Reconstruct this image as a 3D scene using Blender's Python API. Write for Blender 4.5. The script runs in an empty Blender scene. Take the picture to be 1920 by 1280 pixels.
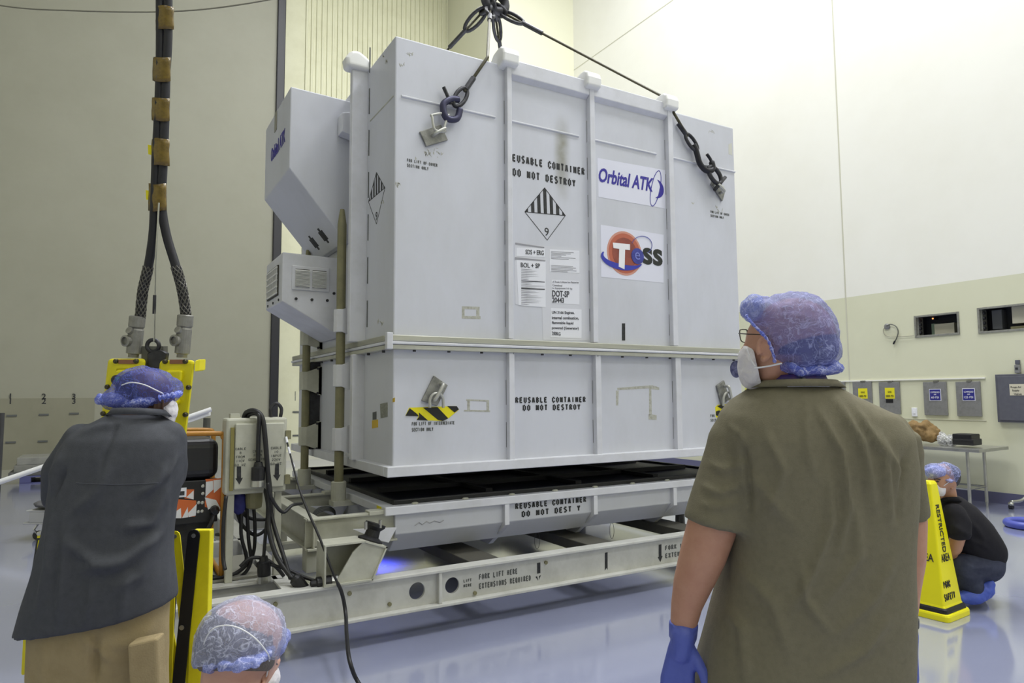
import bpy, bmesh, math, random
import numpy as np
from mathutils import Vector, Matrix, Euler, noise
random.seed(7); np.random.seed(7)
SC = bpy.context.scene
COL = SC.collection
PI = math.pi

# ------------------------------------------------------------------ camera
CAM_H = 1.62
YAW, PITCH, ROLL, FPX = math.radians(30.34), math.radians(4.56), math.radians(-0.387), 1280.0
_F = Vector((math.sin(YAW)*math.cos(PITCH), math.cos(YAW)*math.cos(PITCH), math.sin(PITCH)))
_r = Vector((math.cos(YAW), -math.sin(YAW), 0.0)); _u = _r.cross(_F)
CR = _r*math.cos(ROLL) + _u*math.sin(ROLL)
CU = _u*math.cos(ROLL) - _r*math.sin(ROLL)
CC = Vector((0, 0, CAM_H))
ZL = 0.0          # height of the local ground plane of the assembly being built (the skid stands on tall feet)
def level(z):
    global ZL, CC
    ZL = z; CC = Vector((0, 0, CAM_H-z))
cd = bpy.data.cameras.new('camera'); cd.sensor_width = 36.0; cd.lens = 24.0
cd.clip_start = 0.05; cd.clip_end = 200
cam = bpy.data.objects.new('camera', cd); COL.objects.link(cam)
M = Matrix(((CR.x, CU.x, -_F.x, 0), (CR.y, CU.y, -_F.y, 0), (CR.z, CU.z, -_F.z, CAM_H), (0, 0, 0, 1)))
cam.matrix_world = M
SC.camera = cam

# ------------------------------------------------------------------ world, lamps, exposure
SC.view_settings.view_transform = 'Standard'
SC.view_settings.look = 'None'
SC.view_settings.gamma = 1.0
SC.view_settings.use_curve_mapping = False
SC.view_settings.exposure = -1.95
w = bpy.data.worlds.new('hall_air'); SC.world = w; w.use_nodes = True
w.node_tree.nodes['Background'].inputs[0].default_value = (0.80, 0.82, 0.90, 1)
w.node_tree.nodes['Background'].inputs[1].default_value = 0.05
def area_lamp(loc, size, power, color=(1, 1, 1)):
    l = bpy.data.lights.new('high_bay_lamp', 'AREA'); l.shape = 'SQUARE'; l.size = size
    l.energy = power; l.color = color
    o = bpy.data.objects.new('high_bay_lamp', l); COL.objects.link(o); o.location = loc
    return o
for lx, ly, pw in ((-6, -9, 450), (1, -8, 1050), (8, -8, 1500), (-5, 1, 200), (2.4, 1.5, 1600), (8.6, 1, 2900),
                   (-3, 13, 150), (3.6, 11.5, 1150), (8.8, 8.5, 3300), (3.4, 6.5, 1900)):
    area_lamp((lx, ly, 15.2), 2.6, pw, (0.96, 0.975, 1.0))

# ------------------------------------------------------------------ pixel <-> world helpers (1920 x 1280 frame)
def ray(x, y): return _F + CR*((x-960)/FPX) - CU*((y-640)/FPX)
def onX(x, y, v):
    d = ray(x, y); return CC + d*((v-CC.x)/d.x)
def onY(x, y, v):
    d = ray(x, y); return CC + d*((v-CC.y)/d.y)
def onZ(x, y, v):
    d = ray(x, y); return CC + d*((v-CC.z)/d.z)
def at(x, y, depth): return CC + ray(x, y)*depth
def pj(p):
    q = Vector(p)-CC; d = q.dot(_F)
    return 960+FPX*q.dot(CR)/d, 640-FPX*q.dot(CU)/d, d

# ------------------------------------------------------------------ materials
def srgb(r, g, b):
    f = lambda c: (c/255/12.92) if c/255 <= .04045 else ((c/255+.055)/1.055)**2.4
    return (f(r), f(g), f(b))
def mat(name, col, rough=.5, metal=0., dirt=None, dirt_amt=.25, scale=3., bump=0., bump_scale=40., spec=.5, stretch=(1, 1, 1)):
    m = bpy.data.materials.new(name); m.use_nodes = True
    nt = m.node_tree; b = nt.nodes['Principled BSDF']
    b.inputs['Base Color'].default_value = (*col, 1); b.inputs['Roughness'].default_value = rough
    b.inputs['Metallic'].default_value = metal; b.inputs['Specular IOR Level'].default_value = spec
    if dirt or bump:
        tc = nt.nodes.new('ShaderNodeTexCoord'); mp = nt.nodes.new('ShaderNodeMapping')
        mp.inputs['Scale'].default_value = stretch
        nt.links.new(tc.outputs['Object'], mp.inputs[0])
    if dirt:
        n = nt.nodes.new('ShaderNodeTexNoise'); n.inputs['Scale'].default_value = scale
        n.inputs['Detail'].default_value = 8; n.inputs['Roughness'].default_value = .65
        nt.links.new(mp.outputs[0], n.inputs['Vector'])
        rp = nt.nodes.new('ShaderNodeValToRGB')
        rp.color_ramp.elements[0].position = .42; rp.color_ramp.elements[1].position = .72
        rp.color_ramp.elements[1].color = (dirt_amt,)*3+(1,); rp.color_ramp.elements[0].color = (0, 0, 0, 1)
        nt.links.new(n.outputs[0], rp.inputs[0])
        mx = nt.nodes.new('ShaderNodeMix'); mx.data_type = 'RGBA'
        mx.inputs[6].default_value = (*col, 1); mx.inputs[7].default_value = (*dirt, 1)
        nt.links.new(rp.outputs[0], mx.inputs[0]); nt.links.new(mx.outputs[2], b.inputs['Base Color'])
    if bump:
        n2 = nt.nodes.new('ShaderNodeTexNoise'); n2.inputs['Scale'].default_value = bump_scale; n2.inputs['Detail'].default_value = 5
        nt.links.new(mp.outputs[0], n2.inputs['Vector'])
        bp = nt.nodes.new('ShaderNodeBump'); bp.inputs['Strength'].default_value = bump; bp.inputs['Distance'].default_value = .01
        nt.links.new(n2.outputs[0], bp.inputs['Height']); nt.links.new(bp.outputs[0], b.inputs['Normal'])
    return m
def emis(name, col, strength):
    m = mat(name, col); b = m.node_tree.nodes['Principled BSDF']
    b.inputs['Emission Color'].default_value = (*col, 1); b.inputs['Emission Strength'].default_value = strength
    return m
def veil(name, col, lo=.35, hi=.8, scale=30., stretch=(1, 1, 1), bump=.35, pale=None):
    """thin crinkled non-woven fabric: partly see-through, denser along its creases"""
    m = bpy.data.materials.new(name); m.use_nodes = True
    nt = m.node_tree; b = nt.nodes['Principled BSDF']
    b.inputs['Base Color'].default_value = (*col, 1); b.inputs['Roughness'].default_value = .6
    b.inputs['Specular IOR Level'].default_value = .25
    tc = nt.nodes.new('ShaderNodeTexCoord'); mp = nt.nodes.new('ShaderNodeMapping'); mp.inputs['Scale'].default_value = stretch
    nt.links.new(tc.outputs['Object'], mp.inputs[0])
    n = nt.nodes.new('ShaderNodeTexNoise'); n.inputs['Scale'].default_value = scale; n.inputs['Detail'].default_value = 6
    n.inputs['Distortion'].default_value = 1.4; n.inputs['Roughness'].default_value = .7
    nt.links.new(mp.outputs[0], n.inputs['Vector'])
    def ridge(scale, w):
        q = nt.nodes.new('ShaderNodeTexNoise'); q.inputs['Scale'].default_value = scale; q.inputs['Detail'].default_value = 3
        q.inputs['Distortion'].default_value = .9
        nt.links.new(mp.outputs[0], q.inputs['Vector'])
        s_ = nt.nodes.new('ShaderNodeMath'); s_.operation = 'SUBTRACT'; nt.links.new(q.outputs[0], s_.inputs[0]); s_.inputs[1].default_value = .5
        a_ = nt.nodes.new('ShaderNodeMath'); a_.operation = 'ABSOLUTE'; nt.links.new(s_.outputs[0], a_.inputs[0])
        r_ = nt.nodes.new('ShaderNodeMapRange'); r_.inputs[1].default_value = 0; r_.inputs[2].default_value = w; r_.inputs[3].default_value = 1; r_.inputs[4].default_value = 0
        nt.links.new(a_.outputs[0], r_.inputs[0]); return r_.outputs[0]
    r1, r2 = ridge(scale, .035), ridge(scale*2.4, .04)
    mxx = nt.nodes.new('ShaderNodeMath'); mxx.operation = 'MAXIMUM'; nt.links.new(r1, mxx.inputs[0])
    hlf = nt.nodes.new('ShaderNodeMath'); hlf.operation = 'MULTIPLY'; nt.links.new(r2, hlf.inputs[0]); hlf.inputs[1].default_value = .6
    nt.links.new(hlf.outputs[0], mxx.inputs[1])
    mr = nt.nodes.new('ShaderNodeMapRange'); mr.inputs[3].default_value = lo; mr.inputs[4].default_value = hi
    nt.links.new(mxx.outputs[0], mr.inputs[0])
    fine = nt.nodes.new('ShaderNodeMath'); fine.operation = 'MULTIPLY_ADD'; nt.links.new(n.outputs[0], fine.inputs[0]); fine.inputs[1].default_value = .24
    nt.links.new(mr.outputs[0], fine.inputs[2]); sb = nt.nodes.new('ShaderNodeMath'); sb.operation = 'SUBTRACT'; sb.use_clamp = True
    nt.links.new(fine.outputs[0], sb.inputs[0]); sb.inputs[1].default_value = .12
    nt.links.new(sb.outputs[0], b.inputs['Alpha'])
    mx = nt.nodes.new('ShaderNodeMix'); mx.data_type = 'RGBA'; mx.inputs[6].default_value = (*col, 1)
    mx.inputs[7].default_value = (*(pale or srgb(206, 210, 250)), 1)
    nt.links.new(mxx.outputs[0], mx.inputs[0]); nt.links.new(mx.outputs[2], b.inputs['Base Color'])
    bp = nt.nodes.new('ShaderNodeBump'); bp.inputs['Strength'].default_value = bump; bp.inputs['Distance'].default_value = .01
    nt.links.new(mxx.outputs[0], bp.inputs['Height']); nt.links.new(bp.outputs[0], b.inputs['Normal'])
    return m

WHITE = mat('white_painted_steel', srgb(208, 210, 219), .42, dirt=srgb(178, 179, 180), dirt_amt=.35, scale=1.6, bump=.05, bump_scale=25, stretch=(1, 1, .45))
WHITE2 = mat('white_painted_rib', srgb(218, 219, 226), .4, dirt=srgb(160, 160, 152), dirt_amt=.3, scale=3)
CREAM = mat('cream_painted_steel', srgb(192, 192, 178), .45, dirt=srgb(134, 132, 114), dirt_amt=.45, scale=4)
SKIDW = mat('offwhite_painted_beam', srgb(204, 204, 199), .42, dirt=srgb(150, 149, 140), dirt_amt=.5, scale=3.5)
BEAMD = mat('shade_painted_cross_beam', srgb(84, 82, 73), .55, dirt=srgb(60, 58, 52), dirt_amt=.6, scale=4)  # shade under the tub painted into the beam colour, with random mottling
ALU = mat('brushed_aluminium', srgb(190, 190, 180), .35, .6, dirt=srgb(140, 140, 130), dirt_amt=.4, scale=9, stretch=(.3, .3, 4))
ALUP = mat('worn_aluminium_plate', srgb(150, 150, 146), .45, .55, dirt=srgb(95, 95, 92), dirt_amt=.8, scale=18)
STEEL = mat('bright_steel', srgb(190, 190, 185), .28, .9)
DSTEEL = mat('dark_forged_steel', srgb(70, 70, 74), .45, .6, dirt=srgb(38, 38, 40), dirt_amt=.8, scale=14)
OLIVE = mat('olive_primed_pole', srgb(132, 128, 96), .5, dirt=srgb(95, 92, 66), dirt_amt=.5, scale=8)
INK = mat('black_stencil_paint', srgb(30, 31, 33), .6, dirt=srgb(90, 90, 92), dirt_amt=.35, scale=40)
INKG = mat('grey_faded_stencil', srgb(86, 88, 86), .6)
BLACK = mat('black_rubber', srgb(24, 24, 27), .5)
NAVY = mat('black_foil_lining', srgb(12, 12, 24), .45, dirt=srgb(24, 24, 42), dirt_amt=.6, scale=5, spec=.15)
CAB = mat('black_cable_jacket', srgb(26, 26, 30), .45)
YEL = mat('yellow_painted_metal', srgb(232, 220, 24), .4, dirt=srgb(190, 172, 20), dirt_amt=.4, scale=8)
YELT = mat('yellow_tape', srgb(235, 222, 25), .4)
YELC = mat('yellow_cone_plastic', srgb(248, 238, 18), .38)
PAPER = mat('white_paper', srgb(232, 233, 240), .55)
PAPERB = mat('white_vinyl_sheet', srgb(226, 227, 240), .4)
SIGNBL = mat('blue_lettering', srgb(52, 44, 150), .5)
BLKPL = mat('black_plastic', srgb(22, 22, 26), .4)
ORANGE = mat('orange_painted_tube', srgb(184, 128, 44), .4)
SEAMG = mat('grey_seam_gap', srgb(120, 121, 124), .7)  # grey of the thin seam dashes along the uprights

# ------------------------------------------------------------------ mesh helpers
WORLD = {}
def worigin(o):
    return WORLD.get(o.name, Vector((0, 0, 0))) if o else Vector((0, 0, 0))
def tag(o, label=None, cat=None, group=None, kind=None):
    if label: o['label'] = label
    if cat: o['category'] = cat
    if group: o['group'] = group
    if kind: o['kind'] = kind
    return o
def thing(name, loc, label, cat, group=None):
    o = bpy.data.objects.new(name, None); COL.objects.link(o); o.location = loc
    o.empty_display_size = .1
    o.location.z += ZL
    WORLD[o.name] = Vector(loc)
    return tag(o, label, cat, group)
def link_mesh(name, me, m, parent=None, smooth=False, origin=None):
    o = bpy.data.objects.new(name, me); COL.objects.link(o)
    org = worigin(parent) if parent else (Vector(origin) if origin is not None else Vector((0, 0, 0)))
    if org.length > 0: me.transform(Matrix.Translation(-org))
    if parent: o.parent = parent
    else: o.location = org+Vector((0, 0, ZL))
    WORLD[o.name] = org
    for mm in (m if isinstance(m, (list, tuple)) else [m]): me.materials.append(mm)
    if smooth:
        me.polygons.foreach_set('use_smooth', [True]*len(me.polygons))
    me.update()
    return o
def frame_of(d):
    d = Vector(d).normalized()
    a = Vector((0, 0, 1)) if abs(d.z) < .95 else Vector((1, 0, 0))
    u = d.cross(a).normalized(); return d, u, d.cross(u).normalized()
def split(o):
    """each separate piece of a mesh becomes an object of its own beside it"""
    me = o.data; bm = bmesh.new(); bm.from_mesh(me); bm.verts.ensure_lookup_table()
    isl = []; seen = set()
    for v in bm.verts:
        if v.index in seen: continue
        st = [v]; seen.add(v.index); grp = []
        while st:
            q = st.pop(); grp.append(q.index)
            for e in q.link_edges:
                r = e.other_vert(q)
                if r.index not in seen: seen.add(r.index); st.append(r)
        isl.append(set(grp))
    bm.free()
    if len(isl) < 2: return [o]
    out = []
    for i, g in enumerate(isl):
        b2 = bmesh.new(); b2.from_mesh(me); b2.verts.ensure_lookup_table()
        bmesh.ops.delete(b2, geom=[v for v in b2.verts if v.index not in g], context='VERTS')
        m2 = bpy.data.meshes.new(me.name); b2.to_mesh(m2); b2.free()
        for mm in me.materials:
            if mm.name not in [x.name for x in m2.materials]: m2.materials.append(mm)
        c = o.copy(); c.data = m2; COL.objects.link(c); WORLD[c.name] = worigin(o); out.append(c)
    nm = o.name; bpy.data.objects.remove(o); out[0].name = nm
    return out
class MB:
    def __init__(s): s.bm = bmesh.new(); s.mi = 0
    def _f(s, vs):
        try:
            f = s.bm.faces.new(vs); f.material_index = s.mi; return f
        except ValueError: return None
    def hexa(s, c8):
        v = [s.bm.verts.new(c) for c in c8]
        for q in ((0, 3, 2, 1), (4, 5, 6, 7), (0, 1, 5, 4), (1, 2, 6, 5), (2, 3, 7, 6), (3, 0, 4, 7)): s._f([v[i] for i in q])
        return s
    def box(s, x0, x1, y0, y1, z0, z1):
        x0, x1 = min(x0, x1), max(x0, x1); y0, y1 = min(y0, y1), max(y0, y1); z0, z1 = min(z0, z1), max(z0, z1)
        return s.hexa([(x0, y0, z0), (x1, y0, z0), (x1, y1, z0), (x0, y1, z0), (x0, y0, z1), (x1, y0, z1), (x1, y1, z1), (x0, y1, z1)])
    def obox(s, c, a, b, d):
        """box from a centre and three half-axis vectors"""
        c, a, b, d = Vector(c), Vector(a), Vector(b), Vector(d)
        return s.hexa([c-a-b-d, c+a-b-d, c+a+b-d, c-a+b-d, c-a-b+d, c+a-b+d, c+a+b+d, c-a+b+d])
    def prism(s, pts, ext):
        ext = Vector(ext); p = [Vector(q) for q in pts]
        a = [s.bm.verts.new(q) for q in p]; b = [s.bm.verts.new(q+ext) for q in p]
        n = len(p); s._f(list(reversed(a))); s._f(b)
        for i in range(n): s._f([a[i], a[(i+1) % n], b[(i+1) % n], b[i]])
        return s
    def tube(s, pts, r, n=8, caps=True, closed=False):
        pts = [Vector(p) for p in pts]; N = len(pts)
        rs = r if isinstance(r, (list, tuple)) else [r]*N
        rings = []; pu = None
        for i, p in enumerate(pts):
            if closed: t = pts[(i+1) % N]-pts[i-1]
            else: t = pts[min(i+1, N-1)]-pts[max(i-1, 0)]
            if t.length < 1e-9: t = Vector((0, 0, 1))
            t.normalize()
            if pu is None: _, u, v = frame_of(t)
            else:
                u = (pu - t*pu.dot(t))
                if u.length < 1e-6: _, u, v = frame_of(t)
                u.normalize(); v = t.cross(u)
            pu = u
            rings.append([s.bm.verts.new(p+(u*math.cos(2*PI*k/n)+v*math.sin(2*PI*k/n))*rs[i]) for k in range(n)])
        for i in range(N if closed else N-1):
            a, b = rings[i], rings[(i+1) % N]
            for k in range(n): s._f([a[k], a[(k+1) % n], b[(k+1) % n], b[k]])
        if caps and not closed: s._f(list(reversed(rings[0]))); s._f(rings[-1])
        return s
    def cyl(s, p0, p1, r0, r1=None, n=20):
        return s.tube([p0, p1], [r0, r0 if r1 is None else r1], n)
    def lathe(s, c, axis, prof, n=24):
        """prof: list of (radius, height along axis)"""
        d, u, v = frame_of(axis); c = Vector(c); rings = []
        for r, h in prof: rings.append([s.bm.verts.new(c+d*h+(u*math.cos(2*PI*k/n)+v*math.sin(2*PI*k/n))*max(r, 1e-4)) for k in range(n)])
        for a, b in zip(rings, rings[1:]):
            for k in range(n): s._f([a[k], a[(k+1) % n], b[(k+1) % n], b[k]])
        s._f(list(reversed(rings[0]))); s._f(rings[-1]); return s
    def ell(s, c, ax, ay, az, n=20, m=14):
        """ellipsoid from centre and three half-axis vectors"""
        c, ax, ay, az = Vector(c), Vector(ax), Vector(ay), Vector(az)
        rings = []
        for j in range(1, m):
            t = PI*j/m
            rings.append([s.bm.verts.new(c+az*math.cos(t)+(ax*math.cos(2*PI*k/n)+ay*math.sin(2*PI*k/n))*math.sin(t)) for k in range(n)])
        top = s.bm.verts.new(c+az); bot = s.bm.verts.new(c-az)
        for k in range(n): s._f([top, rings[0][k], rings[0][(k+1) % n]]); s._f([bot, rings[-1][(k+1) % n], rings[-1][k]])
        for a, b in zip(rings, rings[1:]):
            for k in range(n): s._f([a[k], b[k], b[(k+1) % n], a[(k+1) % n]])
        return s
    def sph(s, c, r, n=16, m=10): return s.ell(c, (r, 0, 0), (0, r, 0), (0, 0, r), n, m)
    def capsule(s, p0, p1, r0, r1, n=16):
        """tapered limb with round ends"""
        p0, p1 = Vector(p0), Vector(p1); d = p1-p0
        if d.length < 1e-6: return s.sph(p0, r0)
        d.normalize(); prof = []
        k = 5
        pts = []; rs = []
        for i in range(k): a = PI/2*(1-i/k); pts.append(p0-d*math.sin(a)*r0); rs.append(max(1e-4, r0*math.cos(a)))
        pts.append(p0); rs.append(r0); pts.append(p1); rs.append(r1)
        for i in range(1, k+1): a = PI/2*i/k; pts.append(p1+d*math.sin(a)*r1); rs.append(max(1e-4, r1*math.cos(a)))
        return s.tube(pts, rs, n)
    def chain(s, ps, n=16):
        """ps: list of (point, radius)"""
        for (a, ra), (b, rb) in zip(ps, ps[1:]): s.capsule(a, b, ra, rb, n)
        return s
    def loft(s, rings):
        vr = [[s.bm.verts.new(p) for p in r] for r in rings]; n = len(vr[0])
        for a, b in zip(vr, vr[1:]):
            for k in range(n): s._f([a[k], a[(k+1) % n], b[(k+1) % n], b[k]])
        s._f(list(reversed(vr[0]))); s._f(vr[-1]); return s
    def mesh(s, name='m'):
        bmesh.ops.recalc_face_normals(s.bm, faces=s.bm.faces[:])
        me = bpy.data.meshes.new(name); s.bm.to_mesh(me); s.bm.free(); return me
    def build(s, name, m, parent=None, smooth=False, bevel=0., origin=None, seg=2, each=False):
        o = link_mesh(name, s.mesh(name), m, parent, smooth, origin)
        if bevel:
            md = o.modifiers.new('bevel', 'BEVEL'); md.width = bevel; md.segments = seg; md.limit_method = 'ANGLE'; md.angle_limit = .7
        return split(o) if each else o
def smooth_path(pts, k=6):
    """Catmull-Rom through the points"""
    P = [Vector(p) for p in pts]; out = []
    for i in range(len(P)-1):
        a, b, c, d = P[max(i-1, 0)], P[i], P[i+1], P[min(i+2, len(P)-1)]
        for j in range(k):
            t = j/k
            out.append(.5*((2*b)+(c-a)*t+(2*a-5*b+4*c-d)*t*t+(3*b-a-3*c+d)*t**3))
    out.append(P[-1]); return out
def skin(mb, voxel, it=6, fac=.5):
    """fuse overlapping shapes into one continuous smooth surface"""
    me = mb.mesh('tmp'); ob = bpy.data.objects.new('tmp', me); COL.objects.link(ob)
    r = ob.modifiers.new('r', 'REMESH'); r.mode = 'VOXEL'; r.voxel_size = voxel
    if it:
        sm = ob.modifiers.new('s', 'SMOOTH'); sm.factor = fac; sm.iterations = it
    dg = bpy.context.evaluated_depsgraph_get(); dg.update()
    res = bpy.data.meshes.new_from_object(ob.evaluated_get(dg))
    bpy.data.objects.remove(ob); bpy.data.meshes.remove(me)
    return res
def vget(me):
    a = np.empty(len(me.vertices)*3); me.vertices.foreach_get('co', a); return a.reshape(-1, 3)
def vset(me, a): me.vertices.foreach_set('co', a.reshape(-1)); me.update()
def nget(me):
    a = np.empty(len(me.vertices)*3); me.vertex_normals.foreach_get('vector', a); return a.reshape(-1, 3)
_cr, _cu, _cf, _cc = (np.array(v) for v in (CR, CU, _F, CC))
def pjn(a):
    q = a-np.array(CC); d = q@_cf
    return 960+FPX*(q@_cr)/d, 640-FPX*(q@_cu)/d
def folds(me, lines, nz=0., nzs=6.):
    """raise soft cloth folds along drawn lines: (points, width, height) in frame units"""
    a = vget(me); n = nget(me); X, Y = pjn(a)
    face = -(n@_cf); d = np.zeros(len(a))
    for pts, wd, ht in lines:
        best = np.full(len(a), 1e9); tt = np.zeros(len(a)); L = len(pts)-1
        for i in range(L):
            (x0, y0), (x1, y1) = pts[i], pts[i+1]
            dx, dy = x1-x0, y1-y0; l2 = dx*dx+dy*dy
            t = np.clip(((X-x0)*dx+(Y-y0)*dy)/l2, 0, 1)
            e = np.hypot(X-x0-t*dx, Y-y0-t*dy)
            k = e < best; best[k] = e[k]; tt[k] = (i+t[k])/L
        d += ht*np.exp(-(best/wd)**2)*np.sin(np.clip(tt, .02, .98)*PI)**.6
    d *= np.clip(face*2, 0, 1)
    if nz:
        d += np.array([noise.noise(Vector(p)*nzs)*nz for p in a])
    vset(me, a+n*d[:, None])
    return me
def crinkle(me, amp, sc):
    a = vget(me); n = nget(me)
    d = np.array([(noise.noise(Vector(p)*sc)+.5*noise.noise(Vector(p)*sc*2.3))*amp for p in a])
    vset(me, a+n*d[:, None]); return me
def drape(me, pts, off=.0015):
    """lay a line drawn in frame coordinates onto the visible side of a mesh"""
    from mathutils.bvhtree import BVHTree
    t = BVHTree.FromPolygons([v.co.copy() for v in me.vertices], [tuple(p.vertices) for p in me.polygons]); out = []
    for x, y in pts:
        d = ray(x, y).normalized(); h = t.ray_cast(CC, d)
        if h[0] is not None: out.append(h[0]-d*off)
    return out
def cut(me, fn):
    """drop faces whose centre fails fn(world point)"""
    bm = bmesh.new(); bm.from_mesh(me)
    bad = [f for f in bm.faces if not fn(f.calc_center_median())]
    bmesh.ops.delete(bm, geom=bad, context='FACES')
    for _ in range(10):
        mv = {}
        for v in bm.verts:
            nb = [e.other_vert(v).co for e in v.link_edges if e.is_boundary]
            if len(nb) == 2: mv[v] = v.co*.4+(nb[0]+nb[1])*.3
        for v, c in mv.items(): v.co = c
    bm.to_mesh(me); bm.free(); return me

# ------------------------------------------------------------------ lettering
def text_mesh(txt, ext=.001, bold=0.):
    cu = bpy.data.curves.new('t', 'FONT'); cu.body = txt; cu.extrude = ext; cu.size = 1.0; cu.resolution_u = 3; cu.offset = bold
    ob = bpy.data.objects.new('t', cu); COL.objects.link(ob)
    dg = bpy.context.evaluated_depsgraph_get(); dg.update()
    me = bpy.data.meshes.new_from_object(ob.evaluated_get(dg))
    bpy.data.objects.remove(ob); bpy.data.curves.remove(cu); return me
def place_flat(me, o, right, up, width=None, height=None, align='l', bold=0.):
    """fit a flat mesh drawn in xy to width/height at o on the plane right/up"""
    a = vget(me); mn, mx = a.min(0), a.max(0); s = mx-mn
    a[:, :2] -= mn[:2]
    sx = width/s[0] if width else (height/s[1]); sy = height/s[1] if height else sx
    a[:, 0] *= sx; a[:, 1] *= sy
    W = s[0]*sx
    if align == 'c': a[:, 0] -= W/2
    right, up = Vector(right).normalized(), Vector(up).normalized(); nn = right.cross(up)
    R3 = np.array([right, up, nn])
    z = a[:, 2].copy(); zz = np.where(z > 0, .0022, .0)
    a[:, 2] = zz
    vset(me, a@R3+np.array(Vector(o))); return me
def write(txt, o, right, up, m, parent, width=None, height=None, align='l', name='lettering', label=None, bold=0.):
    me = place_flat(text_mesh(txt, bold=bold), o, right, up, width, height, align)
    ob = link_mesh(name, me, m, parent)
    if label: ob['label'] = label
    return ob
GL = {
 'A': [(0,0,1.1,5),(3,0,1.9,5),(.9,1.5,2.1,1.5)], 'B': [(0,0,0,5),(.8,5,2,5),(2.7,4.5,2.7,3.2),(.8,2.6,2.4,2.6),(2.9,2,2.9,.6),(.8,0,2.2,0)],
 'C': [(0,.6,0,4.4),(.8,5,2.4,5),(3,4.4,3,3.7),(.8,0,2.4,0),(3,.6,3,1.3)], 'D': [(0,0,0,5),(.9,5,2.2,5),(3,4.3,3,.7),(.9,0,2.2,0)],
 'E': [(0,0,0,5),(.8,5,2.9,5),(.8,2.6,2.4,2.6),(.8,0,2.9,0)], 'F': [(0,0,0,5),(.8,5,2.9,5),(.8,2.6,2.3,2.6)],
 'G': [(0,.6,0,4.4),(.8,5,2.4,5),(3,4.4,3,3.8),(.8,0,2.4,0),(3,.5,3,2.2),(1.9,2.2,3,2.2)], 'H': [(0,0,0,5),(3,0,3,5),(.8,2.5,2.2,2.5)],
 'I': [(1.5,0,1.5,5)], 'K': [(0,0,0,5),(.8,2.5,2.9,5),(.9,2.4,3,0)], 'L': [(0,0,0,5),(.8,0,2.8,0)],
 'M': [(0,0,0,5),(3.4,0,3.4,5),(.3,5,1.7,2),(1.7,2,3.1,5)], 'N': [(0,0,0,5),(3,0,3,5),(.5,4.6,2.5,.4)],
 'O': [(0,.6,0,4.4),(.9,5,2.1,5),(3,4.4,3,.6),(.9,0,2.1,0)], 'P': [(0,0,0,5),(.8,5,2.2,5),(2.9,4.4,2.9,3),(.8,2.4,2.2,2.4)],
 'Q': [(0,.6,0,4.4),(.9,5,2.1,5),(3,4.4,3,.9),(.9,0,2.1,0),(2,1,3.2,-.4)], 'R': [(0,0,0,5),(.8,5,2.2,5),(2.9,4.4,2.9,3.2),(.8,2.6,2.2,2.6),(1.7,2.3,3,0)],
 'S': [(.6,5,2.9,5),(0,4.4,0,3.2),(.6,2.6,2.4,2.6),(3,2,3,.6),(.1,0,2.4,0)], 'T': [(1.5,0,1.5,4.2),(0,5,3,5)],
 'U': [(0,.6,0,5),(3,.6,3,5),(.8,0,2.2,0)], 'V': [(0,5,1.5,0),(3,5,1.5,0)], 'X': [(0,0,3,5),(0,5,3,0)],
 'Y': [(0,5,1.5,2.5),(3,5,1.5,2.5),(1.5,0,1.5,2.1)], 'Z': [(0,5,3,5),(3,5,0,0),(0,0,3,0)],
 '0': [(0,.6,0,4.4),(.9,5,2.1,5),(3,4.4,3,.6),(.9,0,2.1,0)], '1': [(1.5,0,1.5,5)], '2': [(.2,5,2.6,5),(3,4.4,3,3),(2.8,2.6,.2,.6),(.1,0,3,0)],
 '6': [(0,.6,0,4.4),(.8,5,2.8,5),(.8,2.6,2.4,2.6),(3,2,3,.6),(.8,0,2.2,0)], '8': [(0,.5,0,2.1),(0,3.1,0,4.5),(3,.5,3,2.1),(3,3.1,3,4.5),(.8,5,2.2,5),(.8,2.6,2.2,2.6),(.8,0,2.2,0)],
 '-': [(.5,2.5,2.5,2.5)], "'": [(1,5,1,3.6)],
}
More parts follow.
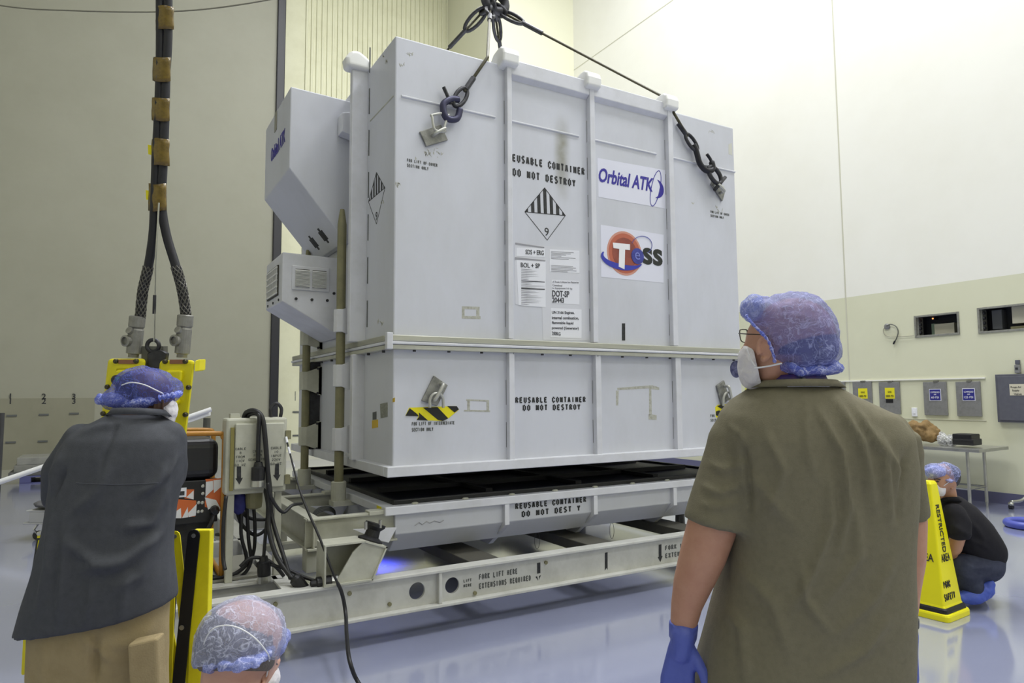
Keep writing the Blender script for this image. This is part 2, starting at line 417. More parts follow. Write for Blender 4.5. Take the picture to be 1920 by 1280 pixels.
def stencil(lines, o, right, up, height, m, parent, width=None, th=1.2, lead=1.55, align='l', name='stencil_lettering', adv=4.0):
    """spray-stencil capitals with bridges; lines = one string or several"""
    if isinstance(lines, str): lines = [lines]
    if len(lines) > 1:
        W0 = max(len(t) for t in lines)*adv-(adv-3); out = None
        for li, t in enumerate(lines):
            W1 = len(t)*adv-(adv-3); k = W1/W0
            ww = width if width else W0*height/5
            oo = Vector(o)-Vector(up).normalized()*height*lead*li+Vector(right).normalized()*((ww-ww*k)/2 if align == 'c' else 0)
            out = stencil(t, oo, right, up, height, m, parent, ww*k, th, lead, 'l', name, adv)
        return out
    t0 = lines[0]
    if ' ' in t0.strip():
        W0 = len(t0)*adv-(adv-3); ww = width if width else W0*height/5; k = ww/W0; pos = 0; out = None
        for wd in t0.split(' '):
            if wd: out = stencil(wd, Vector(o)+Vector(right).normalized()*(pos*adv*k), right, up, height, m, parent, (len(wd)*adv-(adv-3))*k, th, lead, 'l', name, adv)
            pos += len(wd)+1
        return out
    bm = bmesh.new(); h = th/2; lift = 0
    Wm = max(len(t) for t in lines)*adv-(adv-3)
    for li, t in enumerate(lines):
        off = (Wm-(len(t)*adv-(adv-3)))/2 if align == 'c' else 0
        for ci, ch in enumerate(t):
            for x0, y0, x1, y1 in GL.get(ch, []):
                x0, x1, y0, y1 = h+x0/3*(3-2*h), h+x1/3*(3-2*h), h+y0/5*(5-2*h), h+y1/5*(5-2*h)
                dx, dy = x1-x0, y1-y0; l = math.hypot(dx, dy); dx /= l; dy /= l
                px, py = -dy*h, dx*h; ex = h*.3; lift += 1
                cs = [(x0+px-dx*ex, y0+py-dy*ex), (x1+px+dx*ex, y1+py+dy*ex), (x1-px+dx*ex, y1-py+dy*ex), (x0-px-dx*ex, y0-py-dy*ex)]
                vs = [bm.verts.new((cx+off+ci*adv, cy-li*5*lead, 0)) for cx, cy in cs]
                vt = [bm.verts.new((v.co.x, v.co.y, 1+.06*(lift % 7))) for v in vs]
                bm.faces.new(vt)
                for k in range(4): bm.faces.new([vs[k], vs[(k+1) % 4], vt[(k+1) % 4], vt[k]])
    bmesh.ops.recalc_face_normals(bm, faces=bm.faces[:])
    me = bpy.data.meshes.new(name); bm.to_mesh(me); bm.free()
    a = vget(me); sy = height/5.0; sx = (width/Wm) if width else sy
    right, up = Vector(right).normalized(), Vector(up).normalized(); nn = right.cross(up)
    a[:, 0] *= sx; a[:, 1] *= sy; a[:, 2] = np.where(a[:, 2] > .5, .0018*a[:, 2], -.0005)
    vset(me, a@np.array([right, up, nn])+np.array(Vector(o)))
    return link_mesh(name, me, m, parent)
def plate(polys, o, right, up, thick):
    """flat plate with holes: polys[0] outline, rest holes (2D)"""
    cu = bpy.data.curves.new('p', 'CURVE'); cu.dimensions = '2D'; cu.fill_mode = 'BOTH'; cu.extrude = thick/2
    for pl in polys:
        s = cu.splines.new('POLY'); s.points.add(len(pl)-1); s.use_cyclic_u = True
        for i, (x, y) in enumerate(pl): s.points[i].co = (x, y, 0, 1)
    ob = bpy.data.objects.new('p', cu); COL.objects.link(ob)
    dg = bpy.context.evaluated_depsgraph_get(); dg.update()
    me = bpy.data.meshes.new_from_object(ob.evaluated_get(dg))
    bpy.data.objects.remove(ob); bpy.data.curves.remove(cu)
    a = vget(me); right, up = Vector(right).normalized(), Vector(up).normalized()
    vset(me, a@np.array([right, up, right.cross(up)])+np.array(Vector(o))); return me
def circ(x, y, r, n=28, ry=None): return [(x+r*math.cos(2*PI*k/n), y+(ry or r)*math.sin(2*PI*k/n)) for k in range(n)]
XP, XN, YP, YN, ZP = Vector((1, 0, 0)), Vector((-1, 0, 0)), Vector((0, 1, 0)), Vector((0, -1, 0)), Vector((0, 0, 1))
# ================================================================== the hall
M_FLOOR = mat('pale_blue_epoxy_floor', srgb(152, 157, 184), .11, dirt=srgb(147, 152, 179), dirt_amt=.5, scale=1.2, spec=.9)
M_FLOOR.node_tree.nodes['Principled BSDF'].inputs['Coat Weight'].default_value = 1.0
M_FLOOR.node_tree.nodes['Principled BSDF'].inputs['Coat IOR'].default_value = 1.6
M_FLOOR.node_tree.nodes['Principled BSDF'].inputs['Coat Roughness'].default_value = .12
M_DOORL = mat('olive_grey_smooth_wall', srgb(146, 145, 128), .5, dirt=srgb(136, 135, 117), dirt_amt=.5, scale=.8, bump=.08, bump_scale=60)
M_DOORLOW = mat('olive_grey_lower_band', srgb(134, 132, 113), .5, dirt=srgb(120, 118, 98), dirt_amt=.5, scale=1.2)
M_CORR = mat('cream_corrugated_panel', srgb(214, 213, 182), .5, dirt=srgb(196, 194, 160), dirt_amt=.5, scale=2)
M_WUP = mat('white_gloss_wall', srgb(236, 235, 226), .32, dirt=srgb(228, 226, 214), dirt_amt=.5, scale=.6)
M_WLOW = mat('cream_gloss_wall', srgb(214, 214, 188), .35, dirt=srgb(206, 206, 178), dirt_amt=.5, scale=.8)
M_WBACK = mat('cream_smooth_wall', srgb(226, 225, 200), .4)
M_BASEB = mat('blue_grey_cove_base', srgb(98, 98, 128), .4)
M_BLKTRIM = mat('black_door_gasket', srgb(30, 30, 36), .4)
M_CEIL = mat('white_ceiling', srgb(220, 220, 214), .6)
WX, WY = 11.29, 18.3
def struct(o): o['kind'] = 'structure'; return o
struct(MB().box(-13, WX+.3, -13, WY+.6, -.2, 0).build('floor', M_FLOOR))
struct(MB().box(-13, WX+.3, -13, WY+.6, 16, 16.3).build('ceiling', M_CEIL))
struct(MB().box(-13.3, -13, -13, WY+.6, 0, 16).build('wall_left', M_WBACK))
struct(MB().box(-13.3, WX+.3, -13.3, -13, 0, 16).build('wall_front', M_WBACK))
# big smooth sliding leaf on the left, black edge strip, corrugated leaf behind it
xe = onY(510, 500, WY-.35).x
mb = MB(); mb.box(-13, xe, WY-.35, WY+.05, 1.66, 16); mb.mi = 1; mb.box(-13, xe, WY-.35, WY+.05, 0.0, 1.66)
dl = struct(mb.build('door_1', [M_DOORL, M_DOORL]))
lb = onY(176, 800, WY-.37).x
struct(MB().box(-13, lb, WY-.372, WY-.352, .14, 1.64).build('trim_1', M_DOORLOW))
struct(MB().box(-13, xe, WY-.39, WY-.352, 0, .14).build('baseboard_back', mat('grey_kerb', srgb(150, 148, 132), .5)))
# stencilled dock numbers and tie-down slots on the leaf
yy = WY-.374
for px, tx in ((22, '1'), (82, '2'), (139, '3')):
    for py in (748, 757):
        p = onY(px-4, py, yy); write(tx, p, XP, ZP, INK, dl, height=.12, name='wall_number', bold=.02)
for px, py in ((22, 779), (82, 777), (139, 775), (20, 829), (80, 827)):
    p = onY(px, py, yy); MB().box(p.x-.09, p.x+.09, yy-.012, yy+.004, p.z-.02, p.z+.02).build('tie_slot', INKG, dl)
struct(MB().box(xe, onY(526, 500, WY-.35).x, WY-.42, WY-.1, 0, 16).build('trim_2', M_BLKTRIM, bevel=.02))
x0, x1 = onY(526, 500, WY).x-.02, onY(912, 50, WY).x
pitch = .145; pts = []; x = x0+.55
pts.append((x0, WY, 0)); pts.append((x, WY, 0))
while x < x1-.2:
    pts += [(x+.012, WY-.035, 0), (x+.065, WY-.035, 0), (x+.08, WY, 0), (x+pitch, WY, 0)]; x += pitch
pts += [(x1, WY, 0), (x1, WY+.2, 0), (x0, WY+.2, 0)]
zb = onY(548, 733, WY).z
mb = MB(); mb.prism([(a, b, zb) for a, b, c in pts], (0, 0, 16-zb))
d2 = struct(mb.box(x0, x1, WY-.012, WY+.2, 0, zb).build('door_2', M_CORR))
for py in (742, 751):
    write('1', onY(553, py, WY-.014), XP, ZP, INKG, d2, height=.12, name='wall_number')
for px, py in ((556, 772), (556, 816)):
    p = onY(px, py, WY-.014); MB().box(p.x-.1, p.x+.1, WY-.03, WY-.008, p.z-.02, p.z+.02).build('tie_slot', INKG, d2)
struct(MB().box(x0, x1, WY-.05, WY, 0, .22).build('baseboard_left', mat('pale_kerb', srgb(196, 194, 176), .5)))
struct(MB().box(x1, x1+.14, WY-.1, WY+.2, 0, 16).build('trim_3', M_WUP))
struct(MB().box(x1+.14, WX+.3, WY+.0, WY+.2, 0, 16).build('wall_back', M_WBACK))
YB = onX(1075, 60, WX).y
xb = onY(917, 60, YB).x
struct(MB().box(xb, WX+.05, YB, WY+.05, 0, 16).build('wall_back_bay', M_WBACK))
# right wall: cream wainscot below, white gloss above, seams, openings cut for the two recessed boxes
ZT = 3.335
W1 = [onX(x, y, WX) for x, y in ((1716, 590), (1798, 586), (1716, 632), (1798, 628))]
W2 = [onX(x, y, WX) for x, y in ((1835, 577), (1940, 566), (1835, 625), (1940, 618))]
def wrect(P): return (max(p.y for p in P), min(p.y for p in P), (P[2].z+P[3].z)/2, (P[0].z+P[1].z)/2)
o1, o2 = wrect(W1), wrect(W2)
def rectp(y0, y1, z0, z1): return [(-y0, z0), (-y1, z0), (-y1, z1), (-y0, z1)]
me = plate([rectp(YB+.1, -13, 0, ZT), rectp(*o1), rectp(*o2)], (WX+.15, 0, 0), YN, ZP, .3)
struct(link_mesh('wall_right', me, M_WLOW))
struct(MB().box(WX, WX+.3, -13, YB+.1, ZT, 16).build('wall_right_upper', M_WUP))
struct(MB().box(WX-.015, WX+.01, -13, YB, 0, .164).build('baseboard_right', M_BASEB))
SEAM = mat('wall_joint', srgb(196, 194, 176), .5)
sy = onX(1585, 540, WX).y
struct(MB().box(WX-.004, WX+.01, sy-.012, sy+.012, .16, 16).build('trim_4', SEAM))
sz = onX(1160, 72, WX).z
struct(MB().box(WX-.004, WX+.01, sy, YB, sz-.012, sz+.012).build('trim_5', SEAM))
pz = onX(1700, 711.5, WX).z
struct(MB().box(WX-.02, WX+.01, onX(1848, 708, WX).y, onX(1560, 715, WX).y, pz-.012, pz+.008).build('trim_6', M_WUP))
pz2 = onX(1760, 786, WX).z
struct(MB().box(WX-.008, WX+.01, onX(1850, 789, WX).y, onX(1640, 784, WX).y, pz2-.008, pz2+.004).build('trim_7', SEAM))
level(.07)
# ================================================================== hanging container (cover + intermediate section)
FX0, FX1, FY0, FY1 = 1.79, 5.50, 4.80, 7.74
ZT0, ZJ, ZB = 4.32, 2.0, .97
con = thing('shipping_container', (3.645, 6.27, ZB), 'huge white painted steel shipping container hanging from slings above its base', 'container')
def FP(x, y, off=0.): p = onY(x, y, FY0); return Vector((p.x, FY0-off, p.z))
def LP(x, y, off=0.): p = onX(x, y, FX0); return Vector((FX0-off, p.y, p.z))
mb = MB(); mb.box(FX0, FX1, FY0, FY1, ZJ-.02, ZT0)
COVERM = WHITE.copy(); COVERM.name = 'white_painted_cover'
mb.build('cover_panel', COVERM, con, bevel=.012)
mb = MB(); mb.box(FX0, FX1, FY0, FY1, ZB+.01, ZJ-.08)
mb.build('intermediate_panel', WHITE, con, bevel=.012)
# rolled weld crease round the cover
mb = MB()
zc = 3.85
for xa, xb_ in ((FX0+.05, 2.66), (2.80, 3.51), (3.63, 4.42), (4.6, FX1)):
    mb.prism([(xa, FY0+.002, zc-.014), (xa, FY0-.012, zc-.006), (xa, FY0-.012, zc+.002), (xa, FY0+.002, zc+.012)], (xb_-xa, 0, 0))
mb.build('weld_crease', WHITE2, con, each=True)
mb = MB(); mb.prism([(FX0+.002, FY0+.03, zc-.008), (FX0-.005, FY0+.03, zc-.003), (FX0-.005, FY0+.03, zc+.003), (FX0+.002, FY0+.03, zc+.008)], (0, .55, 0))
mb.build('weld_crease', CREAM, con)
# mid flange: three stepped strips all round; bottom flange
def ringbox(z0, z1, off, name, m, bev=.006):
    mb = MB()
    mb.box(FX0-off, FX1+off, FY0-off, FY0+.02, z0, z1); mb.box(FX0-off, FX1+off, FY1-.02, FY1+off, z0, z1)
    mb.box(FX0-off, FX0+.02, FY0+.02, FY1-.02, z0, z1); mb.box(FX1-.02, FX1+off, FY0+.02, FY1-.02, z0, z1)
    return mb.build(name, m, con, bevel=bev)
ringbox(1.958, 2.005, .066, 'joint_flange', ALU); ringbox(1.934, 1.956, .074, 'joint_flange', WHITE2)
ringbox(1.898, 1.932, .066, 'joint_flange', CREAM)
ringbox(ZB, ZB+.075, .062, 'bottom_flange', WHITE2)
mb = MB()
for i in range(13):
    x = FX0+.15+i*(FX1-FX0-.3)/12; mb.cyl((x, FY0-.04, 1.885), (x, FY0-.04, 1.9), .013, n=8)
for i in range(7):
    y = FY0+.1+i*.35; mb.cyl((FX0-.04, y, 1.88), (FX0-.04, y, 1.9), .013, n=8)
mb.build('flange_bolt', DSTEEL, con, each=True)
# corner block of the flange
mb = MB(); mb.box(FX0-.078, FX0-.03, FY0-.078, FY0-.03, 1.896, 2.02); mb.build('flange_corner', WHITE2, con, bevel=.006)
# uprights on the long side
RD = .052
def upright(pxr, z0, z1, name, capped, fw=9.):
    ym = 400 if capped else 760
    xr, xl = onY(pxr, ym, FY0-RD).x, onY(pxr-fw, ym, FY0-RD).x
    x = (xl+xr)/2
    mb = MB(); mb.box(xl, xr, FY0-RD, FY0+.01, z0, z1)
    o = mb.build(name, WHITE2, con, bevel=.005)
    if capped:
        zt = z1
        prof = [(FY0-.10, zt-.03), (FY0-.105, zt+.045), (FY0-.09, zt+.09), (FY0-.05, zt+.118), (FY0, zt+.12), (FY0+.08, zt+.10), (FY0+.22, zt-.02), (FY0+.22, zt-.06), (FY0+.02, zt-.06)]
        mb = MB(); mb.prism([(x-.085, b, c) for b, c in prof], (.16, 0, 0))
        mb.build('upright_cap', mat('bright_white_cap', srgb(240, 240, 238), .35), con, bevel=.042, seg=5)
    mb = MB(); z = z0+.1
    while z < z1-.2:
        mb.box(xl-.004, xl+.001, FY0-.002, FY0+.002, z, z+.2); z += .34
    mb.build('weld_gap', SEAMG, con, each=True)
    return xl, xr
UR = [upright(px, ZJ+.01, 4.33, 'cover_upright', True) for px in (961.5, 1118.5, 1266)]
for px in (965.5, 1128.5, 1279): upright(px, ZB+.07, 1.9, 'intermediate_upright', False, 10)
# top rail between the uprights
mb = MB()
for a, b in ((UR[0][1], UR[1][0]), (UR[1][1], UR[2][0])): mb.prism([(a, FY0+.01, 4.20), (a, FY0-.048, 4.235), (a, FY0-.048, 4.36), (a, FY0+.01, 4.39)], (b-a, 0, 0))
mb.build('top_rail', WHITE2, con, bevel=.006)
# uprights on the short left end
mb = MB(); PY = 5.45
mb.box(FX0-.135, FX0+.01, PY, PY+.07, ZJ, 4.36); mb.build('end_upright', WHITE2, con, bevel=.008)
mb = MB(); z = ZJ+.12
while z < 4.3: mb.box(FX0-.006, FX0+.004, PY-.05, PY-.042, z, z+.22); z += .36
mb.build('weld_gap', INKG, con, each=True)
mb = MB(); zt = 4.36
prof = [(FX0-.19, zt-.06), (FX0-.2, zt+.02), (FX0-.16, zt+.085), (FX0-.09, zt+.1), (FX0-.02, zt+.06), (FX0+.02, zt+.03), (FX0+.02, zt-.06)]
mb.prism([(a, PY-.04, c) for a, c in prof], (0, .15, 0)); mb.build('upright_cap', bpy.data.materials['bright_white_cap'], con, bevel=.042, seg=5)
mb = MB(); mb.box(FX0-.1, FX0+.01, PY+.02, PY+.09, ZB+.07, 1.9); mb.build('end_upright', WHITE2, con, bevel=.008)
mb = MB(); mb.box(FX0-.10, FX0+.01, 6.85, 6.95, ZB+.07, 1.9); mb.build('end_upright', DSTEEL, con, bevel=.008)
# duct housing with sloped underside
DX = 1.24
mb = MB(); prof = [(FX0, 4.20), (DX, 4.22), (DX, 3.50), (FX0-.06, 2.92), (FX0, 2.92)]
mb.prism([(a, 5.86, c) for a, c in prof], (0, 1.10, 0)); duct = mb.build('duct_housing', WHITE, con, bevel=.01)
duct['label'] = 'large wedge-shaped white duct housing'
mb = MB(); p = onY(633, 222, 5.86); q = onY(663, 262, 5.86)
mb.prism([(p.x, 5.845, p.z), (p.x, 5.845, q.z), (p.x+.1, 5.845, q.z-.02), (p.x+.2, 5.845, q.z-.11), (p.x+.2, 5.845, p.z+.05)], (0, -.13, 0))
mb.build('latch_cover', WHITE2, duct, bevel=.006)
# half-lost markings: logo sheet on the duct face, numerals under it
me = place_flat(text_mesh('Orbital ATK', bold=.02), onX(508, 305, DX-.002), YN, ZP, width=.62, height=.13)
link_mesh('logo_lettering', me, SIGNBL, duct)
sl = Vector((FX0-.06-DX, 0, 2.92-3.50)).normalized()
pc = Vector((DX, 0, 3.50))+sl*.69
stencil('090', (pc.x, 6.62, pc.z), YN, -sl, .16, INK, duct, width=.46, th=1.5)
mb = MB(); mb.obox(onX(517, 228, DX-.003), (.002, 0, 0), (0, .05, 0), (0, 0, .09)); mb.build('tape_scrap', mat('grey_tape_scrap', srgb(150, 148, 136), .6), duct)
# air unit with louvres
AY0, AY1, AZ0, AZ1 = 6.05, 6.76, 2.38, 2.81
mb = MB(); prof = [(FX0, AZ1-.01), (DX, AZ1), (DX, AZ0), (FX0-.03, 2.09), (FX0, 2.09)]
mb.prism([(a, AY0, c) for a, c in prof], (0, AY1-AY0, 0)); ac = mb.build('air_unit', WHITE2, con, bevel=.008)
ac['label'] = 'white louvred air unit'
LOUV = mat('louvre_slat', srgb(226, 226, 224), .35); GAPD = mat('dark_louvre_gap', srgb(60, 58, 46), .6)
a = onY(547, 497, AY0); b = onY(617, 548, AY0)
mb = MB(); mb.box(a.x, b.x, AY0-.014, AY0+.002, b.z, a.z); mb.build('grille_frame', WHITE2, ac, bevel=.01)
mb = MB()
for xa, xb_ in ((a.x+.03, (a.x+b.x)/2-.012), ((a.x+b.x)/2+.012, b.x-.03)):
    mb.box(xa, xb_, AY0-.016, AY0-.013, b.z+.03, a.z-.03)
mb.build('grille_gap', GAPD, ac, each=True)
mb = MB(); n = 13
for xa, xb_ in ((a.x+.028, (a.x+b.x)/2-.01), ((a.x+b.x)/2+.01, b.x-.028)):
    for i in range(n):
        z = b.z+.04+(a.z-b.z-.08)*i/(n-1)
        mb.hexa([(xa, AY0-.03, z-.009), (xb_, AY0-.03, z-.009), (xb_, AY0-.013, z+.001), (xa, AY0-.013, z+.001), (xa, AY0-.03, z-.005), (xb_, AY0-.03, z-.005), (xb_, AY0-.013, z+.006), (xa, AY0-.013, z+.006)])
mb.build('louvre_slat', LOUV, ac, each=True)
ya, yb2, za, zb2 = AY0+.14, AY1-.1, AZ0+.07, AZ1-.09
mb = MB(); mb.box(DX-.012, DX+.002, ya, yb2, za, zb2); mb.build('mesh_frame', GAPD, ac)
mb = MB()
for i in range(10):
    y = ya+.02+(yb2-ya-.04)*i/9; mb.box(DX-.02, DX-.012, y-.006, y+.006, za+.01, zb2-.01)
for i in range(5):
    z = za+.02+(zb2-za-.04)*i/4; mb.box(DX-.022, DX-.013, ya, yb2, z-.006, z+.006)
mb.build('mesh_bars', LOUV, ac)
mb = MB()
for px, py in ((555, 560), (584.7, 561.8), (613.5, 563.3), (626, 550)):
    p = onY(px, py, AY0); mb.cyl((p.x, AY0-.008, p.z), (p.x, AY0+.002, p.z), .013, n=8)
for k in range(3): mb.cyl((DX-.008, AY0+.12+k*.24, AZ0+.025), (DX+.002, AY0+.12+k*.24, AZ0+.025), .012, n=8)
mb.build('screw_head', DSTEEL, ac, each=True)
# guide sleeves that ride the two poles
PX, P1, P2 = 1.65, 5.68, 6.85
def sleeve(py, z0, z1, m):
    mb = MB()
    mb.tube([(PX, py, z0), (PX, py, z1)], .062, 8)
    s = mb.build('guide_sleeve', m, con, bevel=.006)
    d = (z1-z0)*.28
    mb = MB(); mb.prism([(PX+.0, py-.062, z0), (PX+.0, py-.062, z1), (FX0, py-.062, z1+d), (FX0, py-.062, z0-d)], (0, .014, 0))
    mb.box(FX0-.03, FX0+.005, py-.062, py+.03, z0-d, z1+d)
    mb.build('bracket_plate', m, s)
    mb = MB()
    for z in (z0-d*.6, z1+d*.6): mb.cyl((FX0-.04, py-.066, z), (FX0-.04, py-.056, z), .012, n=8)
    mb.build('bracket_bolt', DSTEEL, s, each=True)
for y0, y1 in ((582, 624), (684, 725), (802, 844)): sleeve(P1, onX(636, y1, PX).z, onX(636, y0, PX).z, WHITE2)
for y0, y1 in ((622, 648), (697, 731), (800, 835)): sleeve(P2, onX(573, y1, PX).z, onX(573, y0, PX).z, CREAM)
# lift plates with welded staples: cover pair and intermediate pair
RING = mat('pale_galvanised_ring', srgb(186, 186, 180), .35, .5)
def liftplate(poly, bar, name='lift_plate'):
    mb = MB(); P = [FP(x, y, 0.) for x, y in poly]; mb.prism(P, (0, -.022, 0))
    o = mb.build(name, ALUP, con, bevel=.004)
    a, b = FP(*bar[0], .02), FP(*bar[1], .02); off = Vector((0, -.06, 0))
    mb = MB(); mb.tube(smooth_path([a, a+off*.7, a.lerp(b, .15)+off, a.lerp(b, .85)+off, b+off*.7, b]), .014, 8)
    mb.build('staple', RING, o, smooth=True); return o
l1 = liftplate([(785, 248), (825, 235), (838, 264), (798, 276)], ((809, 256), (828, 246)))
l2 = liftplate([(1331, 346), (1336, 334), (1357, 360), (1352, 378)], ((1336, 349), (1348, 362)))
l3 = liftplate([(812, 704), (838, 722), (818, 761), (789, 751)], ((824, 720), (808, 750)))
l4 = liftplate([(1341, 723), (1355, 713), (1365, 748), (1351, 760)], ((1355, 724), (1360, 748)))
def dring(x0, y0, w_, h_, parent):
    pts = [FP(x0, y0+h_, .05), FP(x0+.03*w_, y0+h_*.4, .05), FP(x0+w_*.28, y0+h_*.06, .055), FP(x0+w_*.72, y0+h_*.06, .055), FP(x0+w_*.97, y0+h_*.4, .05), FP(x0+w_, y0+h_, .05)]
    mb = MB(); mb.tube(smooth_path(pts), .012, 8); mb.build('lift_ring', RING, parent, smooth=True)
dring(801, 737, 25, 27, l3); dring(1349, 735, 15, 26, l4)
# hazard tape strips (hand torn) on the intermediate section
def onface(polys, m, name, off=.0, th=.0022, parent=con, pl=FP, label=None):
    mb = MB()
    ext = Vector((0, -th, 0)) if pl is FP else Vector((-th, 0, 0))
    for P in polys: mb.prism([pl(x, y, off) for x, y in P], ext)
    o = mb.build(name, m, parent)
    if label: o['label'] = label
    return o
onface([[(767, 764), (855, 761), (860, 768), (842, 783), (830, 789), (781, 787), (785, 779), (760, 779)]], YELT, 'hazard_tape', label='yellow and black hazard tape under left ring')
onface([[(768, 765), (782, 776), (785, 780), (760, 779)], [(785, 773), (802, 788), (781, 787), (786, 780)], [(793, 764), (820, 763), (840, 784), (830, 789), (821, 787)], [(838, 761), (856, 761), (860, 767), (852, 773)]], BLKPL, 'hazard_tape_stripes', off=.0024)
onface([[(1341, 763), (1345, 759), (1366, 757), (1368, 775), (1350, 784), (1342, 782)]], YELT, 'hazard_tape', label='yellow and black hazard tape near right corner')
onface([[(1344, 761), (1355, 758), (1365, 764), (1352, 766)], [(1342, 771), (1348, 769), (1355, 774), (1346, 780), (1342, 778)], [(1363, 757), (1368, 756), (1368, 760)]], BLKPL, 'hazard_tape_stripes', off=.0024)
# stencilled words
def fstencil(lines, a, b, h, m=INK, **k):
    A, B = FP(*a), FP(*b); return stencil(lines, (A.x, FY0, A.z), XP, ZP, h, m, con, width=B.x-A.x, **k)
pxm = lambda x, y: onY(x, y, FY0)
A = pxm(961, 305); B = pxm(1096, 329)
wl = (B.x-A.x); ext_ = wl/16.0   # the first letter runs on behind the upright
stencil('REUSABLE CONTAINER', (A.x-ext_, FY0, B.z), XP, ZP, .068, INK, con, width=wl+ext_)
A = pxm(961, 331); B = pxm(1079, 351); stencil('DO NOT DESTROY', (A.x, FY0, B.z), XP, ZP, .068, INK, con, width=B.x-A.x)
A = pxm(966, 753); B = pxm(1098, 754); stencil('REUSABLE CONTAINER', (A.x, FY0, B.z), XP, ZP, .05, INK, con, width=B.x-A.x)
A = pxm(980, 768); B = pxm(1088, 768); stencil('DO NOT DESTROY', (A.x, FY0, B.z), XP, ZP, .05, INK, con, width=B.x-A.x)
A = pxm(763, 303); B = pxm(820, 310); stencil(['FOR LIFT OF COVER', 'SECTION ONLY'], (A.x, FY0, A.z), XP, ZP, .026, INKG, con, width=B.x-A.x)
A = pxm(1332, 399); B = pxm(1367, 405); stencil(['FOR LIFT OF COVER', 'SECTION ONLY'], (A.x, FY0, A.z), XP, ZP, .026, INKG, con, width=B.x-A.x)
A = pxm(772, 798); B = pxm(852, 796); stencil(['FOR LIFT OF INTERMEDIATE', 'SECTION ONLY'], (A.x, FY0, A.z), XP, ZP, .028, INKG, con, width=B.x-A.x)
A = pxm(1332, 782); stencil(['FOR LIFT OF INTERMEDIATE', 'SECTION ONLY'], (A.x, FY0, A.z), XP, ZP, .028, INKG, con, width=.48)
# class 9 diamonds
def diamond(top, left, right, bot, pl, nine_at, hnine, rightv, name):
    T, L, R_, B_ = (pl(*q, 0.) for q in (top, left, right, bot)); ext = (T-T)
    nrm = Vector((0, -1, 0)) if pl is FP else Vector((-1, 0, 0))
    C0 = (T+B_)/2
    mb = MB(); t = .004
    for a, b in ((T, L), (L, B_), (B_, R_), (R_, T), (L, R_)):
        d = (b-a).normalized(); s = d.cross(nrm)*t/1.6; mb.obox((a+b)/2+nrm*.001, (b-a)/2, s, nrm*.001)
    n = 7; Lx, Rx = L, R_
    for i in range(n):
        f0, f1 = (i*2+.0)/(2*n-1), (i*2+1.0)/(2*n-1)
        a, b = Lx.lerp(Rx, f0), Lx.lerp(Rx, f1)
        def topat(f): return (Lx.lerp(T, f*2)) if f <= .5 else T.lerp(Rx, f*2-1)
        P = [a, b, topat(f1)]
        if f0 < .5 < f1: P.append(T)
        P.append(topat(f0))
        Q = []
        for p in P:
            if not Q or (p-Q[-1]).length > 1e-4: Q.append(p)
        if (Q[0]-Q[-1]).length < 1e-4: Q.pop()
        if len(Q) > 2: mb.prism(Q, nrm*.002)
    o = mb.build('hazard_diamond', INK, con); o['label'] = name
    write('9', pl(*nine_at, 0.), rightv, ZP, INK, o, height=hnine, align='c', name='diamond_number')
diamond((1021, 352), (984, 397), (1060, 404), (1026, 450), FP, (1025, 442), .07, XP, 'black striped diamond marked 9 on long side')
diamond((706, 323), (691, 378), (722, 352), (706, 420), LP, (706, 413), .07, YN, 'black striped diamond marked 9 on left end')
# paper documents in clear sleeves
SLV = mat('clear_film_sleeve', srgb(214, 215, 222), .15)
INKP = mat('printed_ink', srgb(62, 62, 68), .6); INKL = mat('pale_printed_ink', srgb(150, 150, 156), .6)
s1 = onface([[(965, 457), (1103, 466), (1105, 638), (1018, 637), (1016, 576), (966, 570)]], SLV, 'document_sleeve', th=.0016)
d1 = onface([[(968, 464), (1021, 466), (1021, 482), (968, 480)], [(968, 487), (1023, 489), (1023, 576), (972, 572)]], PAPER, 'document_sheet', off=.002, th=.001, parent=s1)
d2_ = onface([[(1030, 467), (1086, 470), (1086, 512), (1030, 509)], [(1034, 524), (1086, 527), (1086, 571), (1034, 568)], [(1032, 577), (1090, 580), (1090, 634), (1032, 632)]], PAPER, 'document_sheet', off=.002, th=.001, parent=s1)
onface([[(966, 455), (1020, 463), (1020, 465), (966, 458)], [(965, 482), (1022, 488), (1022, 490), (965, 486)]], INKL, 'sleeve_fold', off=.0032, th=.001, parent=s1)
def words(t, a, b, h, parent, m=INKP, bold=.008):
    A, B = FP(*a, .0032), FP(*b, .0032); write(t, A, (B-A), ZP, m, parent, width=(B-A).length, height=h, name='document_text', bold=bold)
words('SDS + ERG', (985, 476.5), (1019, 478.5), .04, d1, INK); words('BOL + SP', (976, 501), (1012, 503), .04, d1, INK)
words('DOT-SP', (1035, 556), (1067, 557.5), .055, d2_, bold=.02); words('20443', (1035, 567), (1057, 567.8), .045, d2_, bold=.02)
for i, t in enumerate(('UN 3166 Engines,', 'internal combustion,', 'flammable liquid', 'powered (Generator)', '200KG')):
    words(t, (1034.5, 589.5+i*9.6), (1034.5+(42, 50, 40, 50, 16)[i], 590+i*9.8), .03, d2_)
for i, t in enumerate(('A Toxic Lithium Ion Batteries', 'Contained', 'In Equipment 9.5 kg')):
    words(t, (1035.5, 530+i*6), (1035.5+(49, 18, 37)[i], 531+i*6), .016, d2_, INKL)
L = []
random.seed(3)
for y in list(np.arange(504, 570, 3.1)):
    L.append([(977, y), (977+random.uniform(14, 44), y+1.2), (977+10, y+1.9), (977, y+1.0)])
for y in list(np.arange(471, 486, 2.6))+list(np.arange(497, 510, 2.6)):
    w_ = random.uniform(18, 50); L.append([(1033, y), (1033+w_, y+w_*.055), (1033+w_, y+w_*.055+1), (1033, y+1)])
onface(L, INKL, 'document_lines', off=.0032, th=.001, parent=s1)
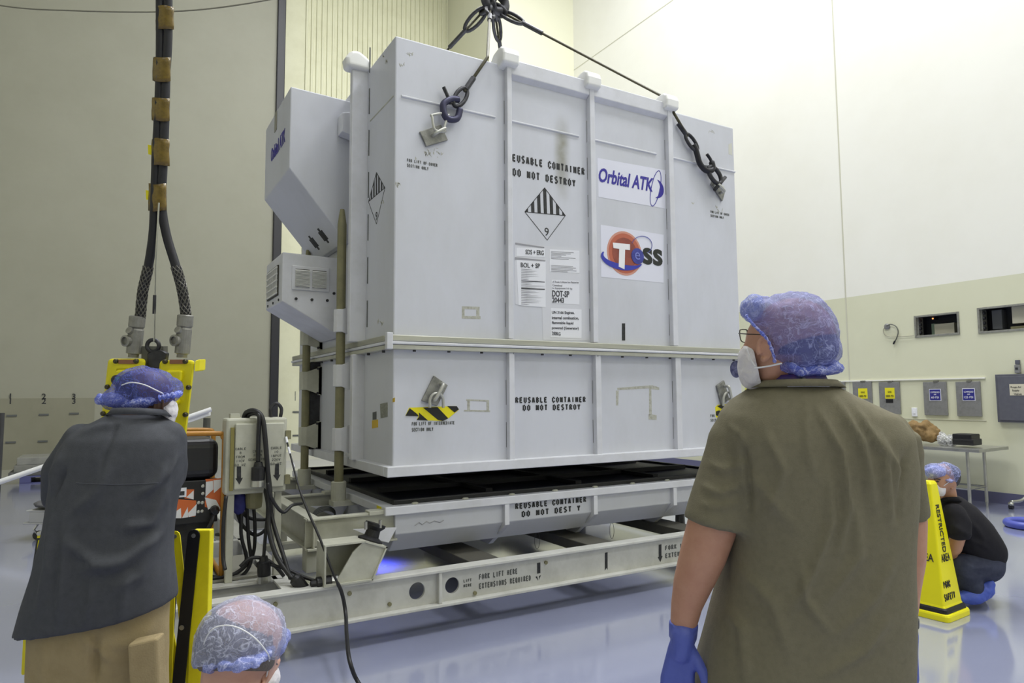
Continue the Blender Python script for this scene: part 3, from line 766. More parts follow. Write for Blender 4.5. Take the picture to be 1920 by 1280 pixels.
onface([[(977, 539.5), (1021, 541.5), (1021, 543.5), (977, 541.5)], [(977, 526), (1021, 528), (1021, 529.5), (977, 527.2)]], INKP, 'document_rules', off=.0034, th=.001, parent=s1)
# logo sheets
sh = onface([[(1120, 296), (1247, 319), (1247, 391), (1122, 369)]], PAPERB, 'logo_sheet', th=.0016, label='white sheet with blue company lettering and swoosh')
A, B = FP(1120.5, 341, .0018), FP(1223, 359.5, .0018)
me = place_flat(text_mesh('Orbital ATK', bold=.028), (A.x, FY0-.0018, (A.z+B.z)/2), XP, ZP, width=B.x-A.x, height=.135)
a_ = vget(me); a_[:, 0] += (a_[:, 2]-a_[:, 2].min())*.18; vset(me, a_); link_mesh('logo_lettering', me, SIGNBL, sh)
def ellstrip(c, rx, rz, rot, w0, w1, t0, t1, nrm_off, m, parent, name, n=40):
    """ribbon along an ellipse arc on the front face, its width swelling from w0 to w1 midway"""
    mb = MB(); pi_, po = [], []
    for i in range(n+1):
        t = t0+(t1-t0)*i/n; k = math.sin(PI*i/n); wd = w0+(w1-w0)*k
        for lst, s in ((pi_, -1), (po, 1)):
            x, z = (rx+s*wd/2)*math.cos(t), (rz+s*wd/2)*math.sin(t)
            lst.append(Vector((c.x+x*math.cos(rot)-z*math.sin(rot), FY0-nrm_off, c.z+x*math.sin(rot)+z*math.cos(rot))))
    for i in range(n):
        mb.prism([pi_[i], po[i], po[i+1], pi_[i+1]], (0, -.0016, 0))
    return mb.build(name, m, parent)
c = FP(1229, 353); ellstrip(c, .052, .185, -.28, .008, .008, 0, 2*PI, .002, SIGNBL, sh, 'logo_orbit')
c2 = FP(1226, 352); ellstrip(c2, .10, .095, -.15, .004, .045, -1.25, 1.25, .0022, SIGNBL, sh, 'logo_swoosh')
ts = onface([[(1126, 421), (1244, 440), (1244, 530), (1127, 519)]], PAPERB, 'logo_sheet', th=.0016, label='white sheet with red disc mission emblem')
tc_ = FP(1171, 475)
def disc(c, rx, rz, off, m, name, parent, th=.0012):
    mb = MB(); mb.prism([(c.x+rx*math.cos(2*PI*k/40), FY0-off, c.z+rz*math.sin(2*PI*k/40)) for k in range(40)], (0, -th, 0)); return mb.build(name, m, parent)
disc(tc_, .205, .205, .0016, mat('emblem_halo', srgb(206, 148, 130), .5), 'emblem_halo', ts)
disc(tc_, .185, .185, .0028, mat('emblem_rim', srgb(186, 100, 76), .5), 'emblem_disc', ts)
disc(tc_, .145, .145, .0041, mat('emblem_core', srgb(150, 76, 62), .5, dirt=srgb(120, 60, 54), dirt_amt=.8, scale=14), 'emblem_core', ts)
BLUE = mat('emblem_blue', srgb(52, 60, 170), .5)
bc = FP(1167, 484); ellstrip(bc, .235, .085, -.03, .012, .055, -3.5, -.35, .0056, BLUE, ts, 'emblem_orbit')
ellstrip(FP(1203, 460), .125, .085, .25, .004, .007, -1.2, 2.7, .0056, mat('emblem_thin_orbit', srgb(90, 96, 170), .5), ts, 'emblem_orbit')
WL = mat('emblem_white', srgb(240, 240, 244), .5)
onface([[(1148, 455), (1180, 458), (1180, 469), (1171, 468), (1170, 505), (1159, 500), (1160, 467), (1149, 465)]], WL, 'emblem_letter', off=.0075, th=.001, parent=ts)
disc(FP(1194.5, 480.5), .075, .075, .0075, mat('emblem_globe', srgb(64, 70, 158), .4, dirt=srgb(34, 36, 110), dirt_amt=.9, scale=16), 'emblem_globe', ts)
write('e', FP(1189.5, 486.5, .0088), XP, ZP, mat('emblem_pale_blue', srgb(120, 128, 200), .5), ts, height=.07, name='emblem_letter')
me = place_flat(text_mesh('ss', bold=.03), FP(1205, 495, .002), XP, ZP, width=.245, height=.16); ln = link_mesh('emblem_letters', me, mat('emblem_dark', srgb(34, 38, 34), .5), ts)
# black alignment mark, tape scraps, stains
onface([[(1166, 606), (1172, 606), (1172, 638), (1166, 638)]], INK, 'alignment_mark')
SCR = mat('old_tape_residue', srgb(186, 186, 176), .6, dirt=srgb(140, 138, 122), dirt_amt=.9, scale=40)
onface([[(866, 574), (899, 575), (899, 580), (866, 579)], [(866, 592), (901, 593), (901, 598), (866, 597)], [(866, 579), (871, 579), (871, 592), (866, 592)], [(893, 580), (899, 580), (899, 593), (893, 593)]], SCR, 'tape_residue', th=.001)
onface([[(874, 748), (917, 750), (917, 753), (874, 751)], [(870, 768), (919, 769), (919, 772), (870, 771)], [(876, 751), (881, 751), (881, 769), (876, 768)], [(912, 753), (917, 753), (917, 769), (912, 769)]], SCR, 'tape_residue', th=.001)
onface([[(1157, 727), (1222, 722), (1236, 726), (1236, 731), (1215, 728), (1158, 731)], [(1155, 732), (1160, 732), (1159, 760), (1155, 760)], [(1217, 729), (1221, 729), (1222, 777), (1217, 777)], [(1216, 776), (1231, 778), (1231, 787), (1216, 786)]], SCR, 'tape_residue', th=.001)
random.seed(12)
def scuffs(spots, pl, name='scuff_marks'):
    P = []
    for x, y, r, n in spots:
        for _ in range(n):
            cx, cy = x+random.gauss(0, r*.5), y+random.gauss(0, r*.4); l = random.uniform(1.5, 5.5); an = random.uniform(-.9, .9)+1.2
            dx, dy = math.cos(an)*l, math.sin(an)*l; w_ = random.uniform(.4, 1.3)
            P.append([(cx-dx, cy-dy), (cx+w_, cy-.3), (cx+dx, cy+dy), (cx-w_, cy+.3)])
    onface(P, SCR, name, th=.0008, pl=pl)
scuffs([(770, 101, 7, 7), (752, 120, 6, 6), (1337, 246, 6, 4), (800, 290, 16, 14), (826, 286, 10, 8), (746, 345, 5, 9), (1300, 380, 4, 2), (1345, 392, 10, 6)], FP)
scuffs([(724, 116, 3, 3), (719, 106, 3, 3), (714, 606, 5, 5), (716, 380, 6, 4)], LP)
onface([[(1366, 270), (1372, 268), (1373, 291), (1366, 289)]], mat('masking_tape', srgb(206, 206, 196), .6), 'tape_scrap', th=.001)
def run_stain(m, cx, hw, cz, hz, amt, col):
    """a vertical rust run of its own soft shape, mixed into the paint colour"""
    nt = m.node_tree; b = nt.nodes['Principled BSDF']; tc = nt.nodes.new('ShaderNodeTexCoord'); sp = nt.nodes.new('ShaderNodeSeparateXYZ')
    nt.links.new(tc.outputs['Object'], sp.inputs[0])
    def mth(op, a, v):
        q = nt.nodes.new('ShaderNodeMath'); q.operation = op
        nt.links.new(a, q.inputs[0])
        if isinstance(v, (int, float)): q.inputs[1].default_value = v
        else: nt.links.new(v, q.inputs[1])
        return q.outputs[0]
    def fall(o, c, h, inner, top):
        mr = nt.nodes.new('ShaderNodeMapRange'); mr.interpolation_type = 'SMOOTHSTEP'
        mr.inputs[1].default_value = inner; mr.inputs[2].default_value = 1; mr.inputs[3].default_value = top; mr.inputs[4].default_value = 0
        nt.links.new(mth('DIVIDE', mth('ABSOLUTE', mth('SUBTRACT', o, c), 0), h), mr.inputs[0]); return mr.outputs[0]
    n = nt.nodes.new('ShaderNodeTexNoise'); n.inputs['Scale'].default_value = 5; n.inputs['Detail'].default_value = 4
    nt.links.new(tc.outputs['Object'], n.inputs['Vector'])
    near = mth('LESS_THAN', sp.outputs[1], FY0-6.27+.05)
    k = mth('MULTIPLY', mth('MULTIPLY', mth('MULTIPLY', fall(sp.outputs[0], cx, hw, 0., amt), fall(sp.outputs[2], cz, hz, .2, 1.)), n.outputs[0]), near)
    old = b.inputs['Base Color'].links[0].from_socket
    mx = nt.nodes.new('ShaderNodeMix'); mx.data_type = 'RGBA'; nt.links.new(old, mx.inputs[6]); mx.inputs[7].default_value = (*col, 1)
    nt.links.new(k, mx.inputs[0]); nt.links.new(mx.outputs[2], b.inputs['Base Color'])
zt_s, zb_s = FP(1055, 196).z, FP(1058, 390).z
run_stain(COVERM, FP(1054, 290).x-3.645, .11, (zt_s+zb_s)/2-ZB, (zt_s-zb_s)/2, 1.7, srgb(138, 136, 120))
# label plates on the left end of the intermediate section
LBL = mat('grey_label_plate', srgb(120, 122, 112), .5, dirt=srgb(170, 170, 160), dirt_amt=.9, scale=60)
onface([[(713, 757), (727, 754), (727, 781), (714, 784)]], LBL, 'data_plate', pl=LP)
onface([[(699, 773), (706, 771), (706, 786), (699, 787)]], INKG, 'data_plate', pl=LP)
onface([[(698, 788), (709, 786), (709, 801), (698, 803)]], mat('yellow_label', srgb(214, 178, 40), .5), 'yellow_label', pl=LP)
onface([[(736.5, 747), (740.6, 745), (740.6, 753), (736.5, 754)]], bpy.data.materials['yellow_label'], 'yellow_label', pl=LP)
# round emblem and upright height label by the right corner
p = FP(1380, 692); mb = MB(); mb.prism([(p.x+.085*math.cos(2*PI*k/32), FY0, p.z+.085*math.sin(2*PI*k/32)) for k in range(32)], (0, -.002, 0))
em = mb.build('round_emblem', mat('navy_emblem', srgb(44, 46, 92), .5, dirt=srgb(150, 152, 190), dirt_amt=.5, scale=26), con)
hl = onface([[(1396.5, 727), (1414, 729), (1414, 752), (1396.5, 751)]], mat('yellow_green_label', srgb(206, 208, 96), .5), 'height_label')
hp = FP(1402.5, 741, .0025)
write('60', (hp.x+.05, hp.y, hp.z-.05), ZP, XN, INK, hl, width=.11, height=.075, name='label_number')
# ================================================================== container base (tub) with guide poles and outrigger
base = thing('container_base', (3.645, 6.27, .33), 'low white container base with black lined top below the hanging container', 'container base')
BX0, BX1, BY0, BY1 = 1.735, 5.55, 4.80, 7.74
mb = MB()
zt = .752
for (a, b, c, d) in ((BX0, BX1, BY0-.01, BY0+.14), (BX0, BX1, BY1-.14, BY1+.01), (BX0, BX0+.15, BY0+.14, BY1-.14), (BX1-.15, BX1, BY0+.14, BY1-.14)): mb.box(a, b, c, d, zt-.062, zt)
mb.build('rim_flange', WHITE2, base, bevel=.006)
mb = MB()
for (a, b, c, d) in ((BX0+.09, BX1-.09, BY0+.07, BY0+.11), (BX0+.09, BX1-.09, BY1-.11, BY1-.07), (BX0+.09, BX0+.13, BY0+.11, BY1-.11), (BX1-.13, BX1-.09, BY0+.11, BY1-.11)): mb.box(a, b, c, d, zt-.01, zt+.035)
mb.build('rubber_gasket', BLACK, base, bevel=.008)
mb = MB(); mb.box(BX0+.12, BX1-.12, BY0+.1, BY1-.1, zt-.06, zt+.012); lin = mb.build('foil_lining', NAVY, base)
mb = MB()
for y in (5.5, 6.3, 7.1): mb.box(BX0+.2, BX1-.2, y-.03, y+.03, zt+.012, zt+.05)
for x in (2.7, 3.6, 4.5): mb.box(x-.03, x+.03, BY0+.2, BY1-.2, zt+.012, zt+.045)
mb.build('lining_batten', mat('dark_batten', srgb(30, 30, 36), .6), base)
mb = MB()
for i in range(9): mb.ell((BX0+.25+i*.42, BY0+.045, zt+.004), (.03, 0, 0), (0, .02, 0), (0, 0, .01), 8, 6)
mb.build('rim_washer', CREAM, base, each=True)
# tub: vertical band then slope inward
mb = MB(); prof = [(BY0+.03, .70), (BY0+.03, .545), (BY0+.16, .40), (BY1-.16, .40), (BY1-.03, .545), (BY1-.03, .70)]
mb.prism([(BX0+.09, a, b) for a, b in prof], (BX1-BX0-.18, 0, 0)); mb.build('tub_shell', WHITE, base, bevel=.006)
TUBX = BX0+.09
for x in (2.75, 3.63, 4.55):
    mb = MB(); mb.prism([(x-.02, BY0+.04, .69), (x-.02, BY0-.008, .69), (x-.02, BY0-.008, .53), (x-.02, BY0+.27, .335), (x-.02, BY0+.42, .335), (x-.02, BY0+.42, .42), (x-.02, BY0+.24, .42), (x-.02, BY0+.08, .60)], (.04, 0, 0))
    mb.build('tub_rib', WHITE2, base)
for px, py in ((1007, 1003), (1147, 984), (1277, 962)):
    p = onY(px, py, BY0+.18); p.z = .40
    mb = MB(); mb.tube([p+Vector((.025*math.sin(t), 0, -.07+.07*math.cos(t))) for t in np.linspace(0, 2*PI, 18)], .002, 5); mb.build('wire_loop', DSTEEL, base)
def btext(lines, a, b, h):
    A = onY(*a, BY0+.03); B = onY(*b, BY0+.03); stencil(lines, (A.x, BY0+.03, (A.z+B.z)/2), XP, ZP, h, INK, base, width=B.x-A.x)
btext('REUSABLE CONTAINER', (966, 953), (1099, 943), .05)
btext('DO NOT DEST Y', (978, 969), (1088, 958), .05)
MARKM = mat('faint_pencil_scrawl', srgb(176, 176, 180), .6)
mb = MB(); mb.tube([onY(x, y, BY0+.027) for x, y in ((778, 985), (786, 979), (792, 983), (800, 977), (806, 980), (815, 976), (825, 979), (832, 975))], .003, 5); mb.build('scrawl', MARKM, base)
p = onX(712, 937, BX0); mb = MB(); mb.box(BX0-.002, BX0+.002, p.y-.04, p.y+.06, zt-.055, zt-.006); mb.build('yellow_label', YELT, base)
# guide poles in sockets
for py, top in ((P1, 3.15), (P2, 3.02)):
    mb = MB(); mb.lathe((PX, py, .66), (0, 0, 1), [(.062, 0), (.062, .19), (.056, .195)], 20); so = mb.build('pole_socket', CREAM, base, smooth=False)
    mb = MB(); mb.lathe((PX, py, .80), (0, 0, 1), [(.038, 0), (.038, top-.80-.13), (.022, top-.80-.02), (.018, top-.80)], 20); mb.build('guide_pole', OLIVE, so)
    mb = MB(); mb.box(PX-.06, BX0+.05, py-.07, py+.07, .66, .70); mb.build('socket_shelf', CREAM, so)
# outrigger: two stub beams and a cross beam on the left end, carried by shock mounts
def ibeam_x(x0, x1, y, z0, z1, fw, m, parent, name, web=.012):
    mb = MB(); mb.box(x0+.002, x1-.002, y-web/2, y+web/2, z0+.005, z1-.005); mb.box(x0, x1, y-fw/2, y+fw/2, z1-.016, z1); mb.box(x0, x1, y-fw/2, y+fw/2, z0, z0+.016)
    return mb.build(name, m, parent, bevel=.003)
def ibeam_y(x, y0, y1, z0, z1, fw, m, parent, name, web=.012):
    mb = MB(); mb.box(x-web/2, x+web/2, y0+.002, y1-.002, z0+.005, z1-.005); mb.box(x-fw/2, x+fw/2, y0, y1, z1-.016, z1); mb.box(x-fw/2, x+fw/2, y0, y1, z0, z0+.016)
    return mb.build(name, m, parent, bevel=.003)
OX = 1.23
for yb in (4.868, 6.07, 7.3):
    o = ibeam_x(OX-.05, TUBX+.02, yb, .50, .715, .07, CREAM, base, 'outrigger_beam')
    mb = MB(); mb.box(TUBX-.2, TUBX+.02, yb-.05, yb+.05, .70, .73); mb.build('outrigger_gusset', CREAM, o, bevel=.004)
    mb = MB(); mb.prism([(TUBX-.32, yb-.07, .62), (TUBX+.0, yb-.07, .60), (TUBX-.06, yb-.07, .50), (TUBX-.12, yb-.07, .52)], (0, .02, 0)); mb.build('mount_wing', WHITE2, o)
ibeam_y(OX, 4.80, 7.36, .50, .72, .085, CREAM, base, 'outrigger_cross_beam')
mb = MB(); mb.box(OX-.008, OX-.005, 5.0, 5.05, .58, .66); mb.box(OX-.008, OX-.005, 4.92, 4.97, .56, .66); mb.build('tape_patch', OLIVE, base, each=True)
for x, y in ((OX+.02, 4.90), (OX+.02, 6.05)):
    mb = MB(); mb.box(x-.06, x+.06, y-.06, y+.06, .35, .505); mb.build('rest_block', CREAM, base, bevel=.004)

# ================================================================== skid frame
skid = thing('skid_frame', (3.2, 6.27, 0), 'long off-white steel skid frame with round web holes under the container base', 'skid frame')
SY0, SY1, SX0, SX1, SZ0, SZ1 = 4.435, 8.10, .22, 6.35, .10, .35
WEBY = SY0+.045
def wpt(x, y): p = onY(x, y, WEBY); return p.x, p.z
hx1, hz1 = wpt(782, 1107.5); hx2, hz2 = wpt(848, 1097)
me = plate([[(SX0+.003, SZ0+.005), (SX1-.003, SZ0+.005), (SX1-.003, SZ1-.005), (SX0+.003, SZ1-.005)], circ(hx1, hz1, .058), circ(hx2, hz2, .055)], (0, WEBY+.01, 0), XP, ZP, .02)
web = link_mesh('front_beam', me, SKIDW, skid)
mb = MB(); mb.box(SX0, SX1, SY0, SY0+.11, SZ1-.02, SZ1); mb.box(SX0, SX1, SY0-.012, SY0+.11, SZ0, SZ0+.02); mb.build('beam_flange', SKIDW, web, bevel=.004)
sx = wpt(822, 1100)[0]
mb = MB(); mb.box(sx-.012, sx+.012, SY0+.005, WEBY, SZ0+.02, SZ1-.02); mb.build('web_stiffener', SKIDW, web, bevel=.003)
ibeam_x(SX0, SX1, SY1-.05, SZ0, SZ1, .11, SKIDW, skid, 'rear_beam')
for x in (1.03, 2.42, 3.50, 4.58, 5.7):
    if x < 1.2: o = ibeam_y(x, SY0+.11, SY1-.1, SZ0, SZ1, .13, SKIDW, skid, 'cross_beam')
    else: o = MB().box(x-.10, x+.15, SY0+.11, SY1-.1, .25, .335).build('cross_beam', BEAMD, skid, bevel=.006)  # beams below the tub carry its shade in their dark colour
    for y in ((SY0+1.5, SY1-.25) if x < 1.2 or x > 5 else ()):
        mb = MB(); mb.cyl((x, y, -.07), (x, y, SZ0+.035 if x < 1.2 else .252), .06, .05); mb.build('skid_foot', BEAMD, o)
ib = MB().box(SX0+.004, .997, 4.84, 4.86, SZ0+.005, SZ1-.005).box(SX0, 1.0, 4.80, 4.90, SZ1-.018, SZ1).box(SX0, 1.0, 4.80, 4.90, SZ0, SZ0+.018).build('inner_beam', SKIDW, skid, bevel=.003)
MB().box(SX0-.002, SX0+.012, SY0+.1, SY1-.1, SZ0+.003, SZ1-.003).build('end_plate', SKIDW, skid, bevel=.003)
for y in (5.5, 6.3): MB().box(SX0+.01, 1.0, y-.04, y+.04, SZ0+.12, SZ1).build('deck_rail', SKIDW, skid, bevel=.003)
MB().box(SX0+.02, .92, 4.92, 5.62, SZ1-.002, SZ1+.012).build('deck_plate', mat('grey_deck_plate', srgb(150, 148, 138), .5), skid)
mb = MB()
for px, py in ((472, 1126), (516, 1132), (655, 1112), (890, 1111), (1023, 1054), (730, 1132)):
    x, z = wpt(px, py); mb.cyl((x, WEBY-.012, z), (x, WEBY+.002, z), .014, n=10)
mb.build('beam_bolt', OLIVE, web, each=True)
for px, py in ((530, 1164),):
    p = onY(px, py, SY0+.04); mb = MB(); mb.tube([p+Vector((.013*math.cos(t), 0, .013*math.sin(t))) for t in np.linspace(0, 2*PI, 14)], .004, 6); mb.tube([p+Vector((0, 0, -.013)), p+Vector((.003, 0, -.05))], .003, 5); mb.build('lashing_eye', DSTEEL, web)
def stext(lines, a, b, h, m=INKG):
    A = onY(*a, WEBY); B = onY(*b, WEBY); stencil(lines, (A.x, WEBY, A.z), XP, ZP, h, m, web, width=B.x-A.x)
stext(['LIFT', 'HERE'], (869, 1092), (884, 1089), .022)
stext(['FORK LIFT HERE', 'EXTENSIONS REQUIRED'], (898, 1087), (995, 1079), .042)
stext(['FORK LIFT HERE', 'EXTENSIONS REQUIRED'], (1247, 1032), (1350, 1018), .042)
stext('LIFT', (300, 1186), (322, 1184), .03, INK)
def wpoly(P, name='arrow_mark'):
    mb = MB(); mb.prism([(lambda q: (q.x, WEBY, q.z))(onY(x, y, WEBY)) for x, y in P], (0, -.002, 0)); mb.build(name, INK, web)
wpoly([(1007, 1055), (1013, 1054), (1013, 1074), (1007, 1075)]); wpoly([(1004, 1081), (1007, 1080), (1009, 1088)]); wpoly([(1011, 1079), (1014, 1078), (1010, 1087)])
wpoly([(1134, 1036), (1139, 1035), (1139, 1068), (1137, 1064), (1134, 1069)])
wpoly([(1235, 1021), (1240, 1020), (1240, 1042), (1242, 1042), (1238, 1053), (1233, 1044), (1235, 1044)])
# dark hand hole cover with two screws near the left end, bent rod by it
p = onY(362, 1178, WEBY); mb = MB()
mb.lathe((p.x, WEBY-.004, p.z), (0, -1, 0), [(.075, -.006), (.075, .004), (.068, .008)], 20); hc = mb.build('hand_hole_cover', mat('grey_rubber_cover', srgb(72, 72, 70), .5), web)
mb = MB()
for dz in (.03, -.035): mb.cyl((p.x+.02, WEBY-.016, p.z+dz), (p.x+.02, WEBY-.008, p.z+dz), .014, n=10)
mb.build('cover_screw', STEEL, hc, each=True)
# shock-mount brackets standing on the front beam and the inner beam
def mount(x, y0):
    """hollow wedge bracket, leaning top face, carrying a black rubber mount that reaches up to the tub"""
    mb = MB(); t = .012; d = .17
    A = [(x-.02, 0), (x+.30, 0), (x+.40, .205), (x+.245, .262), (x-.02, .262)]
    F = [(x+.05, 0), (x+.295, 0), (x+.395, .20), (x+.235, .258), (x+.17, .2)]
    z0 = SZ1
    mb.prism([(a-.002, y0, z0+.002+b*.97) for a, b in F], (0, t, 0))
    mb.prism([(a*.985+x*.015, y0+d, z0+.002+b*.98) for a, b in A], (0, t, 0))
    for (a, b), (c, e) in zip(A[:1]+A[1:], A[1:]+A[:1]):
        if (a, b) == A[4]: continue
        n = Vector((e-b, 0, -(c-a))).normalized()*t
        mb.prism([(a, y0-.015, z0+b), (c, y0-.015, z0+e), (c-n.x*.9, y0-.015, z0+e-n.z*.9), (a-n.x*.9, y0-.015, z0+b-n.z*.9)], (0, d+.03, 0))
    mb.box(x-.0185, x-.008, y0-.012, y0+d+.008, z0+.002, z0+.258)
    o = mb.build('mount_bracket', CREAM, skid)
    ax = Vector((.34, 0, .94)).normalized(); c = Vector((x+.315, y0+.10, z0+.235))
    mb = MB(); mb.lathe(c, ax, [(.085, 0), (.085, .012), (.05, .03), (.046, .075), (.07, .10), (.07, .118)], 20); rm = mb.build('rubber_mount', BLACK, o, smooth=False)
    mb = MB()
    for sx_ in (-.05, .05): mb.cyl(c+Vector((sx_, -.06, .09)), c+Vector((sx_, -.06, .14)), .011, n=8)
    mb.build('mount_bolt', STEEL, rm, each=True)
mount(1.22, SY0+.0)
for y in (5.95,):
    mb = MB(); mb.lathe((1.50, y, .36), (0, 0, 1), [(.075, 0), (.05, .03), (.05, .1), (.075, .14)], 16); mb.build('rubber_mount', BLACK, skid)
    MB().box(1.40, 1.60, y-.1, y+.1, .33, .362).box(1.0, 1.42, y-.05, y+.05, .30, .345).build('mount_shelf', CREAM, skid)
mb = MB()
for k in range(4): mb.tube([(1.55+.09*math.cos(t), 5.72+.03*k*.2, .56+.06*math.sin(t)+.01*k) for t in np.linspace(0, 2*PI, 22)], .006, 6)
mb.build('coiled_lanyard', INKG, base)
# blue work light tucked behind the bracket, shining on the floor under the tub
LX, LY = 2.20, 6.45
wl_ = thing('inspection_lamp', (LX, LY, .33), 'small blue inspection lamp fixed under the container base, glowing onto the floor', 'lamp')
mb = MB(); mb.lathe((LX, LY, .335), (0, 0, 1), [(.07, 0), (.075, .01), (.075, .05), (.04, .066)], 18); mb.build('lamp_body', BLKPL, wl_)
mb = MB(); mb.lathe((LX, LY, .327), (0, 0, 1), [(.03, 0), (.03, .008)], 18); mb.build('lamp_lens', emis('blue_lamp_lens', srgb(70, 80, 255), 2), wl_)
bl = bpy.data.lights.new('blue_lamp_light', 'SPOT'); bl.energy = 300; bl.color = (.10, .13, 1.0); bl.spot_size = 1.9; bl.spot_blend = 1.0; bl.shadow_soft_size = .06
blo = bpy.data.objects.new('blue_lamp_light', bl); COL.objects.link(blo); blo.location = (LX, LY, .32+ZL)

# ================================================================== lifting slings and hook
hook_c = onY(928, 2, 6.2)
hk = thing('crane_hook', hook_c, 'dark crane hook gathering four wire slings above the container', 'hook')
mb = MB()
mb.tube([hook_c+Vector((0, 0, .9)), hook_c+Vector((0, 0, .25))], .05, 12)
mb.tube(smooth_path([hook_c+Vector(v) for v in ((0, 0, .3), (.03, 0, .12), (.12, 0, .03), (.11, 0, -.07), (.0, 0, -.11), (-.1, 0, -.06), (-.13, 0, .03))]), [.05]*36+[.02], 10)
mb.build('hook_body', DSTEEL, hk, smooth=True)
def link_(mb, a, b, wd, r, n=18, wref=None):
    a, b = Vector(a), Vector(b); d = (b-a); L = d.length; d.normalize()
    s = d.cross(wref if wref else Vector((0, 1, 0)))
    if s.length < .1: s = d.cross(Vector((1, 0, 0)))
    s.normalize()
    mb.tube([(a+b)/2+d*(L/2*math.cos(t))+s*(wd/2*math.sin(t)) for t in np.linspace(0, 2*PI, n, endpoint=False)], r, 7, closed=True)
WIRE = mat('wire_rope', srgb(86, 82, 62), .5, .3, dirt=srgb(52, 50, 42), dirt_amt=.8, scale=60)
def sling(pts, label, swivel=None):
    t = thing('wire_sling', hook_c+Vector((0, 0, -.15)), label, 'sling', 'wire rope slings on the crane hook')
    mb = MB(); mb.tube(pts, .0135, 8); mb.build('wire_rope', WIRE, t, smooth=True)
    d = (Vector(pts[1])-Vector(pts[0])).normalized(); p0 = Vector(pts[0])
    mb = MB(); mb.cyl(p0+d*.28, p0+d*.55, .024, n=10); mb.build('ferrule', DSTEEL, t)
    mb = MB(); link_(mb, p0-d*.02, p0+d*.3, .11, .02); link_(mb, p0-d*.16, p0+d*.06, .10, .022, wref=Vector((1, 0, 0))); mb.build('top_link', DSTEEL, t, smooth=True)
    if swivel:
        a, b, seq = swivel
        mb = MB(); d = (Vector(b)-Vector(a)).normalized(); a = Vector(a)
        mb.cyl(a-d*.16, a-d*.02, .023, n=10); mb.build('ferrule', DSTEEL, t)
        mb = MB(); link_(mb, a-d*.03, a+d*.17, .085, .017, wref=YN); mb.build('thimble_eye', DSTEEL, t, smooth=True)
        mb = MB(); L = (Vector(b)-a).length
        if seq == 'hook':
            c = a+d*.22; s = d.cross(YN).normalized()
            mb.tube(smooth_path([a+d*.10, a+d*.17+s*.02, c+s*.075+d*.06, c+d*.16+s*.06, c+d*.20-s*.02, c+d*.13-s*.07, c+d*.05-s*.075]), [.028]*20+[.03]*10+[.016]*7, 9)
            mb.build('sling_hook', mat('blackened_hook', srgb(44, 44, 50), .4, .5), t, smooth=True)
            mb = MB(); link_(mb, c+d*.16, c+d*.36, .12, .022, wref=YN); mb.cyl(c+d*.36-s*.10, c+d*.36+s*.12, .018, n=10); mb.build('shackle', DSTEEL, t, smooth=True)
            mb = MB(); mb.tube(smooth_path([c+d*.33+s*.03, c+d*.45+s*.045, Vector(b)]), .010, 7); mb.build('lift_ring', RING, t, smooth=True)
        else:
            s = d.cross(YN).normalized()
            mb.tube(smooth_path([a+d*.10, a+d*.15+s*.05, a+d*.24+s*.075, a+d*.31+s*.0, a+d*.25-s*.07, a+d*.16-s*.05]), .027, 9)
            mb.build('sling_hook', mat('blued_hook', srgb(64, 64, 88), .4, .5), t, smooth=True)
            mb = MB(); mb.cyl(a+d*.18+s*.03, a+d*.11+s*.15, .015, n=8); mb.build('hook_latch', DSTEEL, t)
            mb = MB(); B = Vector(b); mb.tube(smooth_path([a+d*.27+s*.02, a+d*.38+s*.10, B+s*.09-d*.02, B+s*.02+d*.05, B-s*.05, a+d*.40-s*.03, a+d*.27]), .011, 7); mb.build('lift_ring', RING, t, smooth=True)
e1 = Vector((onY(914, 108, FY0-.02).x, FY0-.02, 4.335)); b1 = FP(818, 244, .07); a1 = e1.lerp(b1, .50)
s1_ = Vector(hook_c)+Vector((-.06, 0, -.12))
sling([s1_, e1.lerp(s1_, .05)+Vector((0, 0, .002)), e1.lerp(s1_, .018), e1+Vector((0, 0, .002)), e1.lerp(a1, .03), e1.lerp(a1, .09), a1], 'wire sling over the top edge ending at the left staple plate', (a1, b1, 'ring'))
e4 = Vector((4.56, FY0-.02, 4.33)); b4 = FP(1345, 352, .07); a4 = e4.lerp(b4, .36)
s4_ = Vector(hook_c)+Vector((.08, 0, -.1))
sling([s4_, onY(1252, 186, FY0+.15), e4+Vector((.03, -.03, -.02)), a4], 'wire sling running right to the black hook and right staple plate', (a4, b4, 'hook'))
sling([Vector(hook_c)+Vector((-.1, .05, -.1)), Vector((2.25, FY1+.03, 4.30)), Vector((2.0, FY1+.08, 3.7))], 'wire sling going down left behind the container')
sling([Vector(hook_c)+Vector((.03, .05, -.12)), Vector((4.72, FY1+.03, 4.36)), Vector((5.1, FY1+.08, 3.7))], 'short wire sling dropping behind the first upright cap')

# ================================================================== electrical cabinet on posts
cab = thing('electrical_cabinet', (.86, 4.9, SZ1), 'cream electrical cabinet on two posts with black arrows on its door', 'electrical cabinet')
CY0, CY1 = 4.84, 5.02; CX0, CX1, CZ0, CZ1 = .655, 1.045, .915, 1.415
MB().box(CX0, CX1, CY0, CY1, CZ0, CZ1).build('cabinet_body', CREAM, cab, bevel=.015)
MB().box(CX0+.055, CX1-.02, CY0-.022, CY0+.005, CZ0+.035, CZ1-.035).build('cabinet_door', CREAM, cab, bevel=.008)
MB().box(CX0+.028, CX0+.05, CY0-.018, CY0, CZ0+.03, CZ1-.06).build('piano_hinge', mat('brass_hinge', srgb(140, 132, 80), .4, .5), cab)
mb = MB()
for z in (CZ1-.12, CZ0+.08): mb.box(CX1-.01, CX1+.025, CY0-.01, CY0+.05, z-.03, z+.03)
mb.build('door_clasp', OLIVE, cab, each=True)
MB().box(.675, .72, 4.86, 4.91, SZ1, CZ0+.01).build('post', CREAM, cab, bevel=.004)
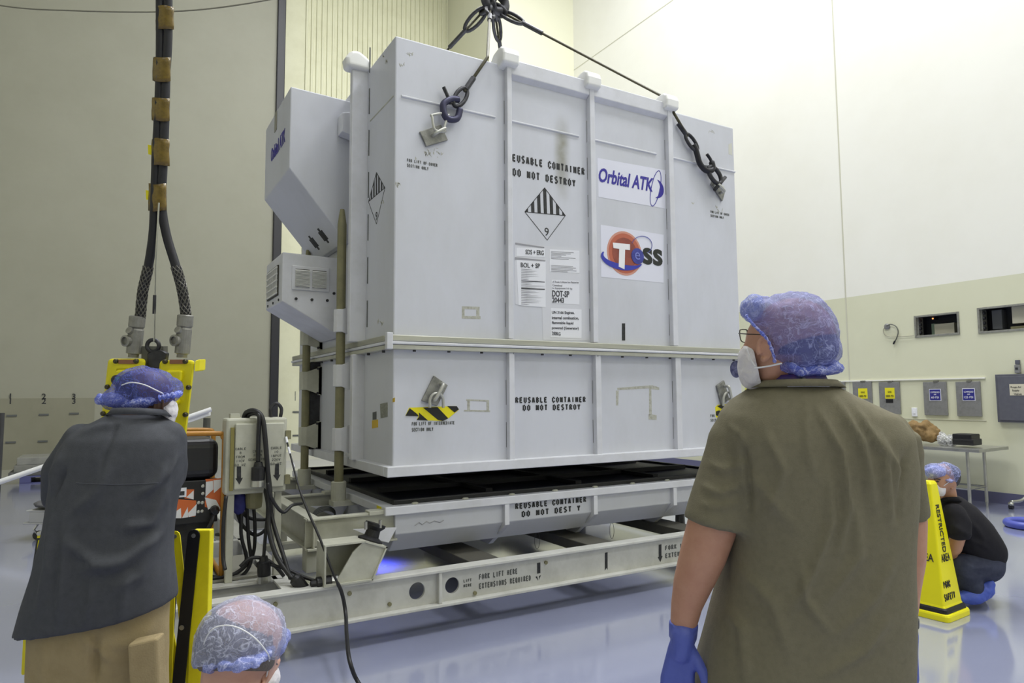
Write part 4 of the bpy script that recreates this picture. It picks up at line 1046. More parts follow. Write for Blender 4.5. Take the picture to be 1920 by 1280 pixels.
MB().box(.985, 1.03, 4.90, 4.95, SZ1, CZ0+.01).build('post', CREAM, cab, bevel=.004)
MB().box(CX0+.03, CX0+.09, CY0+.03, CY0+.1, CZ1, CZ1+.03).build('lifting_lug', CREAM, cab)
DY = CY0-.022
def dpt(x, y): p = onY(x, y, DY); return p
def dpoly(P, name='arrow_mark'):
    mb = MB(); mb.prism([dpt(x, y) for x, y in P], (0, -.002, 0)); mb.build(name, INK, cab)
dpoly([(444, 874), (452, 874), (452, 896), (455.5, 895), (449, 908), (441, 896.5), (444, 896.5)])
dpoly([(516, 869), (523, 869), (523, 890), (526, 889), (520, 901), (512, 890), (515, 890)])
for lines, a, w_ in ((['CABLE', '8', 'FROM', '110V', '60 HZ'], (441, 844), 20), (['CABLE', 'FROM', 'GENERATOR'], (466, 849), 34), (['CABLE', '10', 'INPUT', '220V', '60 HZ'], (508, 842), 20)):
    A = dpt(*a); B = dpt(a[0]+w_, a[1]); stencil(lines, (A.x, DY, A.z), XP, ZP, .017, INKG, cab, width=B.x-A.x, align='c', th=.7)
# big inlet fitting under the cabinet and shackle lug on top
mb = MB(); mb.lathe((.855, 4.93, .80), (0, 0, 1), [(.02, 0), (.05, .012), (.055, .05), (.055, .115)], 20); mb.build('cable_gland', OLIVE, cab)
mb = MB(); c = Vector((.985, 4.92, CZ1))
mb.tube(smooth_path([c+Vector((-.03, 0, 0)), c+Vector((-.035, 0, .06)), c+Vector((0, 0, .095)), c+Vector((.035, 0, .06)), c+Vector((.03, 0, 0))]), .012, 8); mb.build('padlock', DSTEEL, cab, smooth=True)
# ================================================================== cables and plugs
def cable(name, pts, r, label, cat='cable', group=None, m=CAB, k=6):
    p = smooth_path(pts, k); org = p[0]
    o = MB().tube(p, r, 8).build(name, m, None, smooth=True, origin=(0, 0, 0))
    return tag(o, label, cat, group)
def A_(x, y, Y): return onY(x, y, Y)
def plug(o, c, d, L=.13, r=.042, mm=BLKPL):
    mb = MB(); mb.lathe(c, d, [(r*.55, -L*.55), (r*.7, -L*.35), (r, -L*.3), (r, L*.25), (r*.95, L*.3)], 18); q = mb.build('plug_body', mm, o)
    mb = MB(); mb.lathe(Vector(c)+Vector(d).normalized()*L*.3, d, [(r*1.02, 0), (r*1.02, L*.28), (r*.9, L*.3)], 18); mb.build('plug_ring', STEEL, o)
g = 'cables hanging on the cabinet'
t = thing('power_cable', (0.86, 4.7, .95), 'black power cable with a large plug hanging on the cabinet door', 'cable', g)
MB().tube(smooth_path([A_(482, 776, 4.80), A_(486, 782, 4.78), A_(484.5, 820, 4.775), A_(484, 868, 4.775)]), .0135, 8).build('cable_cord', CAB, t, smooth=True)
plug(t, A_(484, 888, 4.775), (0, 0, -1), .14, .043)
cable('power_cable', [A_(455, 790, 4.95), A_(462, 773, 4.9), A_(478, 770, 4.82), A_(492, 784, 4.78), A_(498, 830, 4.76), A_(503, 900, 4.76), A_(505, 950, 4.76), A_(504, 990, 4.74), A_(520, 1045, 4.66), A_(556, 1094, 4.56)], .016, 'thick black cable draped over the cabinet down to the floor plug', 'cable', g)
cable('power_cable', [A_(460, 792, 4.97), A_(467, 778, 4.9), A_(482, 776, 4.83), A_(494, 792, 4.80), A_(499, 850, 4.79), A_(507, 920, 4.79), A_(510, 970, 4.78), A_(531, 1040, 4.66), A_(545, 1085, 4.58)], .014, 'second black cable beside the thick one over the cabinet', 'cable', g)
cable('power_cable', [A_(502, 905, 4.72), A_(510, 935, 4.72), A_(530, 960, 4.74), A_(548, 947, 4.78), A_(566, 944, 4.85)], .011, 'short black cable looping to the outrigger beam top', 'cable', g)
cable('power_cable', [A_(424, 930, 4.80), A_(419, 980, 4.78), A_(418, 1040, 4.76), A_(422, 1068, 4.72)], .012, 'black cable dropping straight along the left cabinet post', 'cable', g)
t = thing('power_cable', (.92, 4.88, .55), 'black cable ending in a plug standing beside the right cabinet post', 'cable', g)
MB().tube(smooth_path([A_(493, 905, 4.86), A_(502, 950, 4.82), A_(498, 1000, 4.80), A_(494, 1050, 4.78)]), .011, 8).build('cable_cord', CAB, t, smooth=True)
plug(t, A_(495, 1066, 4.78), (.04, 0, -1), .15, .042)
t = thing('power_cable', (1.2, 4.5, .4), 'black cable with a black and steel plug lying on the front beam', 'cable', g)
MB().tube(smooth_path([A_(508, 1058, 4.70), A_(540, 1068, 4.66), A_(565, 1080, 4.60), A_(590, 1088, 4.55)]), .011, 8).build('cable_cord', CAB, t, smooth=True)
plug(t, A_(607, 1093, 4.50), (1, -.05, .02), .15, .045)
t = thing('plug_connector', A_(563, 1099, 4.55), 'black plug end hooked over the front beam flange', 'plug', None)
mb = MB(); mb.lathe(A_(561, 1094, 4.55), (.55, -.1, -.8), [(.02, -.06), (.04, -.04), (.042, .05), (.03, .06)], 16); mb.build('plug_body', BLKPL, t)
random.seed(21)
for i, (pts, lb) in enumerate((
    ([(455, 935), (452, 1000), (462, 1050), (440, 1075), (395, 1085), (360, 1095)], 'black cable curving from under the cabinet to the left skid end'),
    ([(462, 935), (466, 1010), (470, 1055), (445, 1085), (400, 1090), (352, 1078)], 'black cable sweeping low past the left cabinet post'),
    ([(474, 932), (478, 990), (474, 1040), (450, 1070), (415, 1083), (370, 1072)], 'black cable from the gland bending along the skid floor'),
    ([(445, 960), (455, 985), (480, 1003), (503, 985), (509, 950)], 'black cable loop sagging between the cabinet posts'),
    ([(447, 940), (462, 968), (492, 974), (520, 968), (528, 960)], 'black cable bundled behind the cabinet posts'),
    ([(450, 1062), (470, 1046), (498, 1048), (520, 1065), (532, 1080)], 'black cable arching across the cross beam corner'))):
    cable('power_cable', [A_(x, y, 4.95+.03*i if i < 5 else 4.8) for x, y in pts], .012, lb, 'cable', 'loose cables under the cabinet')
mb = MB(); bc_ = A_(449, 912, 4.96); bc_.z = .845; mb.ell(bc_, (.05, 0, 0), (0, .045, 0), (0, 0, .078)); o = mb.build('blue_bundle', mat('blue_fabric_bundle', srgb(48, 50, 120), .7), None, smooth=True, origin=bc_); tag(o, 'blue wrapped bundle hanging behind the cabinet gland', 'bundle')
crinkle(o.data, .012, 30)
# long thin cable from the cabinet across the front beam to the floor
t = thing('extension_cable', onZ(680, 1290, -.07), 'thin black cable running from the cabinet over the front beam to the floor', 'cable')
fl = onZ(672, 1275, .02)
pts = [A_(536, 818, 4.86), A_(545, 855, 4.80), A_(566, 930, 4.62), A_(600, 1010, 4.48), A_(625, 1075, 4.40), onY(641, 1112, 4.39), onY(648, 1150, 4.36), onY(650, 1190, 4.15), onY(656, 1240, 3.9), onZ(675, 1284, -.06), onZ(720, 1330, -.06), onZ(900, 1420, -.06)]
MB().tube(smooth_path(pts), [.006]*12+[.008]*15+[.012]*40, 8).build('cable_cord', CAB, t, smooth=True)
mb = MB()
for (xa, ya), (xb_, yb_) in (((540.5, 838), (543.5, 850)), ((536.5, 819), (538.5, 829)), ((548.5, 868), (551, 876))):
    mb.cyl(A_(xa, ya, 4.815), A_(xb_, yb_, 4.795), .0085, n=8)
mb.build('white_tape_band', PAPER, t, each=True)

# ================================================================== generator
gen = thing('generator', (.35, 5.25, SZ1+.012), 'black portable generator with orange tube frame and striped tape on its panel', 'generator')
GX0, GX1, GY0, GY1 = .02, .665, 4.98, 5.55
def gp(x, y, Y=GY0): return onY(x, y, Y)
zt_ = gp(400, 812).z
OR = .017
mb = MB()
for y in (GY0-.02, GY1):
    mb.tube(smooth_path([(GX1, y, SZ1+.03), (GX1, y, zt_-.12), (GX1-.01, y, zt_-.03), (GX1-.07, y, zt_), (GX0+.08, y, zt_), (GX0+.01, y, zt_-.03), (GX0, y, zt_-.12), (GX0, y, SZ1+.03)]), OR, 10)
for x in (GX0, GX1): mb.tube([(x, GY0-.02, SZ1+.032), (x, GY1, SZ1+.032)], OR, 10)
mb.build('tube_frame', ORANGE, gen, smooth=True)
zk = gp(400, 897).z
mb = MB(); mb.box(GX0+.03, GX1-.03, GY0-.01, GY1-.03, zk, zt_-.035); mb.build('fuel_tank', mat('black_tank', srgb(26, 26, 32), .35), gen, bevel=.06, seg=4)
zp = gp(400, 978).z
mb = MB(); mb.box(GX0+.03, GX1-.03, GY0+.0, GY0+.1, zp, zk-.005); pn = mb.build('control_panel', BLKPL, gen, bevel=.006)
mb = MB(); mb.box(GX0+.04, GX1-.06, GY0+.08, GY1-.05, SZ1+.03, zk+.01); mb.build('engine_block', mat('engine_black', srgb(30, 30, 34), .55, dirt=srgb(60, 60, 62), dirt_amt=.7, scale=14), gen, bevel=.03)
OT = mat('orange_reflective_tape', srgb(206, 104, 50), .45, bump=.3, bump_scale=40); WT = mat('silver_reflective_tape', srgb(226, 226, 228), .3, bump=.3, bump_scale=40)
def gpoly(polys, m, name, off=.0):
    mb = MB()
    for P in polys: mb.prism([(lambda q: (q.x, GY0-off, q.z))(gp(x, y)) for x, y in P], (0, -.002, 0))
    mb.build(name, m, pn)
gpoly([[(385, 898), (417, 896), (419, 950), (414, 958), (384, 950), (384, 940), (390, 920)], [(324, 935), (368, 938), (366, 968), (322, 971)], [(346, 917), (364, 917), (363, 936), (346, 934)]], OT, 'orange_tape')
gpoly([[(386, 903), (399, 901), (400, 917), (385, 931)], [(400, 900), (417, 898), (417, 910), (401, 924)], [(384, 932), (405, 937), (416, 957), (396, 952), (390, 955)], [(322, 971), (325, 961), (339, 952), (340, 971)], [(341, 971), (352, 950), (353, 969)], [(352, 962), (369, 944), (367, 966), (354, 969)], [(349, 932), (363, 919), (363, 936)]], WT, 'silver_tape_bands', .0024)
mb = MB()
for x, y in ((380.5, 911), (380.5, 925), (372.5, 942), (379.5, 942), (372, 959), (379, 958)):
    q = gp(x, y); mb.lathe((q.x, GY0-.0, q.z), (0, -1, 0), [(.011, 0), (.011, .006), (.006, .01)], 12)
mb.build('panel_stud', STEEL, pn, each=True)
q = gp(340, 923); mb = MB(); mb.box(q.x-.03, q.x+.03, GY0-.004, GY0, q.z-.03, q.z+.03); mb.build('panel_label', PAPER, pn)
q = gp(340, 924); mb = MB(); mb.box(q.x-.018, q.x+.018, GY0-.0065, GY0-.004, q.z-.014, q.z+.012); mb.build('label_symbol', INK, pn)
a = gp(309, 935); write('DE', (gp(310, 935).x, GY0-.001, a.z), XP, ZP, OT, pn, height=.04)
mb = MB(); mb.tube(smooth_path([gp(402, 955), gp(398, 975, GY0-.06), gp(388, 995, GY0-.06), gp(380, 1010, GY0-.02)]), .014, 8); mb.lathe(gp(402, 955, GY0-.0), (0, -1, -.2), [(.03, 0), (.03, .03), (.018, .06)], 14); mb.build('output_plug', BLKPL, gen)

level(0)
# ================================================================== right wall: panels, recessed boxes, switch, stray cord
GREYP = mat('grey_hammertone_panel', srgb(140, 140, 140), .4, .3, dirt=srgb(118, 118, 116), dirt_amt=.7, scale=16)
DGREY = mat('dark_grey_cabinet', srgb(92, 93, 102), .45, dirt=srgb(78, 78, 88), dirt_amt=.6, scale=14)
SBLUE = mat('blue_sign', srgb(44, 44, 130), .4); SYEL = mat('yellow_sign', srgb(226, 216, 40), .4)
def WP(x, y, off=0.): p = onX(x, y, WX); return Vector((WX-off, p.y, p.z))
def wbox(mb, x0, y0, x1, y1, t, off=0.):
    a, b = WP(x0, y0), WP(x1, y1); mb.box(WX-off-t, WX-off, b.y, a.y, b.z, a.z); return mb
def wallpanel(r, label, sign=None, txt=(), tag_=None):
    x0, y0, x1, y1 = r; c = WP((x0+x1)/2, y1)
    t = thing('wall_panel', c, label, 'wall panel', 'grey hatch panels on the right wall')
    wbox(MB(), x0, y0, x1, y1, .03).build('panel_door', GREYP, t, bevel=.004)
    m_ = (x0+x1)/2
    wbox(MB(), m_-4, y0-2.4, m_+5, y0+1, .034).build('latch', mat('latch_metal', srgb(120, 120, 112), .4, .5), t, bevel=.003)
    if sign:
        sx0, sy0, sx1, sy1, sm, tm = sign
        wbox(MB(), sx0, sy0, sx1, sy1, .003, .03).build('sign_plate', PAPER if sm is SBLUE else sm, t)
        s = t
        if sm is SBLUE: s = wbox(MB(), sx0+1, sy0+1, sx1-1, sy1-1, .002, .033).build('sign_face', SBLUE, t); 
        h = (WP(sx0, sy0).z-WP(sx0, sy1).z)
        for k, (tx, fy, fw, fh) in enumerate(txt):
            cy = sy0+(sy1-sy0)*fy; W_ = abs(WP(sx1, cy).y-WP(sx0, cy).y)*fw
            p = WP((sx0+sx1)/2, cy, .0355)
            write(tx, p, YN, ZP, tm, t, width=W_, height=h*fh, align='c', name='sign_text')
    if tag_: wbox(MB(), *tag_, .003, .03).build('dark_tag', BLKPL, t)
    return t
BT = (('COMPRESSED', .34, .72, .13), ('AIR', .52, .22, .1), ('60 PSI', .8, .6, .17))
wallpanel((1557, 717, 1588, 777), 'grey wall panel half hidden behind the olive shirt collar')
wallpanel((1600, 716, 1638, 775), 'grey wall panel with plain yellow sign above the olive shirt shoulder', (611, 0, 0, 0, SYEL, INK) and (1611, 728, 1629, 747, SYEL, INK), (('GN2', .45, .4, .16), ('3000 PSI', .85, .7, .2)))
wallpanel((1649, 716, 1690.5, 776), 'grey wall panel with yellow sign and a small black tag under it', (1661, 727, 1680, 747, SYEL, INK), (('GN2', .45, .35, .16), ('3000 PSI', .85, .75, .2)), (1663, 748, 1677, 755))
wallpanel((1732, 716, 1779, 778.5), 'grey wall panel with blue 60 PSI sign above the tan bag', (1744, 729, 1767, 751, SBLUE, PAPER), BT)
wallpanel((1793, 715.5, 1842.5, 780.5), 'grey wall panel with blue 125 PSI sign beside the dark cabinet', (1806, 728, 1831, 751, SBLUE, PAPER), BT[:2]+(('125 PSI', .8, .66, .17),))
t = thing('valve_cabinet', WP(1900, 792), 'large dark grey wall cabinet labelled as purge air supply valve', 'wall cabinet')
wbox(MB(), 1869, 702, 1952, 793, .06).build('cabinet_body', DGREY, t, bevel=.006)
wbox(MB(), 1874, 706, 1946, 789, .012, .06).build('cabinet_door', DGREY, t, bevel=.004)
lp = wbox(MB(), 1897, 720, 1936, 741, .003, .072).build('label_plate', mat('beige_label', srgb(206, 200, 178), .5), t)
for k, tx in enumerate(('Purge Air', 'Supply', 'Valve')):
    p = WP(1900, 728+k*6.2, .0755); q = WP(1932, 728+k*6.2, .0755)
    write(tx, p+Vector((0, -.02*k, 0)), YN, ZP, INK, t, height=.032, name='label_text')
t = thing('indicator_box', WP(1909, 700), 'small grey indicator box on top of the dark wall cabinet', 'indicator box')
wbox(MB(), 1904.5, 684, 1915.5, 699, .05).build('box_body', GREYP, t, bevel=.004)
wbox(MB(), 1905.5, 675, 1913.5, 683, .045).build('box_cap', DGREY, t, bevel=.004)
wbox(MB(), 1907, 689, 1912, 693, .003, .05).build('box_symbol', INK, t)
t = thing('light_switch', WP(1715, 781), 'white light switch plate above the tan bag', 'switch')
wbox(MB(), 1710, 764, 1721, 780.5, .02).build('switch_plate', PAPER, t, bevel=.004)
wbox(MB(), 1713.5, 769, 1717.5, 775, .008, .02).build('rocker', PAPER, t)
# recessed boxes let into the wall
FRM = mat('galvanised_frame', srgb(150, 150, 142), .45, .4, dirt=srgb(110, 110, 104), dirt_amt=.7, scale=20)
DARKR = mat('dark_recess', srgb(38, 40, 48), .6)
def recess(o, n, label, items):
    y0, y1, z0, z1 = o; D = .32
    t = thing('recessed_box', (WX, (y0+y1)/2, z0), label, 'recessed wall box')
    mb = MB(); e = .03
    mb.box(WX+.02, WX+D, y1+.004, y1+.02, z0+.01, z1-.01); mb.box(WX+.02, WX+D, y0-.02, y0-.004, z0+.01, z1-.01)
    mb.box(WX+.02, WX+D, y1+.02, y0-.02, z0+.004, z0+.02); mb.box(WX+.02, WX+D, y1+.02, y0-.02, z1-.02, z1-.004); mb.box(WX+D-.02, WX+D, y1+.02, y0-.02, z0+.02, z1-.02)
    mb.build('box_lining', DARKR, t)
    mb = MB()
    mb.box(WX-.015, WX+.03, y1, y1+e, z0, z1); mb.box(WX-.015, WX+.03, y0-e*1.0, y0, z0, z1); mb.box(WX-.015, WX+.03, y1+e, y0-e, z0, z0+e); mb.box(WX-.015, WX+.03, y1+e, y0-e, z1-e, z1)
    mb.build('box_frame', FRM, t, bevel=.003)
    mb = MB(); mb.box(WX+.03, WX+.16, y0-.05, y0-.022, z0+.03, z1-.03); mb.build('terminal_strip', FRM, t)
    for k in range(4):
        z = z0+.08+(z1-z0-.16)*k/3
        mb = MB(); mb.cyl((WX+.06, y0-.075, z), (WX+.06, y0-.05, z), .025, n=10); mb.build('terminal_knob', DSTEEL, t)
    for (f0, f1, g0, g1, dx, m_) in items:
        mb = MB(); W_, H_ = y0-y1, z1-z0
        mb.box(WX+dx, WX+D-.02, y0-W_*f1, y0-W_*f0, z0+H_*g0+.02, z0+H_*g1); mb.build('inner_unit', m_, t, bevel=.004)
    return t
IVORY = mat('ivory_unit', srgb(196, 192, 172), .5)
r1 = recess(o1, 1, 'smaller recessed wall box with an ivory unit and orange pilot light', [(.34, .78, .0, .58, .14, IVORY), (.26, .34, .0, .62, .16, mat('green_unit', srgb(120, 140, 120), .5))])
p = onX(1749, 597, WX+.2); mb = MB(); mb.sph((WX+.2, p.y, p.z), .012); mb.build('pilot_light', emis('orange_pilot', (1, .35, .1), 8), r1)
MB().box(WX+.2, WX+.31, p.y-.03, p.y+.03, p.z-.02, o1[3]-.02).build('pilot_holder', DARKR, r1)
r2 = recess(o2, 2, 'wider recessed wall box cut by the right frame edge', [(.55, .95, .25, .95, .10, IVORY), (.16, .34, .1, .9, .16, mat('grey_unit', srgb(90, 92, 96), .5)), (.5, .98, .0, .2, .12, OLIVE)])
t = thing('wall_cord', WP(1668, 612), 'thin grey cord looped on the wall left of the recessed box', 'cord')
mb = MB(); mb.tube(smooth_path([WP(x, y, .02) for x, y in ((1714, 629.5), (1690, 631), (1668, 631), (1659, 625), (1658, 617), (1663, 612))]), .006, 6); mb.build('cord_line', mat('grey_cord', srgb(150, 148, 130), .5), t, smooth=True)
mb = MB(); mb.tube(smooth_path([WP(x, y, .03) for x, y in ((1664, 611), (1672, 608), (1682, 612), (1686, 622), (1683, 634), (1678, 643))]), .009, 6); mb.build('cord_end', mat('dark_cord', srgb(90, 92, 84), .5), t, smooth=True)
mb = MB(); mb.lathe(WP(1664, 612, 0), (-1, 0, 0), [(.05, 0), (.05, .02), (.03, .03)], 16); mb.build('cord_boss', GREYP, t)
mb = MB(); mb.cyl(WP(1680, 639, .03), WP(1677, 645, .03), .014, n=10); mb.build('cord_plug', BLKPL, t)
# ================================================================== steel work table against the right wall with its load
STL = mat('stainless_steel_table', srgb(176, 176, 172), .3, .8, dirt=srgb(140, 140, 136), dirt_amt=.5, scale=6)
tab = thing('work_table', (10.7, 6.1, 0), 'long stainless steel work table against the right wall', 'table')
zT = .847
A0 = Vector((10.22, 4.89, zT)); ux = Vector((.94, .06, 0)); uy = Vector((.06, 2.4, 0))
mb = MB(); mb.obox(A0+(ux+uy)/2+Vector((0, 0, -.02)), ux/2, uy/2, Vector((0, 0, .022))); mb.build('table_top', STL, tab, bevel=.004)
for f, g_ in ((.14, .09), (.7, .09), (.14, .93), (.7, .93)):
    q = A0+ux*f+uy*g_
    mb = MB(); mb.lathe((q.x, q.y, 0), (0, 0, 1), [(.014, 0), (.018, .05), (.022, .06), (.022, zT-.035)], 14); mb.build('leg', STL, tab)
mb = MB()
for f0, g0, f1, g1 in ((.14, .09, .7, .09), (.14, .09, .14, .93), (.7, .09, .7, .93)):
    mb.cyl(A0+ux*f0+uy*g0+Vector((0, 0, .28-zT+0*zT)) , A0+ux*f1+uy*g1+Vector((0, 0, .28-zT)), .014, n=10)
mb.build('brace', STL, tab)
def on_t(x, y, z=0.): # point of the table top seen at a pixel
    p = onZ(x, y, zT); return Vector((p.x, p.y, zT+z))
BAGM = mat('tan_canvas', srgb(138, 112, 70), .8, dirt=srgb(102, 80, 48), dirt_amt=.6, scale=14, bump=.4, bump_scale=60)
def tt(x, y, f): # a pixel held on the vertical plane part-way across the table
    o = A0+ux*f; n = ux.normalized(); d = ray(x, y); k = (o-CC).dot(n)/d.dot(n); return CC+d*k
random.seed(4)
mb = MB()
for x, y, r, q in ((1706, 815, 15, 1), (1724, 812, 17, 1), (1745, 816, 15, 1), (1716, 800, 14, 1), (1738, 801, 14, 1), (1752, 806, 8, 1), (1700, 822, 10, 1)):
    p = tt(x, y, .5); p.z = max(p.z, zT+.06); rr = r*9.6/FPX
    mb.ell(p, (rr, 0, 0), (0, rr*1.3, 0), (0, 0, rr*.9))
me = skin(mb, .022, 3); crinkle(me, .035, 9); crinkle(me, .012, 26)
a_ = vget(me); a_[:, 2] = np.maximum(a_[:, 2], zT+.004); vset(me, a_)
bo = link_mesh('canvas_bag', me, BAGM, None, True, origin=tt(1724, 825, .5)); tag(bo, 'crumpled tan canvas bag heaped on the steel table', 'bag')
CLR = mat('clear_plastic_bag', srgb(215, 216, 218), .12); CLR.node_tree.nodes['Principled BSDF'].inputs['Alpha'].default_value = .5
for (x, y, r, lb) in ((1768, 814, 13, 'crumpled clear plastic bag next to the tan canvas bag'), (1783, 820, 11, 'clear plastic bag of parts next to the black cases')):
    p = tt(x, y, .45); rr = r*9.5/FPX; p.z = zT+rr*.85
    mb = MB(); mb.ell(p, (rr*.8, 0, 0), (0, rr*.9, 0), (0, 0, rr), 18, 12); mb.ell(p+Vector((0, .02, rr*.9)), (rr*.3, 0, 0), (0, rr*.3, 0), (0, 0, rr*.5), 14, 8)
    me = skin(mb, .014, 2); crinkle(me, .02, 22); crinkle(me, .012, 45)
    a_ = vget(me); a_[:, 2] = np.maximum(a_[:, 2], zT+.003); vset(me, a_)
    o = link_mesh('plastic_bag', me, CLR, None, False, origin=(p.x, p.y, zT)); tag(o, lb, 'plastic bag', 'clear bags on the table')
    mb = MB(); mb.ell(p-Vector((0, 0, rr*.35)), (rr*.5, 0, 0), (0, rr*.55, 0), (0, 0, rr*.4), 12, 8); me = skin(mb, .014, 1); crinkle(me, .02, 40)
    link_mesh('bag_contents', me, DSTEEL, o)
def case(x0, y0, x1, y1, f, lb, m_):
    p, q = tt(x0, y1, f), tt(x1, y0, f); uyn = uy.normalized()
    t = thing('equipment_case', (p.x, p.y, p.z), lb, 'case', 'black cases on the table')
    c = (p+q)/2; hw = abs((q-p).dot(uyn))/2; hh = abs(q.z-p.z)/2
    mb = MB(); mb.obox(c, ux.normalized()*.14, uyn*hw, Vector((0, 0, hh))); mb.build('case_shell', m_, t, bevel=.012)
    mb = MB(); mb.obox(c-ux.normalized()*0+Vector((0, 0, hh*.3)), ux.normalized()*.143, uyn*(hw*1.005), Vector((0, 0, hh*.05))); mb.build('lid_seam', BLACK, t)
yb_ = pj(A0+ux*.45+uy*.3+Vector((0, 0, .003)))[1]
case(1793, 813.5, 1830, 822.5, .42, 'upper black case on the steel table', BLKPL)
case(1793, 822.5, 1834, 832.5, .42, 'lower black case on the steel table under another case', mat('charcoal_case', srgb(34, 34, 36), .5))
# wheeled foot poking in at the right edge, and a blue hose ring on the floor
t = thing('caster_stool', onZ(1905, 950, 0), 'chrome caster leg of a stool at the right frame edge', 'stool')
q = onZ(1897, 954, 0); q2 = onZ(1960, 950, 0)
mb = MB(); mb.tube(smooth_path([q+Vector((0, 0, .1)), q.lerp(q2, .3)+Vector((0, 0, .11)), q.lerp(q2, .55)+Vector((0, 0, .2)), q.lerp(q2, .9)+Vector((0, 0, .36))]), .022, 10); mb.build('leg', STEEL, t, smooth=True)
mb = MB(); mb.cyl(q+Vector((0, -.02, .032)), q+Vector((0, .03, .032)), .032, n=16); mb.build('caster_wheel', DSTEEL, t)
mb = MB(); mb.ell(q+Vector((0, .005, .07)), (.036, 0, 0), (0, .036, 0), (0, 0, .03)); mb.build('caster_hood', STEEL, t, smooth=True)
mb = MB(); mb.lathe(q2+Vector((.1, 0, 0)), (0, 0, 1), [(.03, .2), (.03, .6), (.2, .62), (.2, .67)], 20); mb.build('stool_seat', STEEL, t)
hc_ = onZ(1934, 982, .045)
mb = MB(); mb.tube([hc_+Vector((.24*math.cos(t_), .24*math.sin(t_), 0)) for t_ in np.linspace(0, 2*PI, 40, endpoint=False)], .045, 12, closed=True)
o = mb.build('blue_hose', mat('blue_hose', srgb(74, 84, 170), .4), None, True, origin=(hc_.x, hc_.y, 0)); tag(o, 'blue ring of hose lying on the floor at the right edge', 'hose')
# ================================================================== yellow warning cone (four-sided)
ca, cr_, cl_ = onZ(1779, 1169, 0), onZ(1813, 1155, 0), onZ(1709, 1153, 0)
e1_ = Vector((cr_.x-ca.x, cr_.y-ca.y, 0)); e1_.normalize()
e2_ = Vector((-e1_.y, e1_.x, 0))
S1 = .36
cc_ = ca+(e1_+e2_)*S1/2
cone = thing('warning_cone', (cc_.x, cc_.y, 0), 'yellow four sided restricted area cone before the crouching person', 'cone')
def sq(h, s, r=.25):
    s1 = s/2; pts = []
    for cx, cy, a0 in ((1, 1, 0), (-1, 1, PI/2), (-1, -1, PI), (1, -1, 1.5*PI)):
        for k in range(5):
            an = a0+PI/2*k/4; q = s1*r
            pts.append(Vector((cc_.x, cc_.y, h))+e1_*(cx*(s1-q)+q*math.cos(an))+e2_*(cy*(s1-q)+q*math.sin(an)))
    return pts
MB().loft([sq(0, S1, .2), sq(.035, S1, .2), sq(.05, S1*.97, .2)]).build('cone_foot', YELC, cone, bevel=.004)
MB().loft([sq(.05, S1*.9, .16), sq(.075, S1*.88, .16), sq(.085, S1*.84, .16)]).build('rubber_band', BLACK, cone)
CH = .965
MB().loft([sq(.085, S1*.80, .12), sq(.10, S1*.77, .12), sq(CH-.02, .105, .2), sq(CH, .085, .3)]).build('cone_shell', YELC, cone)
def coneface(e_out, e_side, txts):
    """lettering on one sloped face: e_out faces out, e_side runs to the reader's right"""
    hb, ht = S1*.77/2, .105/2
    up = (Vector((0, 0, CH-.12))+e_out*(ht-hb)).normalized()
    base_ = Vector((cc_.x, cc_.y, .10))+e_out*hb
    for tx, u, v, w_, h_, vert, sten in txts:
        p = base_+up*v+e_side*u+e_side.cross(up)*.001
        if vert: write(tx, p, -up, e_side, INK, cone, width=w_, height=h_, name='cone_lettering', bold=.012)
        elif sten: stencil(tx, p, e_side, up, h_, INK, cone, width=w_)
        else: write(tx, p, e_side, up, INK, cone, width=w_, height=h_, name='cone_lettering', bold=.012)
W_ = [('RESTRICTED', -.035, .70, .34, .05, True, False), ('AREA', -.075, .295, .13, .055, False, False), ('PGOC', -.105, .115, .10, .05, False, True), ('SAFETY', -.12, .03, .16, .05, False, True)]
coneface(-e2_, e1_, W_)
coneface(-e1_, -e2_, [('RESTRICTED', -.025, .70, .34, .05, True, False), ('AREA', -.07, .295, .14, .055, False, False)])
# ================================================================== hanging pendant controller and its bundle of cables
pen = thing('crane_pendant', at(290, 760, 3.05), 'yellow twin box crane pendant hanging before the man at left', 'control pendant')
PD = 3.05
def pp(x, y, dz=0.): return at(x, y, PD+dz)
def pbody(x0, x1, x0b, x1b, y0, y1):
    mb = MB()
    def ring(dz, i): return [pp(x0+i, y0+i, dz), pp(x1-i, y0+i, dz), pp(x1b-i, y1-i, dz), pp(x0b+i, y1-i, dz)]
    mb.loft([ring(0, 0), ring(.11, 0)]); return mb
b1 = pbody(203, 274, 176, 246, 672, 905).build('left_housing', YEL, pen, bevel=.016, seg=3)
b2 = pbody(300, 366, 276, 340, 675, 893).build('right_housing', YEL, pen, bevel=.016, seg=3)
pbody(214, 264, 196, 240, 686, 880).build('cover_plate', YEL, b1, bevel=.01)
for bb, xs in ((b1, (215, 258)), (b2, (311, 349))):
    mb = MB(); mb.prism([pp(xs[0]+7, 674, -.004), pp(xs[1]-3, 674, -.004), pp(xs[1]-3, 682, -.004), pp(xs[0]+7, 682, -.004)], _F*.006); mb.build('name_plate', mat('copper_plate', srgb(150, 104, 78), .4, .4), bb)
BOLT = mat('black_oxide_bolt', srgb(70, 66, 50), .4, .6)
for bb, pts in ((b1, ((218, 677), (256, 677), (202, 725), (194, 775))), (b2, ((310, 677.5), (348, 677.5), (354, 726), (348, 777), (342, 830)))):
    for x, y in pts:
        mb = MB(); mb.lathe(pp(x, y, -.0), -_F, [(.011, -.004), (.011, .008), (.007, .013)], 10); mb.build('cover_bolt', BOLT, bb)
